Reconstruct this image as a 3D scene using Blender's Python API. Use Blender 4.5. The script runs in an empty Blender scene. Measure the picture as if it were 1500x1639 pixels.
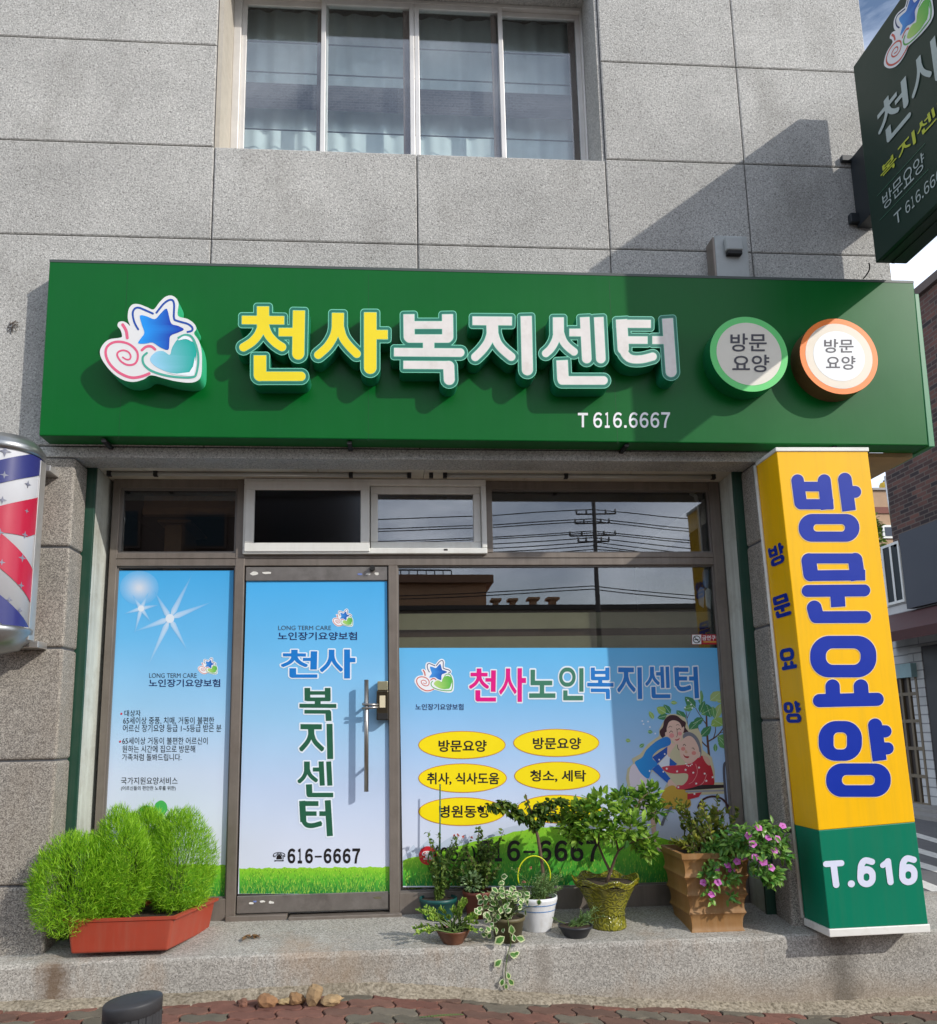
import bpy, bmesh, math, random
import numpy as np
from mathutils import Vector, Matrix
from mathutils.geometry import tessellate_polygon
random.seed(7)
sc = bpy.context.scene
COL = sc.collection

# ------------------------------------------------------------------ camera
W0, H0 = 1500.0, 1639.0                     # size of the photograph in pixels
FOC, PPX, PPY = 1309.235, 725.38, 940.41    # focal length and principal point (pixels)
TILT, YAW, ROLL = 0.17195, 0.07558, -0.01752
EYE = 1.32
def _axes(t, y, r):
    cy, sy, ct, st, cr, sr = math.cos(y), math.sin(y), math.cos(t), math.sin(t), math.cos(r), math.sin(r)
    f = Vector((sy*ct, cy*ct, st)); ri = Vector((cy, -sy, 0)); up = ri.cross(f)
    return ri*cr + up*sr, ri*(-sr) + up*cr, f
RIGHT, UP, FWD = _axes(TILT, YAW, ROLL)
ORG = Vector((0, 0, EYE))
cam = bpy.data.cameras.new('camera'); camo = bpy.data.objects.new('camera', cam); COL.objects.link(camo)
camo.matrix_world = Matrix(((RIGHT.x, UP.x, -FWD.x, 0), (RIGHT.y, UP.y, -FWD.y, 0), (RIGHT.z, UP.z, -FWD.z, EYE), (0, 0, 0, 1)))
cam.sensor_fit = 'HORIZONTAL'; cam.sensor_width = 36; cam.lens = FOC*36/W0
cam.shift_x = (W0/2-PPX)/W0; cam.shift_y = (PPY-H0/2)/W0
cam.clip_start = 0.05; cam.clip_end = 3000
sc.camera = camo
# ------------------------------------------------------------------ sun, sky, exposure
SUN = Vector((1.2, -1.0, 0.92)).normalized()
sun = bpy.data.lights.new('sun', 'SUN'); suno = bpy.data.objects.new('sun', sun); COL.objects.link(suno)
sun.energy = 3.3; sun.angle = math.radians(0.55); sun.color = (1.0, 0.955, 0.89)
suno.rotation_euler = SUN.to_track_quat('Z', 'Y').to_euler(); suno.location = SUN*40
world = bpy.data.worlds.new('World'); sc.world = world; world.use_nodes = True
nt = world.node_tree; N = nt.nodes; L = nt.links
for n in list(N): N.remove(n)
sky = N.new('ShaderNodeTexSky'); sky.sky_type = 'NISHITA'; sky.sun_disc = False
sky.sun_elevation = math.asin(SUN.z); sky.sun_rotation = math.atan2(SUN.x, SUN.y)
sky.air_density = 1.0; sky.dust_density = 1.5; sky.ozone_density = 1.5
tc = N.new('ShaderNodeTexCoord'); mp = N.new('ShaderNodeMapping'); mp.inputs['Scale'].default_value = (1.6, 1.6, 4.2)
mp.inputs['Location'].default_value = (0.35, 0.1, 0.2)
no = N.new('ShaderNodeTexNoise'); no.inputs['Scale'].default_value = 1.7; no.inputs['Detail'].default_value = 9; no.inputs['Roughness'].default_value = 0.58
no.inputs['Distortion'].default_value = 0.35
L.new(tc.outputs['Generated'], mp.inputs['Vector']); L.new(mp.outputs['Vector'], no.inputs['Vector'])
cr = N.new('ShaderNodeValToRGB'); cr.color_ramp.elements[0].position = 0.34; cr.color_ramp.elements[1].position = 0.60
L.new(no.outputs['Fac'], cr.inputs['Fac'])
no2 = N.new('ShaderNodeTexNoise'); no2.inputs['Scale'].default_value = 4.2; no2.inputs['Detail'].default_value = 8
L.new(mp.outputs['Vector'], no2.inputs['Vector'])
cc = N.new('ShaderNodeValToRGB'); cc.color_ramp.elements[0].position = 0.3; cc.color_ramp.elements[0].color = (4.3, 5.1, 6.8, 1)
cc.color_ramp.elements[1].position = 0.7; cc.color_ramp.elements[1].color = (12.6, 13.5, 15.2, 1)
L.new(no2.outputs['Fac'], cc.inputs['Fac'])
mx = N.new('ShaderNodeMixRGB'); L.new(cr.outputs['Color'], mx.inputs['Fac']); L.new(sky.outputs['Color'], mx.inputs['Color1']); L.new(cc.outputs['Color'], mx.inputs['Color2'])
bg = N.new('ShaderNodeBackground'); bg.inputs['Strength'].default_value = 0.15
L.new(mx.outputs['Color'], bg.inputs['Color'])
wo = N.new('ShaderNodeOutputWorld'); L.new(bg.outputs['Background'], wo.inputs['Surface'])
sc.view_settings.view_transform = 'Standard'; sc.view_settings.look = 'None'
sc.view_settings.exposure = 0.0; sc.view_settings.gamma = 1.0

# ------------------------------------------------------------------ unprojection
def ray(x, y): return RIGHT*((x-PPX)/FOC) - UP*((y-PPY)/FOC) + FWD
def P(x, y, Y):
    d = ray(x, y); return ORG + d*(Y/d.y)
def PZ(x, y, z):
    d = ray(x, y); return ORG + d*((z-EYE)/d.z)
def PX_(x, y, X):
    d = ray(x, y); return ORG + d*(X/d.x)
def PPL(x, y, p0, n):
    d = ray(x, y); return ORG + d*((p0-ORG).dot(n)/d.dot(n))
def zg(x):                                     # the pavement falls away to the right of the door
    t = max(0.0, min(1.0, (x-XG0)/(XG1-XG0))); return -GDROP*t
def yplane(Y, n=None):
    return lambda p, h=0.0: P(p[0], p[1], Y) + Vector((0, -h, 0))
def xplane(X):                                 # a face looking to -X
    return lambda p, h=0.0: PX_(p[0], p[1], X) + Vector((-h, 0, 0))
def gplane(p0, n):
    n = n.normalized()
    return lambda p, h=0.0: PPL(p[0], p[1], p0, n) + n*h
def affine(surf, ox, oy, s, sy=None):          # drawing coordinates -> photo pixels -> surface
    sy = sy or s
    return lambda p, h=0.0: surf((ox+p[0]/s, oy+p[1]/sy), h)

# ------------------------------------------------------------------ materials
def lin(c):
    def f(u):
        u = u/255.0
        return u/12.92 if u <= 0.04045 else ((u+0.055)/1.055)**2.4
    return (f(c[0]), f(c[1]), f(c[2]), 1)
MATS = {}
def mat(name, c, rough=0.5, metal=0.0, var=0.10, vs=4.0, bump=0.0, bs=60.0, spec=0.5, coat=0.0, stain=None, streak=None):
    """principled surface with procedural mottling and bump"""
    if name in MATS: return MATS[name]
    m = bpy.data.materials.new(name); m.use_nodes = True; MATS[name] = m
    nt = m.node_tree; N = nt.nodes; L = nt.links; b = N['Principled BSDF']
    b.inputs['Roughness'].default_value = rough; b.inputs['Metallic'].default_value = metal
    b.inputs['Specular IOR Level'].default_value = spec; b.inputs['Coat Weight'].default_value = coat
    b.inputs['Coat Roughness'].default_value = 0.15
    c = lin(c); t = N.new('ShaderNodeTexCoord')
    n1 = N.new('ShaderNodeTexNoise'); n1.inputs['Scale'].default_value = vs; n1.inputs['Detail'].default_value = 6; n1.inputs['Roughness'].default_value = 0.65
    L.new(t.outputs['Object'], n1.inputs['Vector'])
    r = N.new('ShaderNodeMapRange'); r.inputs['From Min'].default_value = 0.3; r.inputs['From Max'].default_value = 0.7
    r.inputs['To Min'].default_value = 1-var; r.inputs['To Max'].default_value = 1+var
    L.new(n1.outputs['Fac'], r.inputs['Value'])
    mu = N.new('ShaderNodeVectorMath'); mu.operation = 'SCALE'; mu.inputs[0].default_value = c[:3]; L.new(r.outputs['Result'], mu.inputs['Scale'])
    out = mu.outputs['Vector']
    if stain:
        sc_, amt, scale = stain
        n3 = N.new('ShaderNodeTexNoise'); n3.inputs['Scale'].default_value = scale; n3.inputs['Detail'].default_value = 8; n3.inputs['Roughness'].default_value = 0.7
        L.new(t.outputs['Object'], n3.inputs['Vector'])
        rr = N.new('ShaderNodeMapRange'); rr.inputs['From Min'].default_value = 0.5; rr.inputs['From Max'].default_value = 0.75; rr.inputs['To Max'].default_value = amt
        L.new(n3.outputs['Fac'], rr.inputs['Value'])
        m2 = N.new('ShaderNodeMixRGB'); L.new(rr.outputs['Result'], m2.inputs['Fac']); L.new(out, m2.inputs['Color1']); m2.inputs['Color2'].default_value = lin(sc_)
        out = m2.outputs['Color']
    if streak:                                 # dust and rain marks running down
        sc_, amt = streak
        mp_ = N.new('ShaderNodeMapping'); mp_.inputs['Scale'].default_value = (22, 22, 0.9); L.new(t.outputs['Object'], mp_.inputs['Vector'])
        n6 = N.new('ShaderNodeTexNoise'); n6.inputs['Scale'].default_value = 1.0; n6.inputs['Detail'].default_value = 7; n6.inputs['Roughness'].default_value = 0.65; L.new(mp_.outputs['Vector'], n6.inputs['Vector'])
        rr = N.new('ShaderNodeMapRange'); rr.inputs['From Min'].default_value = 0.45; rr.inputs['From Max'].default_value = 0.78; rr.inputs['To Max'].default_value = amt; L.new(n6.outputs['Fac'], rr.inputs['Value'])
        m2 = N.new('ShaderNodeMixRGB'); L.new(rr.outputs['Result'], m2.inputs['Fac']); L.new(out, m2.inputs['Color1']); m2.inputs['Color2'].default_value = lin(sc_); out = m2.outputs['Color']
    L.new(out, b.inputs['Base Color'])
    n4 = N.new('ShaderNodeMapRange'); n4.inputs['To Min'].default_value = max(0.02, rough-0.08); n4.inputs['To Max'].default_value = min(1, rough+0.08)
    L.new(n1.outputs['Fac'], n4.inputs['Value']); L.new(n4.outputs['Result'], b.inputs['Roughness'])
    if bump:
        n2 = N.new('ShaderNodeTexNoise'); n2.inputs['Scale'].default_value = bs; n2.inputs['Detail'].default_value = 4
        L.new(t.outputs['Object'], n2.inputs['Vector'])
        bp = N.new('ShaderNodeBump'); bp.inputs['Strength'].default_value = bump; bp.inputs['Distance'].default_value = 0.004
        L.new(n2.outputs['Fac'], bp.inputs['Height']); L.new(bp.outputs['Normal'], b.inputs['Normal'])
    return m
def granite(name, stops, scale, bump, rough=0.85, stain=None, worm=0.0, dark=0.0, lowstain=None, grain=0.0, streaks=(), tone=0.0):
    """speckled stone or stipple render: colour stops over fine noise, large blotches, bump"""
    m = bpy.data.materials.new(name); m.use_nodes = True; MATS[name] = m
    nt = m.node_tree; N = nt.nodes; L = nt.links; b = N['Principled BSDF']; b.inputs['Roughness'].default_value = rough; b.inputs['Specular IOR Level'].default_value = 0.3
    t = N.new('ShaderNodeTexCoord'); g = N.new('ShaderNodeNewGeometry')
    n = N.new('ShaderNodeTexNoise'); n.inputs['Scale'].default_value = scale; n.inputs['Detail'].default_value = 3.5; n.inputs['Roughness'].default_value = 0.6; n.inputs['Distortion'].default_value = worm
    L.new(g.outputs['Position'], n.inputs['Vector'])
    cr = N.new('ShaderNodeValToRGB'); e = cr.color_ramp.elements
    while len(e) < len(stops): e.new(0.5)
    for el, (p, c) in zip(e, stops): el.position = p; el.color = lin(c)
    if grain:                                  # distinct mineral grains: one random shade per cell
        vo = N.new('ShaderNodeTexVoronoi'); vo.inputs['Scale'].default_value = scale*1.25; vo.inputs['Randomness'].default_value = 1.0; L.new(g.outputs['Position'], vo.inputs['Vector'])
        sx = N.new('ShaderNodeSeparateColor'); L.new(vo.outputs['Color'], sx.inputs['Color'])
        q = N.new('ShaderNodeMapRange'); q.inputs['To Min'].default_value = 0.30; q.inputs['To Max'].default_value = 0.74; L.new(sx.outputs[0], q.inputs['Value'])
        mg = N.new('ShaderNodeMix'); mg.inputs['Factor'].default_value = grain; L.new(n.outputs['Fac'], mg.inputs[2]); L.new(q.outputs['Result'], mg.inputs[3]); L.new(mg.outputs[0], cr.inputs['Fac'])
    else: L.new(n.outputs['Fac'], cr.inputs['Fac'])
    big = N.new('ShaderNodeTexNoise'); big.inputs['Scale'].default_value = 1.6; big.inputs['Detail'].default_value = 7; big.inputs['Roughness'].default_value = 0.62
    L.new(g.outputs['Position'], big.inputs['Vector'])
    mr = N.new('ShaderNodeMapRange'); mr.inputs['From Min'].default_value = 0.3; mr.inputs['From Max'].default_value = 0.7; mr.inputs['To Min'].default_value = 0.84; mr.inputs['To Max'].default_value = 1.10
    L.new(big.outputs['Fac'], mr.inputs['Value'])
    mu = N.new('ShaderNodeVectorMath'); mu.operation = 'SCALE'; L.new(cr.outputs['Color'], mu.inputs[0]); L.new(mr.outputs['Result'], mu.inputs['Scale'])
    out = mu.outputs['Vector']
    if dark:                                   # dark mineral flecks
        v = N.new('ShaderNodeTexVoronoi'); v.inputs['Scale'].default_value = scale*0.8; L.new(g.outputs['Position'], v.inputs['Vector'])
        lt = N.new('ShaderNodeMapRange'); lt.inputs['From Min'].default_value = 0.14; lt.inputs['From Max'].default_value = 0.27; lt.inputs['To Min'].default_value = dark; lt.inputs['To Max'].default_value = 0
        L.new(v.outputs['Distance'], lt.inputs['Value'])
        m3 = N.new('ShaderNodeMixRGB'); L.new(lt.outputs['Result'], m3.inputs['Fac']); L.new(out, m3.inputs['Color1']); m3.inputs['Color2'].default_value = lin((62, 58, 54)); out = m3.outputs['Color']
    if stain:
        sc_, amt, scl, lo, hi = stain
        n3 = N.new('ShaderNodeTexNoise'); n3.inputs['Scale'].default_value = scl; n3.inputs['Detail'].default_value = 8; n3.inputs['Roughness'].default_value = 0.7
        mpp = N.new('ShaderNodeMapping'); mpp.inputs['Scale'].default_value = (1, 1, 0.45); L.new(g.outputs['Position'], mpp.inputs['Vector']); L.new(mpp.outputs['Vector'], n3.inputs['Vector'])
        rr = N.new('ShaderNodeMapRange'); rr.inputs['From Min'].default_value = lo; rr.inputs['From Max'].default_value = hi; rr.inputs['To Max'].default_value = amt
        L.new(n3.outputs['Fac'], rr.inputs['Value'])
        m2 = N.new('ShaderNodeMixRGB'); L.new(rr.outputs['Result'], m2.inputs['Fac']); L.new(out, m2.inputs['Color1']); m2.inputs['Color2'].default_value = lin(sc_); out = m2.outputs['Color']
    if lowstain:                               # soil splash near the bottom of the step
        sc_, amt, z0, z1 = lowstain
        sp = N.new('ShaderNodeSeparateXYZ'); L.new(g.outputs['Position'], sp.inputs['Vector'])
        ad = N.new('ShaderNodeMath'); ad.operation = 'MULTIPLY_ADD'; L.new(big.outputs['Fac'], ad.inputs[0]); ad.inputs[1].default_value = -0.25; L.new(sp.outputs['Z'], ad.inputs[2])
        rr = N.new('ShaderNodeMapRange'); rr.inputs['From Min'].default_value = z0-0.12; rr.inputs['From Max'].default_value = z1-0.12; rr.inputs['To Min'].default_value = amt; rr.inputs['To Max'].default_value = 0
        L.new(ad.outputs[0], rr.inputs['Value'])
        m2 = N.new('ShaderNodeMixRGB'); L.new(rr.outputs['Result'], m2.inputs['Fac']); L.new(out, m2.inputs['Color1']); m2.inputs['Color2'].default_value = lin(sc_); out = m2.outputs['Color']
    for xc, w, amt, colr in streaks:           # run-off stains, each at its own place
        sp = N.new('ShaderNodeSeparateXYZ'); L.new(g.outputs['Position'], sp.inputs['Vector'])
        d1 = N.new('ShaderNodeMath'); d1.operation = 'SUBTRACT'; L.new(sp.outputs['X'], d1.inputs[0]); d1.inputs[1].default_value = xc
        d2 = N.new('ShaderNodeMath'); d2.operation = 'ABSOLUTE'; L.new(d1.outputs[0], d2.inputs[0])
        n5 = N.new('ShaderNodeTexNoise'); n5.inputs['Scale'].default_value = 14; n5.inputs['Detail'].default_value = 7; n5.inputs['Roughness'].default_value = .7; L.new(g.outputs['Position'], n5.inputs['Vector'])
        d3 = N.new('ShaderNodeMath'); d3.operation = 'MULTIPLY_ADD'; L.new(n5.outputs['Fac'], d3.inputs[0]); d3.inputs[1].default_value = -2.2*w; L.new(d2.outputs[0], d3.inputs[2])
        rr = N.new('ShaderNodeMapRange'); rr.inputs['From Min'].default_value = -w*0.9; rr.inputs['From Max'].default_value = w*0.25; rr.inputs['To Min'].default_value = amt; rr.inputs['To Max'].default_value = 0; L.new(d3.outputs[0], rr.inputs['Value'])
        sn = N.new('ShaderNodeSeparateXYZ'); L.new(g.outputs['True Normal'], sn.inputs['Vector']); ab = N.new('ShaderNodeMath'); ab.operation = 'ABSOLUTE'; L.new(sn.outputs['Y'], ab.inputs[0]); pq = N.new('ShaderNodeMath'); pq.operation = 'MULTIPLY'; L.new(ab.outputs[0], pq.inputs[0]); L.new(rr.outputs['Result'], pq.inputs[1])
        m2 = N.new('ShaderNodeMixRGB'); m2.blend_type = 'MIX'; L.new(pq.outputs[0], m2.inputs['Fac']); L.new(out, m2.inputs['Color1']); m2.inputs['Color2'].default_value = lin(colr); out = m2.outputs['Color']
    if tone:                                   # each slab a little different
        at = N.new('ShaderNodeAttribute'); at.attribute_name = 'v'
        rr = N.new('ShaderNodeMapRange'); rr.inputs['To Min'].default_value = 1-tone; rr.inputs['To Max'].default_value = 1+tone; L.new(at.outputs['Fac'], rr.inputs['Value'])
        m6 = N.new('ShaderNodeVectorMath'); m6.operation = 'SCALE'; L.new(out, m6.inputs[0]); L.new(rr.outputs['Result'], m6.inputs['Scale']); out = m6.outputs['Vector']
    L.new(out, b.inputs['Base Color'])
    bp = N.new('ShaderNodeBump'); bp.inputs['Strength'].default_value = bump; bp.inputs['Distance'].default_value = 0.006
    L.new(n.outputs['Fac'], bp.inputs['Height']); L.new(bp.outputs['Normal'], b.inputs['Normal'])
    return m
def leafmat(name, c1, c2, tr=0.35, rough=0.45):
    """leaves: per-face random shade in attribute 'v', some light passing through"""
    m = bpy.data.materials.new(name); m.use_nodes = True
    nt = m.node_tree; N = nt.nodes; L = nt.links; b = N['Principled BSDF']; b.inputs['Roughness'].default_value = rough; b.inputs['Specular IOR Level'].default_value = 0.35
    a = N.new('ShaderNodeAttribute'); a.attribute_name = 'v'
    mx = N.new('ShaderNodeMixRGB'); mx.inputs['Color1'].default_value = lin(c1); mx.inputs['Color2'].default_value = lin(c2); L.new(a.outputs['Fac'], mx.inputs['Fac'])
    L.new(mx.outputs['Color'], b.inputs['Base Color'])
    t = N.new('ShaderNodeBsdfTranslucent'); L.new(mx.outputs['Color'], t.inputs['Color'])
    ms = N.new('ShaderNodeMixShader'); ms.inputs['Fac'].default_value = tr; L.new(b.outputs['BSDF'], ms.inputs[1]); L.new(t.outputs['BSDF'], ms.inputs[2])
    L.new(ms.outputs['Shader'], N['Material Output'].inputs['Surface'])
    return m
def glassmat(name, refl=0.10, tint=(1, 1, 1), rough=0.0):
    m = bpy.data.materials.new(name); m.use_nodes = True
    nt = m.node_tree; N = nt.nodes; L = nt.links; N.remove(N['Principled BSDF'])
    tr = N.new('ShaderNodeBsdfTransparent'); tr.inputs['Color'].default_value = (*tint, 1)
    gl = N.new('ShaderNodeBsdfGlossy'); gl.inputs['Roughness'].default_value = rough; gl.inputs['Color'].default_value = (0.98, 0.98, 1, 1)
    t = N.new('ShaderNodeTexCoord'); n = N.new('ShaderNodeTexNoise'); n.inputs['Scale'].default_value = 1.4; n.inputs['Detail'].default_value = 1; L.new(t.outputs['Object'], n.inputs['Vector'])
    bp = N.new('ShaderNodeBump'); bp.inputs['Strength'].default_value = 0.02; bp.inputs['Distance'].default_value = 0.02; L.new(n.outputs['Fac'], bp.inputs['Height']); L.new(bp.outputs['Normal'], gl.inputs['Normal'])
    fr = N.new('ShaderNodeLayerWeight'); fr.inputs['Blend'].default_value = 0.5
    pw = N.new('ShaderNodeMath'); pw.operation = 'POWER'; pw.inputs[1].default_value = 4.0; L.new(fr.outputs['Facing'], pw.inputs[0])
    ad = N.new('ShaderNodeMath'); ad.operation = 'MULTIPLY_ADD'; ad.use_clamp = True; ad.inputs[1].default_value = 1-refl; ad.inputs[2].default_value = refl; L.new(pw.outputs[0], ad.inputs[0])
    ms = N.new('ShaderNodeMixShader'); L.new(ad.outputs[0], ms.inputs['Fac']); L.new(tr.outputs['BSDF'], ms.inputs[1]); L.new(gl.outputs['BSDF'], ms.inputs[2])
    L.new(ms.outputs['Shader'], N['Material Output'].inputs['Surface'])
    return m
def printmat(name, rough=0.35):
    """printed vinyl: the ink colour is stored per corner in attribute 'ink'"""
    m = bpy.data.materials.new(name); m.use_nodes = True
    nt = m.node_tree; N = nt.nodes; L = nt.links; b = N['Principled BSDF']; b.inputs['Roughness'].default_value = rough; b.inputs['Specular IOR Level'].default_value = 0.4
    a = N.new('ShaderNodeAttribute'); a.attribute_name = 'ink'
    t = N.new('ShaderNodeTexCoord'); n = N.new('ShaderNodeTexNoise'); n.inputs['Scale'].default_value = 2.5; n.inputs['Detail'].default_value = 6; L.new(t.outputs['Object'], n.inputs['Vector'])
    r = N.new('ShaderNodeMapRange'); r.inputs['To Min'].default_value = 0.93; r.inputs['To Max'].default_value = 1.06; L.new(n.outputs['Fac'], r.inputs['Value'])
    mu = N.new('ShaderNodeVectorMath'); mu.operation = 'SCALE'; L.new(a.outputs['Color'], mu.inputs[0]); L.new(r.outputs['Result'], mu.inputs['Scale'])
    L.new(mu.outputs['Vector'], b.inputs['Base Color'])
    return m

# ------------------------------------------------------------------ mesh builder
def inside(pt, lp):
    c = False; x, y = pt
    for i in range(len(lp)):
        (xa, ya), (xb, yb) = lp[i-1][:2], lp[i][:2]
        if (ya > y) != (yb > y) and x < (xb-xa)*(y-ya)/(yb-ya)+xa: c = not c
    return c
def tess(loops):
    """triangulate islands one by one, each with its own holes"""
    dep = [sum(inside(lp[0], q) for q in loops if q is not lp) for lp in loops]
    pts = []; tri = []
    for i, lp in enumerate(loops):
        if dep[i] % 2: continue
        grp = [lp]+[q for j, q in enumerate(loops) if dep[j] == dep[i]+1 and inside(q[0], lp)]
        b = len(pts); pts += [p for g in grp for p in g]
        tri += [tuple(b+k for k in t) for t in tessellate_polygon([[Vector((p[0], p[1], 0)) for p in g] for g in grp])]
    return tri, pts
class MB:
    def __init__(s): s.v = []; s.f = []; s.mi = []; s.fv = []; s.sm = []; s.ink = []; s.cur = 0; s.val = 0.5; s.smooth = False; s.col = None
    def face(s, idx):
        s.f.append(tuple(idx)); s.mi.append(s.cur); s.fv.append(s.val); s.sm.append(s.smooth); s.ink.append(s.col)
    def add(s, pts, faces):
        b = len(s.v); s.v.extend([tuple(p) for p in pts])
        for f in faces: s.face([b+i for i in f])
    def box(s, x0, x1, y0, y1, z0, z1):
        if x0 > x1: x0, x1 = x1, x0
        if y0 > y1: y0, y1 = y1, y0
        if z0 > z1: z0, z1 = z1, z0
        s.add([(x0,y0,z0),(x1,y0,z0),(x1,y1,z0),(x0,y1,z0),(x0,y0,z1),(x1,y0,z1),(x1,y1,z1),(x0,y1,z1)],
              [(0,3,2,1),(4,5,6,7),(0,1,5,4),(1,2,6,5),(2,3,7,6),(3,0,4,7)])
    def hexa(s, a, b):                        # two matching quads (front, back)
        s.add(list(a)+list(b), [(0,1,2,3),(7,6,5,4),(0,4,5,1),(1,5,6,2),(2,6,7,3),(3,7,4,0)])
    def quad(s, a, b, c, d): s.add([a, b, c, d], [(0,1,2,3)])
    def poly(s, pts): s.add(pts, [tuple(range(len(pts)))])
    def tube(s, path, r, n=8, caps=True):
        path = [Vector(p) for p in path]; m = len(path); R = r if isinstance(r, (list, tuple)) else [r]*m
        b = len(s.v); prev = None
        for i, p in enumerate(path):
            d = (path[min(i+1, m-1)]-path[max(i-1, 0)])
            d = d.normalized() if d.length > 1e-9 else Vector((0,0,1))
            if prev is None:
                a = Vector((0,0,1)) if abs(d.z) < 0.9 else Vector((1,0,0))
                u = d.cross(a).normalized()
            else:
                u = (prev - d*prev.dot(d)); u = u.normalized() if u.length > 1e-6 else d.orthogonal().normalized()
            prev = u; w = d.cross(u)
            for k in range(n):
                t = 2*math.pi*k/n; s.v.append(tuple(p + (u*math.cos(t)+w*math.sin(t))*R[i]))
        sm = s.smooth; s.smooth = True
        for i in range(m-1):
            for k in range(n): s.face((b+i*n+k, b+i*n+(k+1)%n, b+(i+1)*n+(k+1)%n, b+(i+1)*n+k))
        s.smooth = sm
        if caps: s.face([b+k for k in range(n)][::-1]); s.face([b+(m-1)*n+k for k in range(n)])
    def lathe(s, prof, c, n=32, sx=1.0, sy=1.0, wob=None, capb=True, capt=False):
        b = len(s.v); c = Vector(c)
        for i, (r, z) in enumerate(prof):
            for k in range(n):
                t = 2*math.pi*k/n; q = wob(t, i, r, z) if wob else (r, z)
                s.v.append((c.x+q[0]*math.cos(t)*sx, c.y+q[0]*math.sin(t)*sy, c.z+q[1]))
        sm = s.smooth; s.smooth = True
        for i in range(len(prof)-1):
            for k in range(n): s.face((b+i*n+k, b+i*n+(k+1)%n, b+(i+1)*n+(k+1)%n, b+(i+1)*n+k))
        s.smooth = sm
        if capb: s.face([b+k for k in range(n)][::-1])
        if capt: s.face([b+(len(prof)-1)*n+k for k in range(n)])
    def plate(s, loops, surf, h1=0.0, h0=None, inkf=None):
        """flat shape given by 2D loops (holes allowed) laid on a surface; with h0 it gets sides"""
        tri, pts = tess(loops); b = len(s.v)
        s.v.extend([tuple(surf(p, h1)) for p in pts])
        keep = s.col
        for t in tri:
            if inkf: s.col = [inkf(pts[i]) for i in t]
            s.face([b+i for i in t])
        s.col = keep
        if h0 is not None:
            k = 0
            for lp in loops:
                n = len(lp); q = len(s.v); s.v.extend([tuple(surf(p, h1)) for p in lp]); s.v.extend([tuple(surf(p, h0)) for p in lp])
                for i in range(n): s.face((q+i, q+(i+1)%n, q+n+(i+1)%n, q+n+i))
    def leaf(s, p, d, nrm, ln, wd, fold=0.25, droop=0.15, kind=0):
        p = Vector(p); d = d.normalized(); side = d.cross(nrm)
        side = side.normalized() if side.length > 1e-5 else d.orthogonal().normalized()
        up = side.cross(d)
        m1 = p + d*ln*0.32 - up*0.0; m2 = p + d*ln*0.68 - up*ln*droop*0.4; tip = p + d*ln - up*ln*droop
        w1, w2 = (wd*0.5, wd*0.42) if kind == 0 else (wd*0.38, wd*0.5)
        f = up*fold
        s.add([p, m1-side*w1+f*w1, m1, m1+side*w1+f*w1, m2-side*w2+f*w2, m2, m2+side*w2+f*w2, tip],
              [(0,2,1),(0,3,2),(1,2,5,4),(2,3,6,5),(4,5,7),(5,6,7)])
    def build(s, name, mats, parent=None, bevel=0.0, bseg=2, recalc=False, origin=None):
        if not isinstance(mats, (list, tuple)): mats = [mats]
        me = bpy.data.meshes.new(name)
        o = bpy.data.objects.new(name, me); COL.objects.link(o)
        if parent is not None: og = WORIG[parent.name]; o.parent = parent
        else:
            if origin is None:
                xs = [p[0] for p in s.v]; ys = [p[1] for p in s.v]; zs = [p[2] for p in s.v]
                origin = ((min(xs)+max(xs))/2, (min(ys)+max(ys))/2, min(zs))
            og = Vector(origin); o.location = og
        WORIG[o.name] = Vector(og)
        me.from_pydata([(p[0]-og[0], p[1]-og[1], p[2]-og[2]) for p in s.v], [], s.f)
        for m in mats: me.materials.append(m)
        me.polygons.foreach_set('material_index', s.mi); me.polygons.foreach_set('use_smooth', s.sm)
        a = me.attributes.new('v', 'FLOAT', 'FACE'); a.data.foreach_set('value', s.fv)
        if any(c is not None for c in s.ink):
            ca = me.color_attributes.new('ink', 'FLOAT_COLOR', 'CORNER'); arr = []
            for f, c in zip(s.f, s.ink):
                if c is None: arr += [0.5, 0.5, 0.5, 1]*len(f)
                elif isinstance(c, list):
                    for q in c: arr += list(q)
                else: arr += list(c)*len(f)
            ca.data.foreach_set('color', arr)
        me.update()
        if recalc:
            bm = bmesh.new(); bm.from_mesh(me); bmesh.ops.recalc_face_normals(bm, faces=bm.faces); bm.to_mesh(me); bm.free()
        if bevel:
            md = o.modifiers.new('bevel', 'BEVEL'); md.width = bevel; md.segments = bseg; md.limit_method = 'ANGLE'; md.angle_limit = math.radians(40)
        return o
WORIG = {}
def tag(o, label=None, cat=None, group=None, kind=None):
    if label: o['label'] = label
    if cat: o['category'] = cat
    if group: o['group'] = group
    if kind: o['kind'] = kind
    return o
def thing(name, loc, label, cat, group=None):
    o = bpy.data.objects.new(name, None); COL.objects.link(o); o.location = loc; o.empty_display_size = 0.1
    WORIG[o.name] = Vector(loc)
    return tag(o, label, cat, group)

# ------------------------------------------------------------------ 2D shapes
def catmull(pts, n=5, closed=False):
    m = len(pts); out = []
    rng = range(m if closed else m-1)
    for i in rng:
        if closed: a, b, c, d = pts[(i-1) % m], pts[i], pts[(i+1) % m], pts[(i+2) % m]
        else: a, b, c, d = pts[max(i-1, 0)], pts[i], pts[i+1], pts[min(i+2, m-1)]
        for k in range(n):
            t = k/n; t2 = t*t; t3 = t2*t
            out.append(tuple(0.5*(2*b[j]+(c[j]-a[j])*t+(2*a[j]-5*b[j]+4*c[j]-d[j])*t2+(-a[j]+3*b[j]-3*c[j]+d[j])*t3) for j in (0, 1)))
    if not closed: out.append(tuple(pts[-1]))
    return out
def ellipse(cx, cy, rx, ry, n=48): return [(cx+rx*math.cos(2*math.pi*k/n), cy+ry*math.sin(2*math.pi*k/n)) for k in range(n)]
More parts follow.
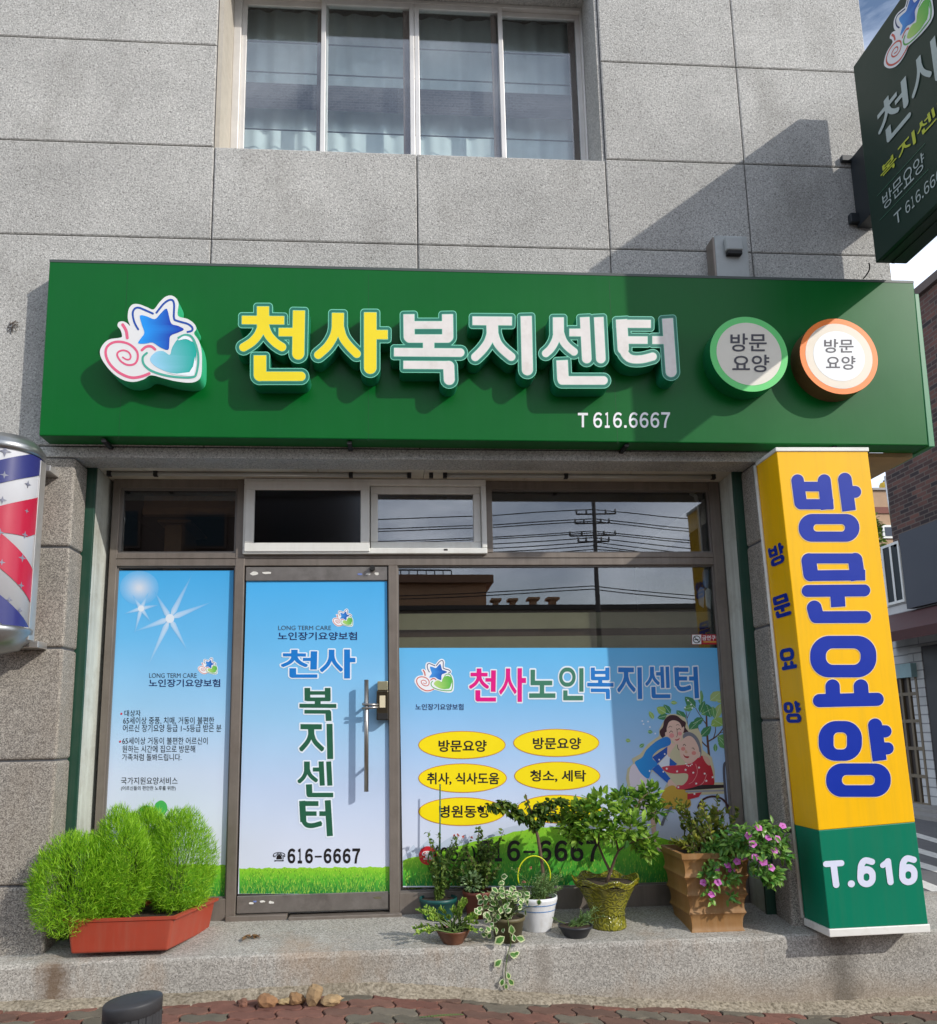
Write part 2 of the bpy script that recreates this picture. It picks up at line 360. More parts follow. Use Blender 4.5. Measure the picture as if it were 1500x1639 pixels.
def rrect(cx, cy, hx, hy, r, n=8):
    out = []
    for sx, sy, a in ((1,1,0),(-1,1,90),(-1,-1,180),(1,-1,270)):
        for k in range(n+1):
            t = math.radians(a+90*k/n); out.append((cx+sx*(hx-r)+r*math.cos(t), cy+sy*(hy-r)+r*math.sin(t)))
    return out
def rect(x0, y0, x1, y1): return [(x0,y0),(x1,y0),(x1,y1),(x0,y1)]
def ribbon(mb, path, w, surf, h, taper=(1.0, 1.0), smooth=6):
    """flat brush stroke"""
    p = catmull(path, smooth) if smooth else path; n = len(p); Lp = []; Rp = []
    for i in range(n):
        a = p[max(i-1, 0)]; b = p[min(i+1, n-1)]; dx, dy = b[0]-a[0], b[1]-a[1]; l = math.hypot(dx, dy) or 1
        t = i/(n-1); ww = w*(taper[0]*(1-t)+taper[1]*t) if taper != (1.0, 1.0) else w
        Lp.append((p[i][0]-dy/l*ww, p[i][1]+dx/l*ww)); Rp.append((p[i][0]+dy/l*ww, p[i][1]-dx/l*ww))
    b = len(mb.v); mb.v.extend([tuple(surf(q, h)) for q in Lp]); mb.v.extend([tuple(surf(q, h)) for q in Rp])
    for i in range(n-1): mb.face((b+i, b+i+1, b+n+i+1, b+n+i))
    for e, q in ((0, 1), (n-1, n-2)):         # round ends
        ang = math.atan2(p[e][1]-p[q][1], p[e][0]-p[q][0]); r = w*(taper[0] if e == 0 else taper[1])
        if r > w*0.3: mb.poly([surf((p[e][0]+r*math.cos(ang-math.pi/2+math.pi*k/8), p[e][1]+r*math.sin(ang-math.pi/2+math.pi*k/8)), h) for k in range(9)])
# stroke letters by distance field: stroke = (points, halfwidth, start, end) with 'f'lat or 'r'ound ends; ('rr',cx,cy,hx,hy,r) adds, ('hole',...) removes
def field(shape, X, Y):
    D = np.full(X.shape, 1e6); Hh = np.full(X.shape, 1e6)
    for st in shape:
        if st[0] in ('rr', 'hole'):
            _, cx, cy, hx, hy, r = st
            qx = np.abs(X-cx)-(hx-r); qy = np.abs(Y-cy)-(hy-r)
            d = np.hypot(np.maximum(qx, 0), np.maximum(qy, 0))+np.minimum(np.maximum(qx, qy), 0)-r
            if st[0] == 'rr': D = np.minimum(D, d)
            else: Hh = np.minimum(Hh, d)
            continue
        pts, w, ca, cb = st
        if len(pts) > 2: pts = catmull(pts, 4)
        for i in range(len(pts)-1):
            ax, ay = pts[i]; bx, by = pts[i+1]; l = math.hypot(bx-ax, by-ay); ux, uy = (bx-ax)/l, (by-ay)/l
            u = (X-ax)*ux+(Y-ay)*uy; v = np.abs(-(X-ax)*uy+(Y-ay)*ux)-w
            fa = i == 0 and ca == 'f'; fb = i == len(pts)-2 and cb == 'f'
            r_ = np.hypot(X-ax-np.clip(u, 0, l)*ux, Y-ay-np.clip(u, 0, l)*uy)-w
            q = np.maximum(-u if fa else -1e6, (u-l) if fb else -1e6)
            box = np.where((q > 0) & (v > 0), np.hypot(np.maximum(q, 0), np.maximum(v, 0)), np.maximum(q, v))
            use = ((u < 0) & fa) | ((u > l) & fb) | ((u >= 0) & (u <= l))
            D = np.minimum(D, np.where(use, box, r_))
    return np.maximum(D, -Hh)
def contour(shape, iso=0.0, step=4.0, pad=60):
    xs = []; ys = []
    for st in shape:
        if st[0] in ('rr', 'hole'): xs += [st[1]-st[3], st[1]+st[3]]; ys += [st[2]-st[4], st[2]+st[4]]
        else: xs += [p[0] for p in st[0]]; ys += [p[1] for p in st[0]]; pad = max(pad, st[1]+iso+10)
    gx = np.arange(min(xs)-pad-iso, max(xs)+pad+iso+step, step); gy = np.arange(min(ys)-pad-iso, max(ys)+pad+iso+step, step)
    X, Y = np.meshgrid(gx, gy); F = field(shape, X, Y)-iso; F[F == 0] = 1e-6
    I = F < 0
    code = I[:-1,:-1]*1+I[:-1,1:]*2+I[1:,1:]*4+I[1:,:-1]*8
    nxt = {}
    def ept(j, i, e):
        if e == 0: a, b = (j, i), (j, i+1)
        elif e == 1: a, b = (j, i+1), (j+1, i+1)
        elif e == 2: a, b = (j+1, i), (j+1, i+1)
        else: a, b = (j, i), (j+1, i)
        return a, b
    T = {1:[(3,0)],2:[(0,1)],3:[(3,1)],4:[(1,2)],5:[(3,0),(1,2)],6:[(0,2)],7:[(3,2)],8:[(2,3)],9:[(2,0)],10:[(0,1),(2,3)],11:[(2,1)],12:[(1,3)],13:[(1,0)],14:[(0,3)]}
    for j, i in zip(*np.nonzero((code > 0) & (code < 15))):
        for e0, e1 in T[int(code[j, i])]: nxt[ept(j, i, e0)] = ept(j, i, e1)
    def pos(k):
        (j0, i0), (j1, i1) = k; a, b = F[j0, i0], F[j1, i1]; t = a/(a-b)
        return (gx[i0]+(gx[i1]-gx[i0])*t, gy[j0]+(gy[j1]-gy[j0])*t)
    loops = []
    while nxt:
        k = next(iter(nxt)); lp = []
        while k in nxt: lp.append(pos(k)); k = nxt.pop(k)
        ch = True
        while ch and len(lp) > 8:             # drop nearly collinear points
            ch = False; out = []; n = len(lp); skip = False
            for i in range(n):
                a, b, c = lp[i-1], lp[i], lp[(i+1) % n]; l = math.hypot(c[0]-a[0], c[1]-a[1]) or 1
                d = abs((c[0]-a[0])*(a[1]-b[1])-(a[0]-b[0])*(c[1]-a[1]))/l
                if d < 0.35 and not skip and l < 90: skip = True; ch = True
                else: out.append(b); skip = False
            lp = out
        if len(lp) > 4: loops.append(lp)
    return loops
def digits(mb, s, box, surf, h, off=0.0):
    """numbers set one figure at a time in the font's full-width figures"""
    wt = {'1': .84, '.': .46, '-': .95}; tot = sum(wt.get(c, 1.0) for c in s); x0, y0, x1, y1 = box; u = (x1-x0)/tot; x = x0; H = y1-y0
    for c in s:
        w = wt.get(c, 1.0)*u
        if c == '-': mb.plate([rect(x+w*.12, y0+H*.49, x+w*.88, y0+H*.60)], surf, h)
        elif c == '.': mb.plate([rrect(x+w*.5, y1-H*.085, H*.085, H*.085, H*.05)], surf, h)
        else: text(mb, chr(0xFF10+int(c)), (x+w*(.09 if c != '1' else .2), y0, x+w*(.91 if c != '1' else .74), y1), surf, h, off)
        x += w
# text from the built-in font, each piece stretched into its own box
def glyphs(s, off=0.0, res=4):
    c = bpy.data.curves.new('txt', 'FONT'); c.body = s; c.offset = off; c.resolution_u = res
    o = bpy.data.objects.new('txt', c); COL.objects.link(o)
    dg = bpy.context.evaluated_depsgraph_get(); dg.update()
    me = bpy.data.meshes.new_from_object(o.evaluated_get(dg), depsgraph=dg)
    v = [(p.co.x, p.co.y) for p in me.vertices]; f = [tuple(p.vertices) for p in me.polygons]
    bpy.data.objects.remove(o); bpy.data.curves.remove(c); bpy.data.meshes.remove(me)
    return v, f
def text(mb, s, box, surf, h, off=0.0, ref=None, slant=0.0, res=4):
    """box = (x0,y0,x1,y1) in the surface's own drawing coordinates, or four corners TL,TR,BR,BL"""
    v, f = glyphs(s, off, res)
    r = glyphs(s, ref if ref is not None else off, 2)[0] if ref is not None else v
    x0 = min(p[0] for p in r); x1 = max(p[0] for p in r); y0 = min(p[1] for p in r); y1 = max(p[1] for p in r)
    if len(box) == 4 and not isinstance(box[0], (tuple, list)): a, b, c, d = box; box = [(a,b),(c,b),(c,d),(a,d)]
    q = [surf(p, h) for p in box]
    pts = []
    for p in v:
        t = (p[0]-x0)/(x1-x0); w = 1-(p[1]-y0)/(y1-y0)
        pts.append(q[0]*(1-t)*(1-w)+q[1]*t*(1-w)+q[2]*t*w+q[3]*(1-t)*w)
    mb.add(pts, f)
# ================================================================== SETTING
YW, YF, YG, YU = 4.60, 4.453, 5.05, 4.95     # upper wall, sign face, shop glazing, upper window
def wx(x, y, Y): return P(x, y, Y).x
def wz(x, y, Y): return P(x, y, Y).z
M_wall = granite('stipple_render', [(0.30, (120, 118, 114)), (0.44, (166, 164, 159)), (0.55, (193, 191, 185)), (0.72, (220, 218, 212))], 105, 0.9, worm=1.1, tone=0.06, stain=((118, 114, 106), 0.5, 1.3, 0.52, 0.74))
M_gran = granite('grey_granite', [(0.32, (86, 82, 78)), (0.45, (130, 124, 116)), (0.56, (156, 150, 140)), (0.70, (186, 179, 167))], 165, 0.3, dark=0.55, grain=0.7, stain=((120, 104, 84), 0.35, 2.0, 0.5, 0.72))
M_step = granite('step_terrazzo', [(0.30, (118, 115, 109)), (0.44, (147, 143, 135)), (0.55, (166, 162, 153)), (0.70, (192, 187, 178))], 120, 0.4, dark=0.8, grain=0.6, streaks=((wx(85, 1570, 4.47), .075, .8, (96, 74, 52)), (wx(1345, 1540, 4.47), .10, .6, (70, 64, 56)), (wx(870, 1540, 4.47), .05, .4, (110, 100, 88)), (wx(560, 1540, 4.47), .20, .35, (140, 122, 98))), stain=((150, 118, 84), 0.55, 1.5, 0.52, 0.72), lowstain=((140, 120, 94), 0.5, -0.10, 0.03))
M_joint = mat('joint_mortar', (84, 84, 86), 0.95, var=0.15, bump=0.3)
M_plaster = mat('painted_plaster', (196, 200, 190), 0.75, var=0.10, vs=5, bump=0.25, bs=40, stain=((128, 118, 98), 0.6, 3.0), streak=((120, 112, 96), .5))
M_cream = mat('cream_plaster', (186, 178, 164), 0.85, var=0.08, vs=14, bump=0.5, bs=70, stain=((156, 144, 126), 0.4, 9))
M_trim = mat('dark_green_metal', (24, 66, 50), 0.45, var=0.15, vs=6, stain=((60, 62, 50), 0.4, 6), streak=((84, 92, 80), .4))
M_alu = mat('bronze_aluminium', (128, 119, 110), 0.42, metal=0.3, var=0.10, vs=7, bump=0.05, stain=((96, 82, 70), 0.4, 5), streak=((92, 82, 72), .5))
M_alul = mat('bare_aluminium', (206, 204, 200), 0.32, metal=0.75, var=0.07, vs=7)
M_aluw = mat('window_aluminium', (216, 212, 206), 0.4, metal=0.35, var=0.08, vs=7)
M_pvc = mat('white_pvc', (226, 226, 220), 0.35, var=0.04, vs=5, stain=((170, 166, 152), 0.25, 4), streak=((190, 184, 170), .25))
M_rub = mat('black_rubber', (24, 24, 24), 0.7, var=0.1)
M_soff = mat('soffit_board', (196, 190, 176), 0.8, var=0.10, vs=3, stain=((120, 108, 88), 0.5, 2.5))
M_tanw = mat('interior_tan', (150, 128, 98), 0.8, var=0.12)
M_dark = mat('interior_dark', (58, 50, 44), 0.85, var=0.2)
M_wood = mat('stained_wood', (128, 92, 58), 0.5, var=0.2, vs=14)
M_glass = glassmat('shop_glass', 0.12, (0.82, 0.84, 0.83))
M_glassu = glassmat('upstairs_glass', 0.085, (0.92, 0.95, 0.95))
M_steel = mat('brushed_steel', (170, 166, 160), 0.3, metal=0.9, var=0.08, vs=30)

# ---- ground, pavement, road
XL, XRC = -9.0, wx(1401, 212, YW)            # left end of the building, right corner of the upper wall
XPL = wx(110, 900, YW)                       # right face of the left pilaster
XPR0, XPR1 = wx(1219, 880, YW), wx(1345, 880, YW)
ZS = wz(700, 1510, YW)                       # step level at the pilaster face
STEP_B = wz(500, 1470, YG-0.05); YSF = YW-0.13; STEP_F = wz(700, 1519, YSF)
XSR = 4.35; XG0, XG1 = PZ(600, 1603, 0).x, P(1290, 1630, YSF-.07).x; GDROP = -P(1290, 1630, YSF-.07).z; ZRD = -GDROP-0.10
print('levels', P(0,1622,YSF-.07).z, P(600,1602,YSF-.07).z, GDROP, STEP_F, STEP_B, ZS)
asph = mat('asphalt', (100, 99, 99), 0.9, var=0.16, vs=3, bump=0.7, bs=140, stain=((98, 96, 92), 0.5, 1.2))
g = MB(); g.quad((-400,-400,ZRD), (400,-400,ZRD), (400,500,ZRD), (-400,500,ZRD)); tag(g.build('ground', asph), kind='structure')
lane = mat('lane_paint', (214, 212, 204), 0.7, var=0.12, vs=9, stain=((120, 118, 114), 0.5, 12))
g = MB()
for (xa, ya), (xb, yb), w in (((1462,1335),(1500,1346),7), ((1466,1360),(1500,1370),8), ((1470,1383),(1500,1392),9), ((1470,1412),(1500,1424),12)):
    dy = w
    a, b = PZ(xa, ya-dy/2, ZRD+.004), PZ(xb, yb-dy/2, ZRD+.004); c, d = PZ(xb, yb+dy/2, ZRD+.004), PZ(xa, ya+dy/2, ZRD+.004)
    e1 = (b-a); e2 = (c-d); g.quad(a-e1*1.5, b+e1*3, c+e2*3, d-e2*1.5)
tag(g.build('road_marking', lane), kind='structure')
# block pavers with wavy edges, each its own little slab
M_pav = bpy.data.materials.new('paver'); M_pav.use_nodes = True
def _pav():
    nt = M_pav.node_tree; N = nt.nodes; L = nt.links; b = N['Principled BSDF']; b.inputs['Roughness'].default_value = 0.9
    a = N.new('ShaderNodeAttribute'); a.attribute_name = 'v'; cr = N.new('ShaderNodeValToRGB'); e = cr.color_ramp.elements
    for i in range(3): e.new(0.5)
    for el, (p, c) in zip(e, ((0, (106, 68, 56)), (0.3, (122, 84, 70)), (0.5, (96, 72, 60)), (0.62, (92, 86, 73)), (1, (108, 100, 86)))): el.position = p; el.color = lin(c)
    L.new(a.outputs['Fac'], cr.inputs['Fac'])
    g_ = N.new('ShaderNodeNewGeometry'); n = N.new('ShaderNodeTexNoise'); n.inputs['Scale'].default_value = 9; n.inputs['Detail'].default_value = 8; n.inputs['Roughness'].default_value = 0.7; L.new(g_.outputs['Position'], n.inputs['Vector'])
    r = N.new('ShaderNodeMapRange'); r.inputs['From Min'].default_value = 0.3; r.inputs['From Max'].default_value = 0.7; r.inputs['To Min'].default_value = 0.72; r.inputs['To Max'].default_value = 1.18; L.new(n.outputs['Fac'], r.inputs['Value'])
    mu = N.new('ShaderNodeVectorMath'); mu.operation = 'SCALE'; L.new(cr.outputs['Color'], mu.inputs[0]); L.new(r.outputs['Result'], mu.inputs['Scale']); L.new(mu.outputs['Vector'], b.inputs['Base Color'])
    n2 = N.new('ShaderNodeTexNoise'); n2.inputs['Scale'].default_value = 120; n2.inputs['Detail'].default_value = 4; L.new(g_.outputs['Position'], n2.inputs['Vector'])
    bp = N.new('ShaderNodeBump'); bp.inputs['Strength'].default_value = 0.6; bp.inputs['Distance'].default_value = 0.004; L.new(n2.outputs['Fac'], bp.inputs['Height']); L.new(bp.outputs['Normal'], b.inputs['Normal'])
_pav()
base = MB(); xq = [-14, XG0]+[XG0+(XG1-XG0)*k/4 for k in range(1, 5)]+[4.55]
for a, b_ in zip(xq[:-1], xq[1:]): base.hexa([(a,-3,zg(a)-.002),(b_,-3,zg(b_)-.002),(b_,-3,ZRD-.02),(a,-3,ZRD-.02)], [(a,YSF+.3,zg(a)-.002),(b_,YSF+.3,zg(b_)-.002),(b_,YSF+.3,ZRD-.02),(a,YSF+.3,ZRD-.02)])
tag(base.build('pavement_bed', mat('sand_bed', (84, 76, 66), 0.95, var=0.25, vs=20, bump=0.8, bs=90)), kind='structure')
g = MB(); rr = random.Random(3); LX, LY = 0.222, 0.112
for j in range(-24, 4):
    y0 = YSF-0.06-LY*3.5+j*LY
    for i in range(-34, 22):
        x0 = i*LX+(LX/2 if j % 2 else 0)
        if x0 < -6 or x0 > 4.4 or y0 > YSF-0.02 or y0 < 1.2: continue
        g.val = rr.choice([rr.uniform(0, 0.5)]*2+[rr.uniform(0.6, 1.0)])
        gp = 0.004; top = 0.014+rr.uniform(-0.002, 0.003); n = 12; pts = []
        wav = lambda t: 0.011*math.sin(t*4*math.pi)
        wv2 = lambda t: 0.008*math.sin(t*2*math.pi)
        for k in range(n): t = k/n; pts.append((x0+gp+(LX-2*gp)*t, y0+gp+wav(t)))
        for k in range(6): t = k/6; pts.append((x0+LX-gp+wv2(t), y0+gp+(LY-2*gp)*t))
        for k in range(n): t = 1-k/n; pts.append((x0+gp+(LX-2*gp)*t, y0+LY-gp+wav(t)))
        for k in range(6): t = 1-k/6; pts.append((x0+gp+wv2(t), y0+gp+(LY-2*gp)*t))
        cxx, cyy = x0+LX/2, y0+LY/2; m = len(pts); tx, ty = rr.uniform(-.012, .012), rr.uniform(-.02, .02)
        b = len(g.v)
        zt = lambda p: zg(p[0])+top+(p[0]-cxx)*tx+(p[1]-cyy)*ty
        for p in pts: g.v.append((p[0], p[1], zg(p[0])-0.004))
        for p in pts: g.v.append((p[0], p[1], zt(p)-0.005))
        for p in pts: q = (cxx+(p[0]-cxx)*0.965, cyy+(p[1]-cyy)*0.93); g.v.append((q[0], q[1], zt(q)))
        for k in range(m):
            k2 = (k+1) % m
            g.face((b+k, b+k2, b+m+k2, b+m+k)); g.face((b+m+k, b+m+k2, b+2*m+k2, b+2*m+k))
        g.face([b+2*m+k for k in range(m)])
tag(g.build('pavement', M_pav), kind='structure')
# rough mortar fillet between step and pavers
g = MB(); rr = random.Random(5); xs = [-6+0.03*i for i in range(345)]
prof = []
for x in xs:
    w = 0.075+0.02*math.sin(x*3.1)+0.016*math.sin(x*11+1)+rr.uniform(-.008, .008); h = 0.055+0.012*math.sin(x*2.2+2)+rr.uniform(-.004, .004)
    prof.append([(a_, b_, c_+zg(x)) for a_, b_, c_ in [(x, YSF-w, -0.004), (x, YSF-w+0.008, 0.022), (x, YSF-w*0.5, 0.03+rr.uniform(-.003, .003)), (x, YSF-0.012, h*0.8), (x, YSF+0.01, h)]])
b = len(g.v)
for p in prof: g.v += p
g.smooth = True
for i in range(len(prof)-1):
    for k in range(4): g.face((b+i*5+k, b+(i+1)*5+k, b+(i+1)*5+k+1, b+i*5+k+1))
tag(g.build('mortar_fillet', granite('old_mortar', [(0.3, (92, 84, 70)), (0.5, (142, 132, 114)), (0.7, (170, 160, 142))], 60, 0.8, stain=((84, 74, 58), 0.6, 3, 0.48, 0.7))), kind='structure')

# ---- the step in front of the shop
st = MB(); nx = 60
zt = lambda x, y: STEP_B+(STEP_F-STEP_B)*max(0.0, min(1.0, (YG-0.05-y)/(YG-0.05-YSF)))
ysl = [YSF+0.016, YSF+0.05, YSF+0.2, YW+0.2, YG-0.05, YG+0.12]
pr = [(YSF, -0.5), (YSF, 0.12), (YSF+0.001, STEP_F-0.022), (YSF+0.006, STEP_F-0.006)]+[(y, zt(0, y)+(0 if i else -0.001)) for i, y in enumerate(ysl)]
rr = random.Random(11)
b = 0
for i in range(nx+1):
    x = XL+(XSR-XL)*i/nx
    for k, (y, z) in enumerate(pr): st.v.append((x, y+(rr.uniform(-.003, .003) if k in (2, 3) else 0), z+(rr.uniform(-.003, .003) if k in (3, 4) else 0)))
n = len(pr)
for i in range(nx):
    for k in range(n-1): st.face((i*n+k, (i+1)*n+k, (i+1)*n+k+1, i*n+k+1))
st.face([nx*n+k for k in range(n)]+[]); 
step = st.build('step', M_step)
tag(step, 'long speckled terrazzo step carrying the flower pots below the shop front', 'step')

# ================================================================== THE BUILDING
bld = thing('shop_building', (0.0, YW, 0.0), 'grey stippled two storey building with a glazed shop front below', 'building')
ZT = 9.0
Z1 = wz(341, 382.5, YW); Z2 = wz(345, 234.5, YW); Z3 = wz(345, 72, YW); dZ = Z3-Z2
Z2r = wz(1172, 261.5, YW); Z3r = wz(1172, 107, YW); Z1r = wz(1195, 404, YW)
ZSB, ZST = wz(760, 705, YF), wz(760, 435, YF)             # sign bottom and top
ZL = wz(620, 735, YW)                                      # underside of the lintel
WX0, WX1 = wx(345, 150, YW), wx(964, 150, YW); WZ0, WZ1 = Z2, wz(650, -70, YW)
cX = [XL, -6.4, -3.6, wx(341, 300, YW), wx(668, 320, YW), wx(973, 330, YW), wx(1195, 300, YW), XRC]
gw = 0.0035
back = MB()
back.box(XL, WX0, YW+0.016, YW+0.2, ZL+0.2, ZT); back.box(WX1, XRC-0.004, YW+0.016, YW+0.2, ZL+0.2, ZT)
back.box(WX0, WX1, YW+0.016, YW+0.2, ZL+0.2, WZ0-0.02); back.box(WX0, WX1, YW+0.016, YW+0.2, WZ1+0.02, ZT)
back.build('wall_backing', M_joint, bld)
pan = MB()
rpn = random.Random(9)
def panel(x0, x1, z0, z1, nz=1):
    a = 0.007; pan.val = rpn.random()
    x0, x1, z0, z1 = x0+gw, x1-gw, z0+gw, z1-gw
    pan.add([(x0,YW+.016,z0),(x1,YW+.016,z0),(x1,YW+.016,z1),(x0,YW+.016,z1),(x0,YW+a*.6,z0),(x1,YW+a*.6,z0),(x1,YW+a*.6,z1),(x0,YW+a*.6,z1),
             (x0+a,YW,z0+a),(x1-a,YW,z0+a),(x1-a,YW,z1-a),(x0+a,YW,z1-a)],
            [(0,1,5,4),(1,2,6,5),(2,3,7,6),(3,0,4,7),(4,5,9,8),(5,6,10,9),(6,7,11,10),(7,4,8,11),(8,9,10,11)])
ZTR = [Z3+dZ*k for k in range(1, 5)]+[ZT]
for i in range(7):
    l, r = cX[i], cX[i+1]; right = l >= cX[4]-0.01 and i >= 5
    z1, z2, z3 = (Z1r, Z2r, Z3r) if i >= 5 else (Z1, Z2, Z3)
    panel(l, r, ZSB+0.0, z1); panel(l, r, z1, z2)
    rows = [z2, z3]+[z3+dZ*k for k in range(1, 5)]+[ZT]
    for a, b_ in zip(rows[:-1], rows[1:]):
        if b_-a < 0.02: continue
        ll, rr_ = l, r
        if a < WZ1-0.02:
            if i in (3, 4): continue
            if i == 2: rr_ = WX0
            if i == 5: ll = WX1
        if i in (3, 4) and b_ > WZ1: a = max(a, WZ1)
        if i == 3 : ll = WX0 if False else l
        panel(ll, rr_, a, b_)
# strips over the window head
panel(WX0, WX1, WZ1, [z for z in [Z3+dZ*k for k in range(0, 6)] if z > WZ1+0.02][0])
pan.build('stippled_wall', M_wall, bld)
# lintel beam and return walls
lt = MB(); lt.box(XL, XPR1+0.001, YW+0.002, YW+0.2, ZL, ZSB-0.003); lt.build('lintel', M_wall, bld, bevel=0.006)
sh = MB()
sh.box(XRC-0.25, XRC, YW+0.02, 13, ZL+0.22, ZT); sh.box(XL, XRC-0.26, 12.8, 13, 0, ZT); sh.box(XL, XRC-0.26, YW+0.21, 12.79, ZT-0.2, ZT-0.01)
sh.box(XL, XL+0.2, YW+0.21, 12.7, 0, ZT-0.21)
sh.box(XL+.21, XRC-0.27, YG+0.12, 12.7, ZL+0.30, ZL+0.5)
sh.build('shell_wall', M_wall, bld)
# underside of the overhanging corner
ov = MB(); ov.box(XPR1+0.002, XRC-0.004, YW+0.004, YG+2.0, ZSB-0.03, ZSB-0.002); ov.build('overhang_soffit', mat('brown_soffit', (150, 132, 100), 0.8, var=0.15, vs=5), bld)
# pilasters, jointed granite
def pilaster(x0, x1, side, joints, zb):
    m = MB(); zz = [zb]+[wz(90, j, YW) for j in joints]+[ZL-0.001]
    for a, b_ in zip(zz[:-1], zz[1:]):
        m.box(x0, x1, YW, YW+0.2, a+0.004, b_-0.004)
    o = m.build('pilaster', M_gran, bld, bevel=0.016, bseg=3)
    k = MB(); k.box(x0+0.01, x1-0.012, YW+0.012, YW+0.19, zb, ZL-0.002); k.build('pilaster_joint', M_joint, bld)
ZPB = min(ZS, STEP_F)-0.03
pilaster(XL, XPL, 1, (1417, 1217, 1037, 875), ZPB)
pilaster(XPR0, XPR1, -1, (1417-52, 1217-45, 1037-27, 875-10), ZPB)
# side wall of the ground floor beyond the pilaster
sw = MB(); sw.box(XPR1-0.2, XPR1-0.001, YW+0.21, 12.7, 0.0, ZL+0.01); sw.build('side_wall', M_wall, bld)
# green strips and painted reveals
YR = YW+0.2
xg0, xg1 = wx(132, 900, YR), wx(146, 900, YR); xh0, xh1 = wx(1186, 900, YR), wx(1195, 900, YR)
m = MB(); m.box(XPL-0.05, xg1, YR, YR+0.02, STEP_B-0.1, ZL+0.01); m.build('corner_trim', M_trim, bld, bevel=0.003)
m = MB(); m.box(xh0-0.01, XPR0+0.05, YR, YR+0.02, STEP_B-0.1, ZL+0.01); m.build('corner_trim', M_trim, bld, bevel=0.003)
m = MB(); m.box(xg1-0.06, xg1-0.003, YR+0.021, YG+0.06, STEP_B-0.1, ZL+0.01); m.build('reveal', M_plaster, bld)
m = MB(); m.box(xh0-0.004, xh0+0.06, YR+0.021, YG+0.06, STEP_B-0.1, ZL+0.01); m.build('reveal', M_plaster, bld)
m = MB()
for k in range(6):
    a = xg1+(xh0-xg1)*k/6; m.box(a+0.0015, xg1+(xh0-xg1)*(k+1)/6-0.0015, YW+0.201, YG+0.08, ZL+0.004, ZL+0.02)
m.box(xg1, xh0, YW+0.201, YG+0.08, ZL+0.022, ZL+0.08)
m.build('soffit', M_soff, bld)
# ---- shop glazing frame
gx = lambda x, y=1000: wx(x, y, YG-0.03)
gz = lambda y, x=640: wz(x, y, YG-0.03)
fr = MB(); A0, A1 = YG-0.03, YG+0.05
GL, GR = gx(169), gx(1162)
ZGT = ZL+0.003; ZT0, ZT1 = gz(905), gz(885); ZB = STEP_B-0.005
fr.box(GL, gx(181.5), A0, A1, ZB, ZGT)                    # left jamb
fr.box(gx(1150), GR+0.02, A0-0.004, A1, ZB, ZGT)          # right jamb
fr.box(gx(181.5), gx(1150), A0+0.002, A1, gz(782), ZGT)   # head
fr.box(gx(181.5), gx(1150), A0-0.002, A1, ZT0, ZT1)       # transom
fr.box(gx(181.5), gx(1150), A0-0.008, A0-0.002, gz(893.6), gz(891.6))
fr.box(gx(374), gx(389), A0-0.006, A1, ZB, ZGT)           # mullion left of door
fr.box(gx(622), gx(636.5), A0-0.006, A1, ZB, ZT0)         # mullion right of door
fr.box(gx(777, 830), gx(788, 830), A0-0.006, A1, ZT1, gz(782))
fr.box(gx(181.5), gx(374), A0-0.003, A1, ZB, gz(1441, 280))     # bottom rails
fr.box(gx(636.5), gx(1150), A0-0.003, A1, ZB, gz(1421, 900))
fr.build('shop_frame', M_alu, bld, bevel=0.004)
gp = MB()
gp.box(gx(181.5), gx(374), YG, YG+0.006, gz(1441, 280)-.01, ZT0+.01); gp.box(gx(636.5), gx(1150), YG, YG+0.006, gz(1421, 900)-.01, ZT0+.01)
gp.box(gx(181.5), gx(374), YG, YG+0.006, ZT1-.01, gz(782)+.01); gp.box(gx(788), gx(1150), YG, YG+0.006, ZT1-.01, gz(782)+.01)
gp.build('shop_glass', M_glass, bld)
# inner beads round the panes
be = MB()
def bead(x0, x1, z0, z1, w=0.014, y=YG-0.016):
    be.box(x0, x1, y, YG-0.001, z1-w, z1); be.box(x0, x1, y, YG-0.001, z0, z0+w); be.box(x0, x0+w, y, YG-0.001, z0+w, z1-w); be.box(x1-w, x1, y, YG-0.001, z0+w, z1-w)
bead(gx(181.5), gx(374), gz(1441, 280), ZT0, 0.009); bead(gx(636.5), gx(1150), gz(1421, 900), ZT0, 0.009)
bead(gx(181.5), gx(374), ZT1, gz(782)); bead(gx(788), gx(1150), ZT1, gz(782), 0.010)
be.build('glazing_bead', mat('dark_bead', (124, 118, 112), 0.45, metal=0.3, var=0.1), bld)
# ---- white PVC sliding window over the door
pw = MB(); x0, x1, z0, z1 = gx(391, 830), gx(778, 830), gz(888, 585), gz(769, 585); w = 0.040
pw.box(x0, x1, A0-0.035, A1, z1-w, z1); pw.box(x0, x1, A0-0.035, A1, z0, z0+w*.9); pw.box(x0, x0+w*.75, A0-0.035, A1, z0+w*.9, z1-w); pw.box(x1-w*.8, x1, A0-0.035, A1, z0+w*.9, z1-w)
sl = pw.build('sliding_window', M_pvc, bld, bevel=0.005)
def sash(xa, xb, za, zb, y, wd, fm):
    m = MB(); m.box(xa, xb, y, y+0.03, zb-wd, zb); m.box(xa, xb, y, y+0.03, za, za+wd); m.box(xa, xa+wd, y, y+0.03, za+wd, zb-wd); m.box(xb-wd, xb, y, y+0.03, za+wd, zb-wd)
    m.build('sash', M_pvc, sl, bevel=0.004)
    m = MB(); m.box(xa+wd-.01, xb-wd+.01, y+0.014, y+0.02, za+wd-.01, zb-wd+.01); m.build('pane', fm, sl)
xm = gx(592, 830)
M_screen = glassmat('screened_glass', 0.05, (0.30, 0.31, 0.33), 0.12)
sash(x0+0.012, xm, z0+0.012, z1-0.02, A0-0.045, 0.056, M_screen)
sash(xm+0.004, x1-w*.8-0.002, z0+w*.9, z1-w-0.002, A0-0.005, 0.046, M_glass)
m = MB(); 
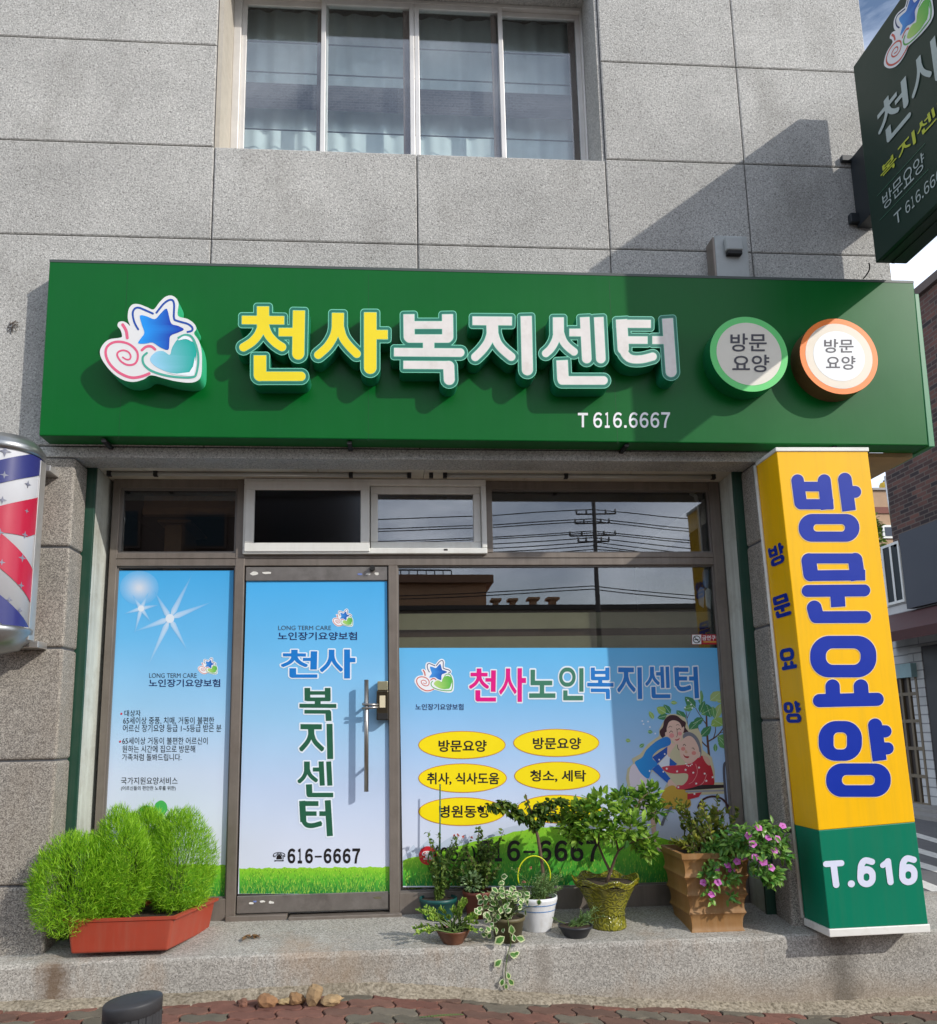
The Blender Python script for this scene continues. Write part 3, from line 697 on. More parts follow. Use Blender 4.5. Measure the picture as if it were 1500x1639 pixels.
for q in (441, 713): m.box(gx(q-3, 880), gx(q+3, 880), A0-0.037, A0-0.03, gz(883.2, 585), gz(880.8, 585))
m.build('drain_slot', M_rub, sl)
# ---- glass door with steel rails
dr = MB(); d0, d1 = gx(390.5), gx(620.5); DY = YG-0.012
dr.box(d0, d1, DY, DY+0.01, gz(1462, 500), gz(908, 500)); door = dr.build('door', M_glass, bld)
m = MB(); m.box(d0+.002, d1, DY-0.014, DY+0.024, gz(929, 500), gz(907, 500)); M_rail = mat('worn_steel_rail', (140, 134, 128), 0.34, metal=0.6, var=0.14, vs=12, stain=((84, 78, 72), 0.5, 8)); m.build('door_rail', M_rail, door, bevel=0.003)
m = MB(); m.box(d0, d1, DY-0.014, DY+0.024, gz(1459, 500), gz(1431, 500)); m.build('door_rail', M_rail, door, bevel=0.003)
m = MB(); a = gx(587, 1180); hz0, hz1 = gz(1266, 587), gz(1089, 587)
m.tube([(a, DY-0.075, hz0), (a, DY-0.075, hz1)], 0.0135, 14)
for q in (hz0+0.14, hz1-0.15): m.tube([(a, DY, q), (a, DY-0.075, q)], 0.009, 10)
m.build('door_handle', M_steel, door)
m = MB(); m.box(gx(603, 1120), gx(622, 1120), DY-0.075, DY-0.012, gz(1153, 612), gz(1106, 612)); lk = m.build('lock', mat('lock_case', (70, 62, 48), 0.3, metal=0.6, var=0.1), door, bevel=0.006)
m = MB(); m.box(gx(604.5, 1120), gx(621, 1120), DY-0.07, DY-0.008, gz(1105.6, 612), gz(1091, 612)); m.build('lock_cap', mat('lock_cap_brass', (164, 158, 128), 0.35, metal=0.5, var=0.1), door, bevel=0.004)
m = MB(); m.box(gx(604.5, 1120), gx(621, 1120), DY-0.08, DY-0.07, gz(1152, 612), gz(1142, 612)); m.build('lock_button', M_rub, lk, bevel=0.002)
m = MB(); m.box(gx(608, 1120), gx(617, 1120), DY-0.0775, DY-0.0755, gz(1133, 612), gz(1114, 612)); m.build('lock_sticker', mat('paper_sticker', (216, 204, 172), 0.7), lk)
m = MB(); q = Vector((gx(583, 1130), 0, gz(1131, 583)))
for dz in (-0.012, 0.012): m.tube([(q.x-.01, DY-0.09, q.z+dz), (gx(606), DY-0.088, q.z+dz*.6)], 0.007, 10)
m.build('lock_bolt', M_steel, lk)
m = MB(); c = P(596, 909, YG-0.05); m.tube([(c.x, DY-0.014, c.z), (c.x, DY-0.05, c.z)], 0.017, 16); m.build('door_closer_knob', M_rub, door)
m = MB(); m.box(gx(362, 1468), gx(460, 1468), A0-0.03, A0+0.05, ZB-.01, gz(1463.5, 420)); m.box(gx(463, 1468), gx(643, 1468), A0-0.045, A0+0.05, ZB-.01, gz(1462.5, 560)); m.build('threshold', M_alu, bld, bevel=0.004)
# scraps of old stickers on the rails
m = MB(); rr = random.Random(4)
for (x, y, w_, h_, c_) in ((407, 918, 15, 6, 0), (427, 917, 16, 4, 0), (576, 919, 9, 4, 1), (589, 919, 9, 4, 0), (603, 918, 8, 5, 0), (402, 1446, 9, 4, 0), (408, 1443, 7, 3, 1), (420, 1443, 9, 3.5, 0), (434, 1444.5, 9, 5, 0), (604, 1437, 13, 5, 2)):
    m.cur = c_
    pts = [(x+math.cos(t)*w_/2*rr.uniform(.75, 1.1), y+math.sin(t)*h_/2*rr.uniform(.7, 1.2)) for t in [k*math.pi/5 for k in range(10)]]
    m.plate([pts], yplane(DY-0.0155), 0)
m.build('sticker_scrap', [mat('old_paper', (222, 220, 212), 0.8), mat('blue_paper', (110, 130, 190), 0.7), mat('olive_paper', (96, 92, 70), 0.8)], door)

# ---- upstairs window
m = MB(); ux = lambda x, y=150: wx(x, y, YU-0.03); uz = lambda y: wz(650, y, YU-0.03)
m.box(WX0+0.002, WX0+0.03, YW+0.017, YU+0.08, WZ0, WZ1); m.build('window_reveal', M_cream, bld)
m = MB(); m.box(WX1-0.02, WX1-0.002, YW+0.017, YU+0.08, WZ0, WZ1); m.box(WX0+.03, WX1-.02, YW+0.017, YU+0.08, WZ1-.001, WZ1+0.019); m.box(WX0+.03, WX1-.02, YW+0.017, YU+0.08, WZ0-0.03, WZ0-.002)
m.build('window_reveal', M_wall, bld)
m = MB(); m.box(WX0+0.03, ux(383), YU-0.03, YU+0.05, WZ0, WZ1); m.box(ux(935), WX1-0.02, YU-0.03, YU+0.05, WZ0, WZ1)
m.box(ux(383), ux(935), YU-0.03, YU+0.05, WZ1-0.03, WZ1-.002); m.box(ux(383), ux(935), YU-0.03, YU+0.05, WZ0, WZ0+0.03)
uw = m.build('upstairs_window', M_aluw, bld, bevel=0.004)
for (a, b_, y) in ((383, 524, .03), (513, 664, .0), (664.5, 808, .0), (797, 935, .03)):
    m = MB(); y0 = YU-0.028+y; xa, xb, za, zb = ux(a), ux(b_), WZ0+0.03, WZ1-0.03; s_ = 0.032
    m.box(xa, xa+s_, y0, y0+.025, za, zb); m.box(xb-s_, xb, y0, y0+.025, za, zb); m.box(xa+s_, xb-s_, y0, y0+.025, zb-.04, zb); m.box(xa+s_, xb-s_, y0, y0+.025, za, za+.04)
    m.build('sash', M_aluw, uw, bevel=0.003)
    m = MB(); m.box(xa+s_-.005, xb-s_+.005, y0+.01, y0+.015, za, zb); m.build('pane', M_glassu, uw)
    m = MB(); m.box(xb-s_-.045, xb-s_, y0+.03, y0+.05, za, zb); m.build('inner_stile', mat('brown_stile', (112, 92, 84), 0.6, var=0.1), uw)
# curtains and the rooms behind
m = MB(); cz0, cz1 = WZ0-0.05, WZ1+0.1; n = 160; y = YU+0.22
for i in range(n+1):
    t = i/n; x = WX0-0.1+(WX1-WX0+0.2)*t; o_ = 0.012*math.sin(x*34)+0.008*math.sin(x*57+1)
    m.v += [(x, y+o_, cz0), (x, y+o_*.8, cz1)]
m.smooth = True
for i in range(n): m.face((2*i, 2*i+2, 2*i+3, 2*i+1))
ct = thing('curtain', (0, y, cz0), 'pale blue curtain behind the upstairs window, with thin dark lines standing for mirrored wires', 'curtain'); m.build('cloth', mat('curtain_cloth', (220, 230, 230), 0.9, var=0.07, vs=3), ct)
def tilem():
    m = bpy.data.materials.new('tiled_band'); m.use_nodes = True; nt = m.node_tree; N = nt.nodes; L = nt.links; b = N['Principled BSDF']; b.inputs['Roughness'].default_value = .85
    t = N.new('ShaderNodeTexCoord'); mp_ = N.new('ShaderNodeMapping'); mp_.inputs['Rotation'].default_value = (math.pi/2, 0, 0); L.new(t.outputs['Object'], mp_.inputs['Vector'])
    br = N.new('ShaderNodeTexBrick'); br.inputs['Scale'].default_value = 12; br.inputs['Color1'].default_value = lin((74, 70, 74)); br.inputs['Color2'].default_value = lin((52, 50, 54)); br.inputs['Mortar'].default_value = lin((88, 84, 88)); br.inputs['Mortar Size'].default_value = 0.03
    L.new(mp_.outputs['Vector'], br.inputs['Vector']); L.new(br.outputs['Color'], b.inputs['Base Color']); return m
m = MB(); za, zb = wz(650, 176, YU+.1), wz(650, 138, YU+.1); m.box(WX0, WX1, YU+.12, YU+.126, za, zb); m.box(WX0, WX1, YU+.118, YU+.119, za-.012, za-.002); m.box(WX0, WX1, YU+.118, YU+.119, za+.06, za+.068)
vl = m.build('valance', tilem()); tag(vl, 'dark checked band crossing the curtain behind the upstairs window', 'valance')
for q in (72, 120, 211): zq = wz(650, q, YU+.1); m = MB(); m.tube([(WX0, YU+.13, zq+0.004), (WX1, YU+.13, zq-.004)], 0.0045, 6); m.build('wire_reflection', M_rub, ct)  # thin tubes put in to imitate overhead wires mirrored in the glass

m = MB(); m.box(WX0-.5, WX1+.5, YU+.9, YU+.95, WZ0-.4, WZ1+.5); m.build('upper_room', M_dark, bld)
rm = MB(); RX0, RX1 = gx(60), XPR1-0.21
rm.box(RX0, RX1, 8.0, 8.1, 0.1, ZL+.28); rm.box(RX0-.1, RX0, YG+.13, 8.0, 0.1, ZL+.28); rm.box(RX0, RX1, YG+.13, 8.0, ZL+.2, ZL+.28); rm.box(RX0, RX1, YG+.13, 8.0, 0.2, STEP_B-.02)
rm.box(RX0, gx(168), YG+.06, YG+.12, 0.2, ZL+.19); rm.box(gx(1165), RX1, YG+.06, YG+.12, 0.2, ZL+.19)
rm.build('shop_room', M_dark, bld)
m = MB(); m.box(gx(205), gx(376), YG+.14, YG+.2, gz(812, 300), gz(800, 300)); m.box(gx(205), gx(376), YG+.16, YG+.3, gz(798.5, 300), gz(780, 300)); tag(m.build('shelf', M_wood), 'tan wooden rail inside the left transom pane', 'rail')
m = MB(); m.box(gx(232), gx(262), YG+.3, YG+.7, gz(925, 250), gz(818, 250)); m.box(gx(222), gx(280), YG+.25, YG+.75, gz(817.5, 250), gz(813, 250)); tag(m.build('cabinet', M_wood, bevel=.004), 'brown wooden cabinet standing inside behind the left transom pane', 'cabinet')
m = MB(); zq = mat('blind_fabric', (150, 146, 118), 0.9, var=0.08, vs=20)
bl = thing('roller_blind', (gx(900), YG+.1, gz(1000)), 'striped olive roller blind hanging inside the big right window', 'blind')
for a, b_ in ((1003, 977), (1040, 1015)):
    m = MB(); m.box(gx(638), gx(1148), YG+.07, YG+.075, gz(b_+0, 900), gz(a, 900)); m.build('blind_band', zq, bl)
m = MB(); m.box(gx(638), gx(1148), YG+.09, YG+.094, gz(1015, 900), gz(1003, 900)); m.box(gx(638), gx(1148), YG+.09, YG+.094, gz(1430, 900), gz(1040, 900)); m.build('blind_band', mat('blind_gap', (70, 52, 40), 0.9), bl)
m = MB(); m.tube([(gx(1112, 785), YG+.05, gz(784, 1112)), (gx(1120, 785), YG+.05, gz(788, 1112)), (gx(1124, 800), YG+.05, gz(800, 1112)), (gx(1130, 880), YG+.05, gz(884, 1130))], 0.012, 10)
tag(m.build('conduit_pipe', mat('pale_conduit', (206, 206, 204), .4, var=.05)), 'pale bent conduit pipe inside the right transom pane', 'pipe')
for (x, y, w_, h_, c_, lb) in ((1130, 926, 6, 16, (130, 168, 206), 'small pale blue tag hanging inside the big window by its right jamb'), (1123, 956, 6, 17, (178, 196, 222), 'light blue cloth scrap hanging inside the big window'), (1134, 958, 6, 17, (226, 232, 228), 'white card hanging beside the blue cloth inside the big window')):
    m = MB(); m.plate([[(x-w_, y-h_*.6), (x-w_*.2, y-h_), (x+w_*.8, y-h_*.8), (x+w_*.6, y+h_), (x-w_*.6, y+h_*.7)]], yplane(YG+.06), 0, -.006); tag(m.build('hanging_tag', mat('tag_%d' % x, c_, .6)), lb, 'tag')
# strip lamp under the soffit
lf = thing('strip_lamp', (gx(420), YW+.3, ZL), 'long thin unlit strip lamp fixed under the shop soffit', 'lamp')
zl = ZL-0.012
m = MB(); m.tube([(wx(176, 742, YW+.28), YW+.27, zl), (wx(655, 742, YW+.28), YW+.27, zl)], 0.012, 12); m.build('tube', mat('lamp_tube', (168, 166, 158), .4), lf)
m = MB()
for q in (176, 250, 562, 655): a = wx(q, 742, YW+.27); m.box(a-.012, a+.012, YW+.255, YW+.285, zl-.014, ZL+.003)
m.build('clip', M_rub, lf)
lf2 = thing('strip_lamp', (gx(1000), YW+.3, ZL), 'shorter unlit strip lamp under the right end of the soffit', 'lamp')
m = MB(); m.tube([(wx(712, 742, YW+.28), YW+.27, zl), (wx(1140, 742, YW+.28), YW+.27, zl)], 0.011, 12); m.build('tube', mat('lamp_tube', (168, 166, 158), .4), lf2)
m = MB()
for q in (690, 712, 905, 1140): a = wx(q, 742, YW+.27); m.box(a-.012, a+.012, YW+.255, YW+.285, zl-.014, ZL+.003)
m.build('clip', M_rub, lf2)
# ================================================================== SIGNS
M_grn = mat('fascia_green', (0, 94, 32), 0.33, var=0.07, vs=1.5, spec=0.22, stain=((16, 92, 44), 0.3, 1.2), streak=((40, 100, 64), .10))
M_seam = mat('seam_green', (0, 62, 24), .5, var=.1)
M_grn2 = mat('letter_side_green', (24, 128, 92), 0.4, var=0.06)
M_teal = mat('letter_teal', (26, 112, 92), 0.4, var=0.06)
M_rim = mat('letter_rim', (118, 205, 172), 0.4, var=0.05)
M_yel = mat('letter_yellow', (236, 212, 12), 0.35, var=0.04)
M_whi = mat('letter_white', (222, 216, 210), 0.4, var=0.05, vs=14, stain=((180, 168, 150), 0.35, 9))
M_wht = mat('white_vinyl', (232, 234, 234), 0.4, var=0.03)
M_ink = printmat('printed_vinyl')
M_inkg = printmat('printed_acrylic', 0.22)
C = lambda r, g, b: lin((r, g, b))
NAVY, BLACK = mat('navy_ink', (22, 38, 92), .4, var=.04), mat('black_ink', (26, 24, 24), .4, var=.04)

# ---- the emblem: star, snail and heart, drawn in a 1500 x 1350 field
SIL = catmull([(75,780),(110,690),(190,625),(325,603),(340,570),(322,510),(288,465),(300,420),(350,408),(400,430),(438,462),(415,400),(410,330),(425,255),(470,205),(545,203),(640,238),(720,265),(790,180),(860,115),(930,98),(990,130),(1020,200),(1012,340),(1130,380),(1210,440),(1232,500),(1205,555),(1262,640),(1295,760),(1300,900),(1292,1050),(1250,1118),(1160,1145),(1000,1130),(850,1095),(690,1055),(600,1105),(480,1135),(350,1110),(220,1020),(115,890)], 4, True)
def mixc(a, b, t): t = max(0, min(1, t)); return tuple(a[i]*(1-t)+b[i]*t for i in range(3))+(1,)
def emblem(surf, parent, mt, h, col='sign', backing=True, dh=0.0008, line=True):
    S = dict(sign=dict(sn=C(222,96,128), ol=C(28,74,160), s0=C(28,150,236), s1=C(8,48,168), h0=C(150,205,232), h1=C(0,166,150), ho=C(72,168,146), bk=C(224,224,222)),
             print=dict(sn=C(205,92,78), ol=C(30,50,105), s0=C(70,150,225), s1=C(20,84,178), h0=C(180,215,120), h1=C(88,182,72), ho=C(92,176,84), bk=C(236,238,242)))[col]
    if backing: m = MB(); m.col = S['bk']; m.plate([SIL], surf, h); m.build('emblem_backing', mt, parent)
    m = MB(); m.col = S['sn']
    ribbon(m, [(668,1036),(560,1075),(440,1082),(300,1020),(195,920),(147,810),(160,720),(230,665),(330,655),(440,690),(520,770),(528,860),(490,920),(410,932),(330,890),(285,820),(300,775),(360,757),(420,780),(446,830),(430,865),(390,865),(350,840)], 17, surf, h+dh, (0.5, 0.5) if False else (1.0, .55))
    ribbon(m, [(350,450),(390,520),(405,608)], 18, surf, h+dh); ribbon(m, [(580,755),(630,715),(690,710),(738,745)], 16, surf, h+dh)
    m.build('snail_line', mt, parent)
    m = MB(); m.col = S['ol']
    ribbon(m, [(535,505),(490,420),(470,320),(490,262),(540,245),(620,275),(712,316)], 12, surf, h+dh); ribbon(m, [(755,305),(850,190),(930,150),(966,200),(965,370),(1010,405),(1130,440),(1185,485),(1178,522),(1128,536)], 12, surf, h+dh)
    m.build('star_line', mt, parent)
    m = MB(); st = catmull([(557,340),(640,350),(735,383),(800,320),(872,255),(900,320),(932,435),(1010,462),(1085,505),(1010,545),(922,585),(910,670),(895,752),(800,722),(710,664),(630,676),(535,672),(570,610),(610,548),(580,450)], 3, True)
    m.plate([st], surf, h+dh*1.5, None, lambda p: mixc(S['s0'], S['s1'], (p[0]-620)/330)); m.build('star', mt, parent)
    m = MB(); ht = catmull([(690,830),(760,772),(840,768),(915,810),(945,720),(1010,625),(1100,590),(1185,640),(1232,760),(1225,900),(1172,1030),(1050,1042),(900,1020),(760,960),(685,890)], 4, True)
    m.plate([ht], surf, h+dh*1.2, None, lambda p: mixc(S['h0'], S['h1'], (p[0]-760)/300))
    m.col = S['ho']; ribbon(m, [(640,790),(592,840),(605,925),(690,1000),(850,1055),(1020,1080),(1190,1080),(1235,1030),(1258,880),(1242,740),(1182,600),(1100,572),(1020,606)], 13, surf, h+dh*1.8)
    m.build('heart', mt, parent)
    m = MB(); m.col = C(232,238,240); m.plate([catmull([(1015,638),(1060,596),(1110,585),(1160,608),(1188,655),(1110,622)], 3, True)], surf, h+dh*2.2)
    m.build('highlight', mt, parent); m = MB(); m.col = C(232,238,240); m.plate([[(1220,830),(1230,930),(1200,1060),(1160,1068),(1000,1052),(850,1020),(1000,1038),(1150,1020),(1195,950)]], surf, h+dh*2.2); m.build('highlight', mt, parent)

lerp = lambda a, b, t: a*(1-t)+b*t
# ---- main fascia sign
SG = yplane(YF); YL = YF-0.115; SL = yplane(YL)
fs = thing('fascia_sign', (0.4, YF, ZSB), 'long green shop sign board with raised yellow and white letters across the front', 'sign')
q = [P(79,418,YF), P(1463,452,YF), P(1486,713,YF), P(62,697,YF)]; m = MB()
m.hexa(q, [p+Vector((0, YW-YF-0.004, 0)) for p in q]); m.build('sign_board', M_grn, fs, bevel=0.006)
m = MB()
for x in (205, 590, 975): p0_, p1_ = P(x, 424+x*.0246, YF), P(x-6 if x < 600 else x+6, 700+x*.0105, YF); m.box(p0_.x-.0007, p0_.x+.0007, YF-.0006, YF+.002, p1_.z, p0_.z)
m.build('panel_seam', M_seam, fs)
m = MB(); qs = [P(79,418,YF-.002), P(1463,452,YF-.002)]
m.hexa([qs[0]+Vector((0,0,.012)), qs[1]+Vector((0,0,.012)), qs[1]-Vector((0,0,.004)), qs[0]-Vector((0,0,.004))], [a+Vector((0,.1,0)) for a in (qs[0]+Vector((0,0,.012)), qs[1]+Vector((0,0,.012)), qs[1]-Vector((0,0,.004)), qs[0]-Vector((0,0,.004)))])
m.build('top_edging', mat('edge_grey', (70, 78, 74), .5, var=.1), fs)
a = P(1464,470,YF+.05); b_ = P(1489,712,YF+.05); m = MB()
qa = [a, P(1471,470,YF+.05), P(1497,715,YF+.05), P(1487,715,YF+.05)]
m.hexa(qa, [p+Vector((0, 0.42, 0)) for p in qa]); m.build('side_return', mat('return_green', (52, 128, 84), .4, var=.08), fs, bevel=.004)
m = MB()
for x in (170, 560, 1000, 1330): p = P(x, 706, YF+.06); m.box(p.x-.012, p.x+.012, YF+.02, YW+.02, ZSB-.02+p.z*0, ZSB-.004)
m.build('bracket', M_rub, fs)
k2 = lambda: affine(SL, 370, 470, 5.769); k3 = lambda: affine(SL, 620, 480, 6.0); k4 = lambda: affine(SL, 850, 480, 6.0)
LET = [
 ('천', k2(), 5.769, 'y', [([(295,120),(295,300)],55,'f','r'),([(100,245),(490,248)],38,'f','f'),([(285,262),(278,320),(245,390),(190,450),(115,497)],38,'r','r'),([(308,262),(318,320),(350,390),(410,455),(470,495)],38,'r','r'),
   ([(440,357),(580,357)],38,'f','f'),([(627,158),(620,555)],55,'f','r'),([(267,572),(267,752)],57,'f','r'),([(262,765),(645,765)],42,'r','r')]),
 ('사', k2(), 5.769, 'y', [([(987,180),(985,340)],55,'f','r'),([(972,290),(950,390),(890,490),(805,567)],37,'r','r'),([(1000,290),(1030,400),(1085,480),(1160,557)],37,'r','r'),([(1285,175),(1285,685)],57,'f','r'),([(1320,380),(1446,380)],42,'f','f')]),
 ('복', k3(), 6.0, 'w', [([(207,140),(210,355)],52,'f','r'),([(578,140),(581,355)],52,'f','r'),([(207,243),(578,243)],36,'f','f'),([(210,373),(581,373)],39,'r','r'),([(397,390),(397,480)],53,'f','f'),([(65,503),(700,508)],40,'f','r'),
   ([(155,625),(590,628)],38,'f','r'),([(590,640),(595,765)],52,'r','r')]),
 ('지', k3(), 6.0, 'w', [([(818,202),(1196,205)],41,'f','f'),([(1007,225),(1010,340)],55,'f','r'),([(998,310),(970,400),(915,480),(845,550)],39,'r','r'),([(1022,310),(1055,410),(1110,480),(1190,548)],39,'r','r'),([(1333,158),(1345,672)],53,'f','r')]),
 ('센', k4(), 6.0, 'w', [([(262,170),(263,320)],52,'f','r'),([(255,300),(235,390),(190,470),(142,515)],36,'r','r'),([(275,300),(305,390),(350,450),(412,500)],36,'r','r'),([(368,315),(490,315)],36,'f','f'),([(515,168),(535,565)],45,'f','r'),([(650,168),(670,565)],45,'f','r'),
   ([(298,582),(306,755)],54,'f','r'),([(298,775),(695,775)],40,'r','r')]),
 ('터', k4(), 6.0, 'w', [([(868,190),(885,470)],53,'f','r'),([(885,470),(905,525),(960,568),(1060,572),(1168,546)],38,'r','r'),([(818,230),(1150,232)],38,'f','f'),([(890,387),(1118,388)],35,'f','f'),([(1165,388),(1290,388)],37,'f','f'),([(1310,180),(1345,690)],52,'f','r')])]
for ch, sf, s, c, shp in LET:
    m = MB(); m.plate(contour(shp, 36), sf, 0.0, -0.115); body = m.build('letter', [M_grn2], fs)
    m = MB(); m.plate(contour(shp, 36)+[], sf, 0.0006); m.build('letter_rim', M_rim, body)
    m = MB(); m.plate(contour(shp, 29), sf, 0.0014); m.build('letter_back', M_teal, body)
    m = MB(); m.plate(contour(shp, 4), sf, 0.0020); m.build('letter_line', M_rim, body)
    m = MB(); m.plate(contour(shp, 0), sf, 0.0026); m.build('letter_face', M_yel if c == 'y' else M_whi, body)
es = affine(SL, 150, 460, 7.5)
m = MB(); m.plate([SIL], es, 0.0, -0.115); eb = m.build('emblem', mat('emblem_side', (60, 190, 138), .4, var=.05), fs)
m = MB(); m.plate([[(p[0], p[1]) for p in SIL]], es, 0.0006); m.build('emblem_rim', M_wht, eb)
emblem(es, eb, M_inkg, 0.0014)
for cx, cy, r, cs, cf, lb in ((1199, 566.5, 62, (92, 205, 108), (222, 216, 200), 'green ringed'), (1343, 570, 62, (246, 128, 34), (224, 212, 192), 'orange ringed')):
    c = P(cx, cy, YL); s_ = YL/FOC*1.0; rr_ = (P(cx+r, cy, YL)-P(cx-r, cy, YL)).length/2
    disc = lambda rad, n=64: [(rad*math.cos(2*math.pi*k/n), rad*math.sin(2*math.pi*k/n)) for k in range(n)]
    sd = lambda p, h=0.0, c=c: c+Vector((p[0], -h, p[1]))
    m = MB(); m.plate([disc(rr_)], sd, 0, -0.115); bd = m.build('badge', mat('badge_side_%d' % cx, (14, 110, 62) if cx < 1300 else (92, 66, 40), .4), fs); bd['label'] = 'round %s badge with dark lettering' % lb
    m = MB(); m.plate([disc(rr_)], sd, .0008); m.build('badge_ring', mat('ring_%d' % cx, cs, .35, var=.04), bd)
    m = MB(); m.plate([disc(rr_*(.835 if cx < 1300 else .86))], sd, .0016); m.build('badge_face', mat('badge_face_%d' % cx, cf, .4, var=.05), bd)
    if cx > 1300: m = MB(); m.plate([disc(rr_*.66)], sd, .0024); m.build('badge_sticker', M_wht, bd)
    m = MB(); ink = mat('badge_ink', (66, 64, 72), .5)
    if cx < 1300: text(m, '방문', (1169,534,1227,563), SL, .0034, .012); text(m, '요양', (1172,568,1231,596), SL, .0034, .012)
    else: text(m, '방문', (1319,543,1366,565), SL, .0034, .012); text(m, '요양', (1322,570,1369,592), SL, .0034, .012)
    m.build('badge_lettering', ink, bd)
m = MB(); text(m, 'T', (925,661,941,684), SG, .002, .018); digits(m, '616.6667', (948,660,1074,685), SG, .002, .02); m.build('phone_number', M_wht, fs)

# ---- projecting sign at the corner
PJX = P(1365,107,YW-.22).x; PY0 = YW-0.22; PY1 = YW-(PJX-P(942,440,YW).x)/(SUN.x/-SUN.y); PZ1 = P(1365,107,YW-.22).z; PZ0 = P(1389,421,YW-.22).z
pj = thing('projecting_sign', (PJX+.1, YW, PZ0), 'dark green double sided box sign jutting out over the street at the corner', 'sign')
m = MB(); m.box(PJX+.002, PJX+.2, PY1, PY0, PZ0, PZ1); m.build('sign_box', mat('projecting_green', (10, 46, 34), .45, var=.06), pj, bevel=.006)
m = MB(); m.box(PJX+.09, PJX+.11, PY1+.02, PY0-.02, PZ0-.012, PZ0+.01); m.box(PJX+.03, PJX+.17, PY1+.03, PY0-.03, PZ0-.005, PZ0+.01); m.build('bottom_channel', mat('box_underside', (30, 48, 40), .5), pj)
m = MB(); p0 = P(1350,255,YW); m.box(PJX+.05, PJX+.15, PY0, YW-.006, P(1360,350,YW-.1).z, P(1372,240,YW-.1).z); m.box(PJX-.015, PJX+.17, YW-.03, YW-.002, p0.z-.03, p0.z+.01); m.box(PJX-.005, PJX+.2, YW-.04, YW-.002, P(1360,356,YW).z-.02, P(1360,346,YW).z)
m.build('bracket', mat('bracket_black', (36, 42, 46), .5, var=.1), pj, bevel=.004)
XS = xplane(PJX)
def yzq(x0, y0, x1, y1):     # from two photo points on the sign face (upper near-wall corner, lower outer corner) to a level box
    a, b = PX_(x0, y0, PJX), PX_(x1, y1, PJX); return a.y, a.z, b.y, b.z
SY = lambda p, h=0.0: Vector((PJX-h, p[0], p[1]))
yA = PX_(1402,215,PJX).y; zA0 = PX_(1404,200,PJX).z; wA = (PX_(1402,220,PJX).y-PX_(1453,120,PJX).y)
def hz(x, y): return PX_(x, y, PJX)
y_a = hz(1404, 190).y; y_b = hz(1455, 150).y; wA = y_a-y_b
zt_, zb_ = hz(1448,120).z, hz(1418,234).z
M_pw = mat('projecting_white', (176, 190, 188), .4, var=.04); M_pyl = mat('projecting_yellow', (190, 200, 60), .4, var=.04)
M = MB(); 
SYLR = {}
def syl(m, ch, box, surf, h, thin=1.0):
    if ch not in SYLR: SYLR[ch] = contour([(a, b*.88, c_, d) for a, b, c_, d in [l for l in LET if l[0] == ch][0][4]], 0)
    lo = SYLR[ch]; X0 = min(p[0] for l in lo for p in l); X1 = max(p[0] for l in lo for p in l); Y0 = min(p[1] for l in lo for p in l); Y1 = max(p[1] for l in lo for p in l); x0, y0, x1, y1 = box
    m.plate(lo, lambda p, hh=0.0: surf((x0+(p[0]-X0)/(X1-X0)*(x1-x0), y0+(p[1]-Y0)/(Y1-Y0)*(y1-y0)), hh), h)
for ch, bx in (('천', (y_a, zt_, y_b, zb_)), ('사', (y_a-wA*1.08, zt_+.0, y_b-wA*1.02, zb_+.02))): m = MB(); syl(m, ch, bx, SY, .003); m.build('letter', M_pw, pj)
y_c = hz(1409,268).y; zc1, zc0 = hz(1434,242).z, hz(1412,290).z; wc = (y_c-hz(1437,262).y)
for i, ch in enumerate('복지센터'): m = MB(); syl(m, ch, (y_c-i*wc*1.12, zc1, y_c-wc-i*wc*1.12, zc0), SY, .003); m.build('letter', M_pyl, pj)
y_d = hz(1414,325).y; zd1, zd0 = hz(1424,301).z, hz(1418,335).z; wd = (y_d-hz(1448,310).y)/2*.96
m = MB()
for i, ch in enumerate('방문요양'): text(m, ch, (y_d-i*wd*1.06, zd1, y_d-wd-i*wd*1.06, zd0), SY, .003, .0)
m.build('lettering', M_pw, pj)
m = MB(); y_e = hz(1432,350).y; ze1, ze0 = hz(1440,335).z, hz(1437,358).z
text(m, 'T', (y_e, ze1, hz(1445,345).y, ze0), SY, .003, .0); digits(m, '616.6667', (hz(1450,340).y, ze1, hz(1450,340).y-wd*4.0, ze0), SY, .003, .005); m.build('phone_number', M_pw, pj)
m = MB()
for za in (zd1+.03, zd0-.03): m.box(PJX-.0015, PJX-.0005, y_d+.05, y_d-wd*4.4, za, za+.003)
m.build('rule', mat('rule_green', (70, 120, 96), .4), pj)
ye0 = hz(1419,100).y; ye1 = hz(1497,30).y; zg1 = hz(1460,-20).z; zg0 = hz(1430,115).z; ew = abs(ye0-ye1)*1.05; eh = min(ew, PZ1-.03-zg0)
def esp(p, h=0.0): return Vector((PJX-.001-h, ye0+.02-(p[0]-75)/1225*ew, zg0+(1140-p[1])/1050*eh))
emblem(esp, pj, M_ink, .001, 'print')
m = MB(); a = P(1391,421,YW-.2); b_ = P(1382,446,YF+.02)
m.tube([lerp(a, b_, k/8)+Vector((.014*math.sin(math.pi*k/8), -.01*math.sin(math.pi*k/8), 0)) for k in range(9)], .004, 6); tag(m.build('sign_cable', M_rub), 'short black cable between the projecting sign and the green board', 'cable')

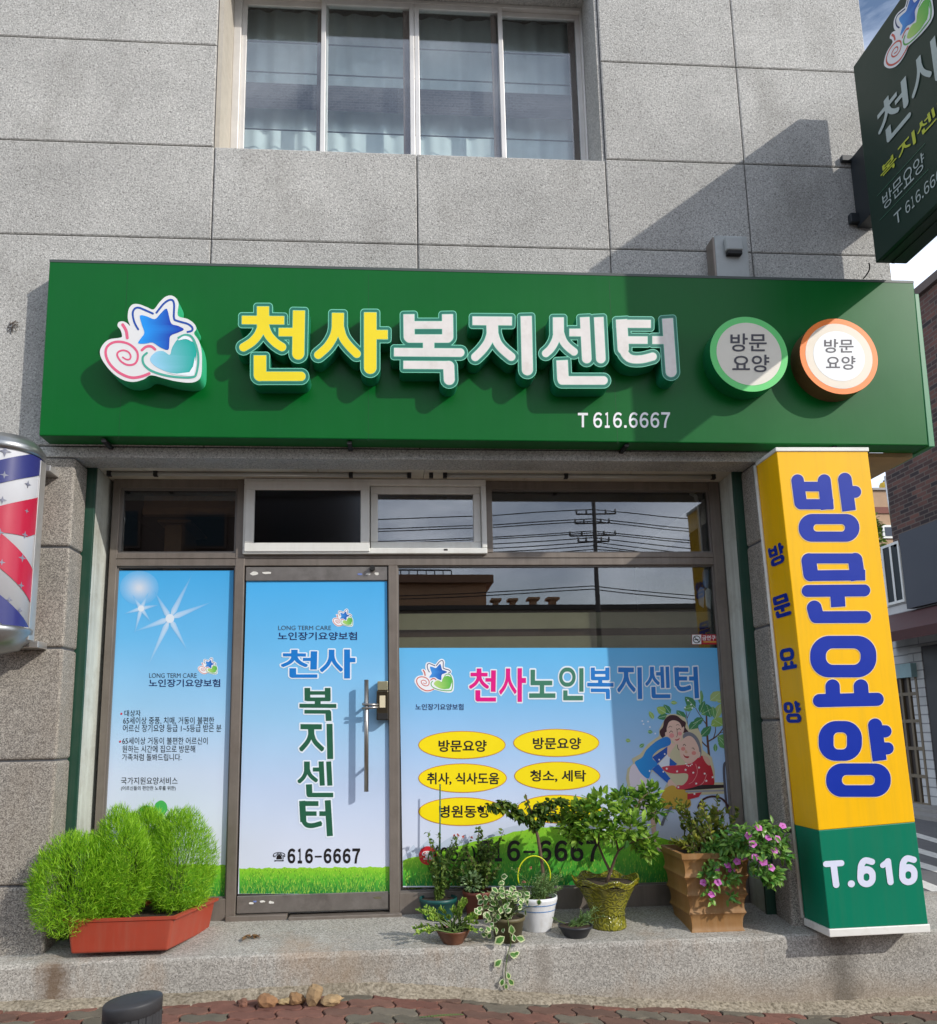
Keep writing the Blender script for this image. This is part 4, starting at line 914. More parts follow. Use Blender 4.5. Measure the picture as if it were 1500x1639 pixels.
# ---- pillar sign: yellow box with blue letters
YP = 4.33; SP = yplane(YP)
TL, TR, BR, BL = P(1243,722,YP), P(1389,722,YP), P(1486,1479,YP), P(1328,1487,YP)
gm = lambda y: (y-722)/(1483-722)
ps = thing('pillar_sign', ((BL.x+BR.x)/2, YP+.13, BL.z), 'tall yellow and green box sign with blue letters standing against the corner pillar', 'sign')
dp = Vector((0, YW-YP-.006, 0)); G0, G1 = gm(1336), gm(1333)
ml, mr = lerp(TL, BL, gm(1338)), lerp(TR, BR, gm(1331))
M_py = mat('pillar_yellow', (244, 186, 4), .36, var=.035, vs=2, spec=.25, streak=((206, 164, 40), .35)); M_pg = mat('pillar_green', (0, 118, 88), .36, var=.05, vs=2, spec=.25, streak=((50, 112, 84), .35))
m = MB(); m.hexa([TL, TR, mr, ml], [p+dp for p in (TL, TR, mr, ml)]); m.build('upper_panel', M_py, ps, bevel=.004)
m = MB(); m.hexa([ml, mr, BR, BL], [p+dp for p in (ml, mr, BR, BL)]); m.build('lower_panel', M_pg, ps, bevel=.004)
e = Vector((.006,0,0)); u = Vector((0,0,.022)); f = Vector((0,-.006,0)); M_cap = mat('cap_white', (226, 224, 216), .4, var=.06, stain=((150,140,120), .4, 8))
m = MB(); a = [TL-e+f+u, TR+e+f+u, TR+e+f-u*.15, TL-e+f-u*.15]; m.hexa(a, [p+dp-f for p in a]); m.build('top_cap', M_cap, ps, bevel=.004)
u2 = Vector((0,0,-.04)); m = MB(); a = [BL-e+f, BR+e+f, BR+e+f+u2, BL-e+f+u2]; m.hexa(a, [p+dp-f for p in a]); m.build('bottom_cap', M_cap, ps, bevel=.004)
m = MB(); m.tube([TL+dp-e*1.5, BL+dp-e*1.5], .010, 6); m.build('edge_strip', M_cap, ps)
B5 = lambda: affine(SP, 1230, 740, 6.07); B6 = lambda: affine(SP, 1260, 1010, 5.855)
BIG = [
 ('방', B5(), [([(283,178),(312,392)],61,'r','r'),([(542,180),(573,458)],63,'r','f'),([(285,236),(545,236)],47,'f','f'),([(312,408),(630,408)],50,'r','f'),([(742,168),(783,472)],66,'r','f'),([(780,288),(842,288)],58,'r','r'),('rr',588,637,295,135,132),('hole',590,637,153,36,34)]),
 ('문', B5(), [([(392,955),(410,1085)],72,'r','r'),([(392,934),(835,934)],49,'r','r'),([(843,950),(872,1147)],70,'r','f'),([(408,1102),(940,1096)],52,'r','f'),([(381,1250),(930,1245)],58,'r','r'),([(670,1280),(678,1405)],70,'f','f'),([(445,1415),(462,1480)],72,'r','r'),([(460,1505),(938,1503)],58,'r','r')]),
 ('요', B6(), [('rr',525,240,310,195,180),('hole',525,240,163,77,68),([(303,652),(842,640)],62,'r','r'),([(425,520),(430,640)],67,'r','f'),([(690,520),(700,640)],68,'r','f')]),
 ('양', B6(), [('rr',497,1030,203,187,165),('hole',497,1030,63,80,45),([(823,885),(866,1215)],66,'r','f'),([(860,940),(920,940)],57,'r','r'),([(875,1100),(940,1100)],57,'r','r'),('rr',667,1397,303,157,150),('hole',667,1397,155,48,45)])]
M_blue = mat('sign_blue', (6, 44, 156), .36, var=.04, spec=.3); M_crm = mat('sign_cream', (232, 206, 150), .4)
BL2 = {}
for ch, sf, shp in BIG:
    c0 = contour(shp, 0); BL2[ch] = c0
    m = MB(); m.plate(contour(shp, 8), sf, .0012); o = m.build('letter_outline', M_crm, ps)
    m = MB(); m.plate(c0, sf, .0024); m.build('letter', M_blue, o)
# the same word small on the shaded side
XSd = lambda p, h=0.0: lerp(lerp(TL, TL+dp, 1-p[0]), lerp(BL, BL+dp, 1-p[0]), p[1]) + Vector((-h-.001, 0, 0))
def sidev(x, y):              # photo pixel on the side face -> (u along depth, v down)
    pl = PPL(x, y, TL, (BL-TL).cross(dp).normalized()); v = (pl.z-TL.z)/(BL.z-TL.z); u_ = 1-(pl.y-YP)/dp.y; return u_, v
SIDE = {'방': (1231,868,1256,908), '문': (1239,948,1266,991), '요': (1250,1034,1275,1075), '양': (1256,1119,1283,1160)}
for ch, (xa, ya, xb, yb) in SIDE.items():
    lo = BL2[ch]; X0 = min(p[0] for l in lo for p in l); X1 = max(p[0] for l in lo for p in l); Y0 = min(p[1] for l in lo for p in l); Y1 = max(p[1] for l in lo for p in l)
    ua, va = sidev(xa, (ya+yb)/2+4); ub, vb = sidev(xb, (ya+yb)/2-4); xm_ = (xa+xb)/2; v0 = sidev(xm_, ya+3)[1]; v1 = sidev(xm_, yb-3)[1]
    sf = lambda p, h=0.0, ua=ua, ub=ub, v0=v0, v1=v1, X0=X0, X1=X1, Y0=Y0, Y1=Y1: XSd((ua+(p[0]-X0)/(X1-X0)*(ub-ua), v0+(p[1]-Y0)/(Y1-Y0)*(v1-v0)), h)
    m = MB(); m.plate(lo, sf, .002); m.build('side_letter', M_blue, ps)
# T.616
B7 = affine(SP, 1180, 1050, 2.781)
NUM = [([(395,926),(463,922)],13.5,'r','r'),([(428,926),(440,1018)],14.5,'r','r'),([(507,1014),(508,1014)],15.5,'r','r')]
def six(cx, cy): return [('rr',cx+1,cy+20,41,47,41),('hole',cx+1,cy+22,13,17,13),([(cx+25,cy-46),(cx-4,cy-52),(cx-22,cy-32),(cx-26,cy+8)],14,'r','r')]
m = MB()
for shp in (NUM, six(574, 962), [([(647,932),(672,912)],12,'r','r'),([(670,914),(682,1006)],14,'r','r')], six(760, 953)):
    m.plate(contour(shp, 0, 1.6, 20), B7, .0024)
m.build('phone_number', mat('pale_lilac', (214, 218, 236), .4, var=.03), ps)

# the same syllables as printed letters: thinner strokes, square ends
SYL = {ch: list(shp) for ch, sf, s, c, shp in LET}
SYL['노'] = [([(110,60),(110,300)],42,'f','f'),([(72,270),(480,270)],36,'f','f'),([(285,270),(285,440)],42,'f','f'),([(40,470),(540,470)],36,'f','f')]
SYL['인'] = [('rr',190,160,165,150,150),('hole',190,160,100,88,88),([(470,20),(470,390)],42,'f','f'),([(150,370),(150,520)],42,'f','f'),([(110,490),(500,490)],36,'f','f')]
def flatten(ch, k=.999):
    out = []
    for st in SYL[ch]:
        if st[0] in ('rr', 'hole'): out.append(st); continue
        pts, w, a, b = st; pts = [tuple(p) for p in pts]
        if w < 60: 
            if b == 'r' and not (ch in '천센' and w > 53 and pts[0][1] > 500):
                (x0, y0), (x1, y1) = pts[-2], pts[-1]; l = math.hypot(x1-x0, y1-y0); pts[-1] = (x1+(x1-x0)/l*w*.9, y1+(y1-y0)/l*w*.9); b = 'f'
            out.append((pts, w*k if k < 1 and w < 60 else w, a, b))
    return out
FLAT = {}
def syllables(parent, items, surf, h, mt, ol, mo):
    for ch, (x0, y0, x1, y1) in items:
        m = MB(); m2 = MB()
        if ch not in FLAT: FLAT[ch] = (contour(flatten(ch), 0, 4.0), contour(flatten(ch), 26, 5.0))
        lo, lo2 = FLAT[ch]; X0 = min(p[0] for l in lo for p in l); X1 = max(p[0] for l in lo for p in l); Y0 = min(p[1] for l in lo for p in l); Y1 = max(p[1] for l in lo for p in l)
        sf = lambda p, hh=0.0: surf((x0+(p[0]-X0)/(X1-X0)*(x1-x0), y0+(p[1]-Y0)/(Y1-Y0)*(y1-y0)), hh)
        m2.plate(lo2, sf, h); m.plate(lo, sf, h+.0009)
        o = m2.build('letter_outline', mo, parent); m.build('letter', mt, o)
# ================================================================== PRINTED WINDOW BANNERS
def grid(m, x0, x1, ys, cols, surf, h, nx=1):
    for (ya, ca), (yb, cb) in zip(zip(ys[:-1], cols[:-1]), zip(ys[1:], cols[1:])):
        n = max(1, int((yb-ya)/12))
        for k in range(n):
            t0, t1 = k/n, (k+1)/n; c0, c1 = mixc(ca, cb, t0), mixc(ca, cb, t1); y0, y1 = ya+(yb-ya)*t0, ya+(yb-ya)*t1
            X = (lambda y: (x0[0]+(x0[1]-x0[0])*(y-ys[0])/(ys[-1]-ys[0]), x1[0]+(x1[1]-x1[0])*(y-ys[0])/(ys[-1]-ys[0])))
            a, b = X(y0); c, d = X(y1)
            m.col = [c0, c0, c1, c1]; m.quad(surf((a,y0),h), surf((b,y0),h), surf((d,y1),h), surf((c,y1),h))
    m.col = None
def grass(m, x0, x1, yt, yb, surf, h, seed, tops=None, n=260):
    n *= 5
    rr = random.Random(seed); yf = tops or (lambda x: yt)
    K = 60; cT, cM, cB = C(142,200,48), C(96,180,50), C(28,128,56)
    for k in range(K):
        xa, xb = x0+(x1-x0)*k/K, x0+(x1-x0)*(k+1)/K; ya, yb_ = yf(xa), yf(xb)
        for t0, t1, c0, c1 in ((0,.45,cT,cM),(.45,1,cM,cB)):
            m.col = [c0, c0, c1, c1]; L_ = lambda y, t: y+(yb-y)*t
            m.quad(surf((xa,L_(ya,t0)),h), surf((xb,L_(yb_,t0)),h), surf((xb,L_(yb_,t1)),h), surf((xa,L_(ya,t1)),h))
    for k in range(n):
        x = rr.uniform(x0+4, x1-4); y = yf(x); t = rr.random()**.8; yy = y+(yb-y)*t; s_ = (2.2+6*t)*rr.uniform(.6, 1.2); lean = rr.uniform(-.6, .6)
        c0 = mixc(mixc(cT, cM, t*2), cB, t*1.1-.2); c0 = mixc(c0, C(206,236,90) if rr.random() < .5 else C(6,84,40), rr.uniform(.15, .6)); m.col = c0
        m.add([surf((max(x0, x-.65), min(yb, yy+s_*.6)), h+.0003+.0000004*k), surf((min(x1, x+.65), min(yb, yy+s_*.6)), h+.0003+.0000004*k), surf((min(x1, max(x0, x+lean*s_*.7)), yy-s_*.5), h+.0003+.0000004*k)], [(0,1,2)])
    m.col = None
def lettering(parent, items, surf, h, mt, off=0.0, name='lettering'):
    for s_, bx in items: m = MB(); text(m, s_, bx, surf, h, off); m.build(name, mt, parent)
def outlined(parent, items, surf, h, mt, off, ol, mo):
    for s_, bx in items: pass
    m = MB()
    for s_, bx in items: text(m, s_, bx, surf, h, off+ol, ref=off)
    o = m.build('lettering_outline', mo, parent)
    m = MB()
    for s_, bx in items: text(m, s_, bx, surf, h+.0009, off)
    m.build('lettering', mt, o)
SB = yplane(YG-.002); SD = yplane(DY-.002)
SKYC = [C(70,172,232), C(104,184,234), C(152,200,234), C(198,212,232), C(212,218,230)]
# left panel
b1 = thing('window_banner', P(270,1437,YG-.002), 'narrow blue sky banner with small dark text on the pane left of the door', 'banner')
m = MB(); grid(m, (184, 163), (374, 366), [913,1020,1130,1240,1330,1440], SKYC+[C(214,220,234)], SB, 0); m.build('banner_sheet', M_ink, b1)
m = MB(); grass(m, 164.5, 365.5, 1384, 1439, SB, .0006, 1, lambda x: 1384+.7*math.sin(x*.4)+.5*math.sin(x*1.3)+.5*math.sin(x*3.7), 200); m.build('grass_print', M_ink, b1)
m = MB()
def bgc(y): 
    ys = [913,1020,1130,1240,1330]
    for i in range(4):
        if y <= ys[i+1]: return mixc(SKYC[i], SKYC[i+1], (y-ys[i])/(ys[i+1]-ys[i]))
    return SKYC[4]
def rayshape(cx, cy, rays, w):
    for (tx, ty) in rays:
        l = math.hypot(tx-cx, ty-cy); nx_, ny_ = -(ty-cy)/l*w, (tx-cx)/l*w; f_ = .18
        mx_, my_ = cx+(tx-cx)*f_, cy+(ty-cy)*f_; wc = mixc(bgc(cy), C(226,232,240), .75); wm = mixc(bgc(my_), C(206,224,242), .42)
        P_ = [(cx,cy),(mx_+nx_,my_+ny_),(tx,ty),(mx_-nx_,my_-ny_)]
        m.col = [wc, wm, bgc(ty), wm]; m.quad(*[SB(p, .0008+.00002*rayshape.k) for p in P_]); rayshape.k += 1
rayshape.k = 0
rayshape(272, 990, [(309,917),(343,962),(301,1043),(236,1068),(212,1012),(247,946)], 4.6)
rayshape(226, 974, [(238,948),(256,968),(242,996),(215,1016),(197,983),(212,952)], 3.2)
for r_, a_ in [(31-1.5*k, .10+.85*(k/19.0)**1.4) for k in range(19)]:
    cR = mixc(bgc(941), C(230,226,228), a_*.85); m.col = cR; m.plate([ellipse(223, 941, r_, r_*.88, 36)], SB, .0005+(31-r_)*.00001)
for cx, cy, r_ in ((272, 990, 7), (226, 974, 5)): m.col = C(220,230,240); m.plate([ellipse(cx, cy, r_, r_, 20)], SB, .0014)
m.build('sun_flare_print', M_ink, b1)
lettering(b1, [('LONG TERM CARE', (239,1077.5,315,1085))], SB, .0016, mat('grey_ink', (66, 84, 104), .4))
lettering(b1, [('노인장기요양보험', (238.5,1087,352.5,1099.5))], SB, .0016, NAVY, .012)
emblem(affine(SB, 314.5, 1049.5, 38.0), b1, M_ink, .0012, 'print', dh=.0003)
lettering(b1, [('대상자', (199.5,1136.5,225.5,1146.5)), ('65세이상 중풍, 치매, 거동이 불편한', (197.5,1147.5,343,1159.5)), ('어르신 장기요양 등급 1~5등급 받은 분', (197,1159.5,354.5,1171.5)),
  ('65세이상 거동이 불편한 어르신이', (196,1180,332.5,1191.5)), ('원하는 시간에 집으로 방문해', (196,1193,312.5,1204.5)), ('가족처럼 돌봐드립니다.', (195.5,1206.5,290.5,1217.5)), ('국가지원요양서비스', (194,1244,284.5,1255.5)), ('(어르신들의 편안한 노후를 위한)', (194,1258,281.5,1266))], SB, .0016, BLACK, .0)
m = MB(); 
for x, y in ((194.5, 1142.5), (192.5, 1187)): m.plate([ellipse(x, y, 1.7, 1.7, 12)], SB, .0016)
m.build('bullet_mark', mat('red_ink', (196, 40, 60), .4), b1)
m = MB(); m.plate([catmull([(225,1298),(226,1292),(236,1289),(247,1293),(249,1286),(258,1281),(266,1286),(268,1296),(262,1306),(256,1316),(240,1312)], 4, True)], SB, .0016); m.build('leaf_print', mat('leaf_ink', (70, 172, 84), .4), b1)
# door panel
b2 = thing('door_banner', P(505,1431,DY-.002), 'tall blue sky banner with blue and green lettering covering the glass door', 'banner')
m = MB(); grid(m, (394.5, 381), (619.5, 625), [930,1040,1150,1260,1350,1431], [C(74,176,236), C(108,186,234), C(150,198,232), C(186,204,230), C(206,214,230), C(214,220,234)], SD, 0); m.build('banner_sheet', M_ink, b2)
m = MB(); grass(m, 383, 624.5, 1388, 1430.5, SD, .0006, 2, lambda x: 1390-2.4*(x-383)/240+0.7*math.sin(x*.23)+.5*math.sin(x*1.1)+.5*math.sin(x*3.9), 300); m.build('grass_print', M_ink, b2)
lettering(b2, [('LONG TERM CARE', (445.5,1001.5,530,1008.5))], SD, .0016, mat('grey_ink', (66, 84, 104), .4))
lettering(b2, [('노인장기요양보험', (445,1011.5,571.5,1024.5))], SD, .0016, NAVY, .012)
emblem(affine(SD, 529.5, 971.5, 36.0), b2, M_ink, .0012, 'print', dh=.0003)
M_skyb = mat('bright_blue_ink', (12, 118, 200), .4, var=.04); M_dgr = mat('forest_ink', (34, 92, 66), .4, var=.04); M_hal = mat('halo_white', (224, 234, 242), .4, var=.03)
syllables(b2, [('천', (450,1040,508,1085)), ('사', (512,1039.5,569,1086))], SD, .0014, M_skyb, 26, M_hal)
syllables(b2, [('복', (479.5,1101,538.5,1154)), ('지', (479,1158.5,533.5,1215)), ('센', (476.5,1218.5,533.5,1276)), ('터', (479,1280.5,533,1338.5))], SD, .0014, M_dgr, 26, M_hal)
m = MB(); digits(m, '616-6667', (459,1358,578,1382), SD, .0016, .038); m.build('phone_number', BLACK, b2)
lettering(b2, [('☎', (437,1364,457,1380))], SD, .0016, BLACK, .02, 'phone_symbol')
# right panel
b3 = thing('window_banner', P(910,1418,YG-.002), 'wide blue banner with yellow ovals and a drawn carer hugging an old woman', 'banner')
m = MB(); grid(m, (639, 645), (1154.5, 1179), [1037,1120,1210,1290,1360,1420], [C(96,182,232), C(126,188,232), C(168,200,234), C(200,212,234), C(212,218,232), C(214,220,232)], SB, 0); m.build('banner_sheet', M_ink, b3)
m = MB(); m.col = C(190,202,218)
m.plate([[(645,1372),(662,1352),(668,1360),(690,1340),(702,1352),(724,1338),(742,1348),(760,1334),(772,1342),(800,1328),(822,1322),(845,1318),(850,1330),(700,1380),(645,1395)]], SB, .0005)
tp = lambda x: (1377-(x-645)*.27+.0001*(x-645)**2 if x < 860 else 1323.6+.00045*(x-860)**2)+1.1*math.sin(x*.9)
grass(m, 645, 1176, 1376, 1418, SB, .0008, 3, tp, 520); m.build('grass_print', M_ink, b3)
emblem(affine(SB, 659.5, 1049.5, 19.3), b3, M_ink, .0012, 'print', dh=.0003)
lettering(b3, [('노인장기요양보험', (665,1126.5,742,1136.5))], SB, .0016, NAVY, .012)
syllables(b3, [('천', (751,1070,794,1123)), ('사', (799,1069.5,842,1123.5))], SB, .0014, mat('magenta_ink', (222, 0, 128), .4, var=.03), 26, M_hal)
syllables(b3, [('노', (847,1072,889,1117)), ('인', (895,1068.5,934,1121))], SB, .0014, mat('sage_ink', (58, 122, 98), .4, var=.03), 26, M_hal)
syllables(b3, [('복', (940,1068.5,982,1119)), ('지', (988,1068,1028,1119)), ('센', (1033,1067,1073,1117.5)), ('터', (1079,1067,1119,1118))], SB, .0014, mat('royal_ink', (16, 116, 196), .4, var=.03), 26, M_hal)
M_oy = mat('oval_yellow', (244, 220, 0), .38, var=.03); M_oo = mat('oval_orange', (196, 128, 52), .38)
for i, (cx, cy, rx, ry) in enumerate(((739.5,1192.5,70,22.5),(890.5,1189,69,22.5),(740.5,1245.5,71,23.5),(892,1242,69,23),(739.5,1299,70,23),(895,1295,68,23))):
    m = MB(); m.plate([ellipse(cx, cy, rx, ry)], SB, .0012); o = m.build('oval_badge', M_oo, b3)
    m = MB(); m.plate([ellipse(cx, cy, rx-1.3, ry-1.3)], SB, .0017); m.build('oval_face', M_oy, o)
lettering(b3, [('방문요양', (702,1184.5,779,1203.5)), ('방문요양', (853,1180.5,930,1199.5)), ('취사, 식사도움', (683.5,1236.5,799,1256.5)), ('청소, 세탁', (848.5,1232.5,938,1252)), ('병원동행', (703,1289,782,1309)), ('이동도움', (853,1285,936,1304))], SB, .0024, BLACK, .022)
m = MB(); digits(m, '053', (703,1356,752,1379), SB, .0024, .022); text(m, '(', (695,1354,702,1382), SB, .0024, .02); text(m, ')', (754,1354,761,1382), SB, .0024, .02); digits(m, '616-6667', (762,1345,962,1379), SB, .0024, .03); m.build('phone_number', BLACK, b3)
m = MB(); m.plate([ellipse(685, 1369.5, 14.5, 15)], SB, .0016); pi = m.build('phone_symbol', mat('phone_red', (202, 32, 48), .4), b3)
m = MB(); text(m, '☎', (675.5,1362,694.5,1377), SB, .0024, .03); m.build('phone_glyph', M_wht, pi)
# ---- the drawing on the right banner: carer, old woman, wheelchair, tree
DS = affine(SB, 1000, 1090, 8.194)
ill = b3
def dpoly(name, items, h):
    m = MB()
    for k, (c, pts, sm) in enumerate(items):
        m.col = C(*c) if not callable(c) else None
        lp = catmull(pts, 4, True) if sm else pts
        m.plate([lp], DS, h+.00003*k, None, c if callable(c) else None)
    return m.build(name, M_ink, ill)
gradx = lambda a, b, x0, x1: (lambda p: mixc(C(*a), C(*b), (p[0]-x0)/(x1-x0)))
grady = lambda a, b, y0, y1: (lambda p: mixc(C(*a), C(*b), (p[1]-y0)/(y1-y0)))
m = MB(); m.col = C(96,66,52)
for pth, w in (([(1120,1110),(1100,920),(1085,760),(1075,580),(1072,440)], 17), ([(1090,870),(1010,790),(980,680),(950,590)], 9), ([(1075,575),(1000,470),(920,340)], 6), ([(1100,790),(1210,720),(1290,620),(1340,520)], 9), ([(1165,750),(1190,660),(1188,590)], 7), ([(1290,610),(1305,450),(1308,280)], 4), ([(1250,680),(1350,662)], 4), ([(825,640),(815,480),(800,380)], 5), ([(818,490),(860,400)], 4)): ribbon(m, pth, w, DS, .0011, (1, .6))
m.build('tree_print', M_ink, ill)
def dleaf(m, x, y, ang, ln, w, c, h):
    ca, sa = math.cos(ang), math.sin(ang); m.col = C(*c)
    pts = [(0,0),(.25,.42),(.55,.5),(.85,.25),(1,0),(.85,-.25),(.55,-.5),(.25,-.42)]
    m.plate([[(x+ca*a*ln-sa*b_*w, y+sa*a*ln+ca*b_*w) for a, b_ in pts]], DS, h)
    m.col = C(200,226,190); ribbon(m, [(x, y), (x+ca*ln*.5, y+sa*ln*.5), (x+ca*ln*.9, y+sa*ln*.9)], 2.5, DS, h+.00005, (1,.6), 0)
m = MB(); G1, G2, G3, G4 = (64,132,84), (104,160,92), (150,186,92), (168,190,120)
for k, (x, y, a, ln, w, c) in enumerate(((600,430,-2.2,150,90,G1),(575,450,2.9,150,85,G1),(540,420,-2.6,140,110,G3),(800,520,-2.3,180,110,G1),(930,350,-2.35,200,120,G1),(900,340,2.9,130,90,G2),(985,420,-1.2,170,90,G1),(990,310,-1.5,190,70,G2),(1000,440,-.5,180,100,G2),(1130,480,-1.9,190,120,G1),(845,650,-.8,180,120,G1),(900,560,-.5,150,100,G1),(1000,730,-.8,190,110,G1),(1130,590,-.6,190,120,G3),(1180,500,-1.2,220,110,G4),(1290,580,-2.6,150,110,G3),(1120,260,-.7,190,130,G4),(1215,720,.6,190,140,G2),(1240,760,.9,160,120,G2),(1190,930,-1.6,110,55,G2),(600,280,.1,90,50,G3),(380,500,-2.1,120,60,G3),(300,660,.2,70,50,G2),(10,770,.3,70,50,G3),(190,870,-.6,80,50,G2),(1200,250,.1,100,70,G4),(1150,330,1.4,160,80,G2))):
    m = MB(); dleaf(m, x, y, a, ln, w, c, .00115+.00003*k); m.build('leaf_print', M_ink, ill)
m = MB()
for x, y in ((230,525),(305,532),(330,605),(245,565),(400,690),(870,310),(790,350),(885,355),(830,255)): m.col = C(236,242,248); m.plate([ellipse(x, y, 11, 11, 10)], DS, .0021)
m.build('sparkle_print', M_ink, ill)
halo = (206,196,160)
dpoly('figure_halo', [(halo, [(450,640),(490,560),(560,440),(660,430),(790,480),(850,640),(960,620),(1010,720),(1020,900),(1140,1000),(1180,1180),(1180,1330),(1300,1330),(1300,1480),(800,1500),(430,1640),(520,1400),(560,1330),(360,1180),(300,1300),(130,1160),(60,1240),(90,1480),(60,1480),(15,1280),(35,1150),(110,1080),(90,1020),(200,960),(300,830),(450,720)], False)], .0022)
skin, skin2 = (226,190,172), (214,172,150)
dpoly('carer_print', [
 ((228,214,224), [(130,1090),(60,1200),(70,1360),(110,1500),(150,1660),(400,1660),(360,1400),(310,1280)], True),
 ((222,226,236), [(440,1090),(560,960),(595,1000),(590,1110),(480,1130)], False),
 ((32,92,178), [(590,1010),(690,1090),(640,1120),(585,1110)], False),
 (skin, [(560,800),(640,820),(690,800),(600,940),(590,1000),(560,960)], True),
 (gradx((40,150,222),(40,120,200),140,600), [(500,745),(560,735),(600,770),(590,840),(450,900),(360,1000),(430,1090),(355,1160),(310,1280),(220,1220),(160,1130),(135,1060),(230,1000),(280,910),(400,800)], True),
 ((30,80,170), [(360,1000),(560,860),(555,960),(430,1085)], False),
 ((28,98,190), [(355,1160),(440,1090),(600,1280),(560,1340)], False),
 ((64,32,40), [(455,665),(500,600),(520,510),(590,450),(680,455),(750,510),(800,545),(795,610),(835,670),(770,680),(560,660),(545,700),(490,745)], True),
 (skin, [(550,620),(580,540),(640,515),(710,540),(745,600),(755,680),(740,780),(690,825),(640,800),(580,740),(535,720),(530,675),(550,670)], True),
 (skin, [(750,620),(778,600),(772,660),(750,690)], True),
 (skin, [(590,1290),(640,1330),(690,1390),(650,1420),(590,1400),(560,1340)], True),
 ((226,150,146), ellipse(615,715,34,30,20), False), ((226,150,146), ellipse(722,690,26,26,20), False),
 ((190,60,70), [(655,768),(690,765),(720,745),(705,775),(675,782)], True)], .0023)
m = MB(); m.col = C(92,60,52)
ribbon(m, [(585,680),(605,655),(628,672)], 4, DS, .0029); ribbon(m, [(690,640),(712,625),(732,640)], 4, DS, .0029); ribbon(m, [(575,610),(595,592),(618,605)], 3, DS, .0029); ribbon(m, [(675,580),(695,572),(715,582)], 3, DS, .0029)
ribbon(m, [(680,620),(690,700),(678,735)], 3, DS, .0029)
m.build('carer_features', M_ink, ill)
dpoly('elder_print', [
 ((206,164,64), [(470,1660),(500,1460),(560,1390),(640,1370),(700,1420),(780,1420),(840,1500),(840,1660)], True),
 ((196,44,60), [(820,1480),(1010,1460),(970,1520),(820,1560)], False),
 (gradx((206,60,80),(186,34,48),700,1100), [(490,1130),(620,1110),(760,1100),(850,1080),(920,1040),(1000,980),(1070,1020),(1130,1120),(1165,1260),(1160,1370),(1000,1390),(880,1420),(690,1420),(690,1370),(760,1365),(820,1300),(830,1230),(780,1210),(650,1215),(540,1190)], True),
 (skin2, [(1020,980),(1090,1000),(1120,1060),(1110,1110),(1060,1070)], True),
 ((120,122,132), [(760,720),(800,670),(880,680),(950,740),(990,830),(1005,950),(980,1010),(960,880),(900,760),(840,720),(780,760)], True),
 (skin, [(740,790),(790,740),(850,720),(910,760),(960,850),(975,930),(960,1000),(900,1060),(840,1085),(780,1050),(730,990),(720,920),(690,880),(700,820)], True),
 (skin, [(940,960),(985,930),(985,990),(945,1010)], True),
 ((222,140,130), ellipse(765,890,28,26,20), False), ((222,140,130), ellipse(905,945,30,26,20), False),
 ((176,40,48), [(765,960),(795,985),(845,990),(825,1012),(785,1000)], True),
 ((214,168,140), [(800,900),(825,940),(800,950),(785,930)], True)], .0030)
m = MB(); m.col = C(70,52,50)
ribbon(m, [(765,845),(780,830),(798,850)], 4, DS, .0036); ribbon(m, [(880,880),(900,880),(910,900)], 4, DS, .0036); ribbon(m, [(690,840),(695,880),(712,905)], 4, DS, .0036)
m.col = C(226,150,150); ribbon(m, [(930,1090),(950,1200),(900,1310),(840,1350)], 3, DS, .0036); ribbon(m, [(1070,1230),(1030,1330),(950,1390)], 4, DS, .0036)
m.col = C(244,240,236)
for x, y in ((800,1085),(815,1105),(835,1115),(860,1108),(880,1092)): m.plate([ellipse(x, y, 9, 9, 10)], DS, .0036)
for x, y in ((550,1150),(685,1185),(797,1165),(897,1202),(972,1135),(1047,1215),(1152,1262),(1068,1310),(935,1345),(702,1392),(912,1480)):
    m.plate([[(x+(19 if k % 2 == 0 else 8)*math.sin(k*math.pi/5), y-(19 if k % 2 == 0 else 8)*math.cos(k*math.pi/5)) for k in range(10)]], DS, .0037)
for x, y in ((523,958),(450,1033),(325,1180),(505,1190)): m.plate([ellipse(x, y, 10, 12, 10)], DS, .0037)
m.build('elder_features', M_ink, ill)
m = MB(); m.col = C(48,36,40); m.plate([[(770,1425),(880,1400),(1000,1362),(1300,1360),(1310,1400),(1000,1422),(800,1432)]], DS, .0038)
m.col = C(86,86,96); ribbon(m, [(1385,1068),(1320,1072),(1300,1130),(1305,1300),(1330,1600),(1345,1700)], 16, DS, .0039)
m.col = C(160,158,168); m.plate([[(790,1440),(1310,1425),(1310,1445),(800,1462)]], DS, .0038)
m.col = C(70,40,44); ribbon(m, [(960,1660),(1000,1580),(1080,1525),(1180,1515),(1280,1550),(1350,1640),(1370,1740)], 13, DS, .0040)
m.col = C(44,44,48); m.plate([[(1335,1055),(1390,1045),(1392,1095),(1340,1095)]], DS, .0041)
m.col = C(120,120,130); ribbon(m, [(300+40+270,1660),(560,1720),(520,1800),(490,1880)], 18, DS, .0040)
m.build('wheelchair_print', M_ink, ill)
m = MB(); m.col = C(222,186,168); m.plate([[(330,1700),(420,1680),(410,1900),(400,2060),(440,2180),(480,2240),(440,2230),(380,2140),(350,1950)]], DS, .0024); m.build('leg_print', M_ink, ill)

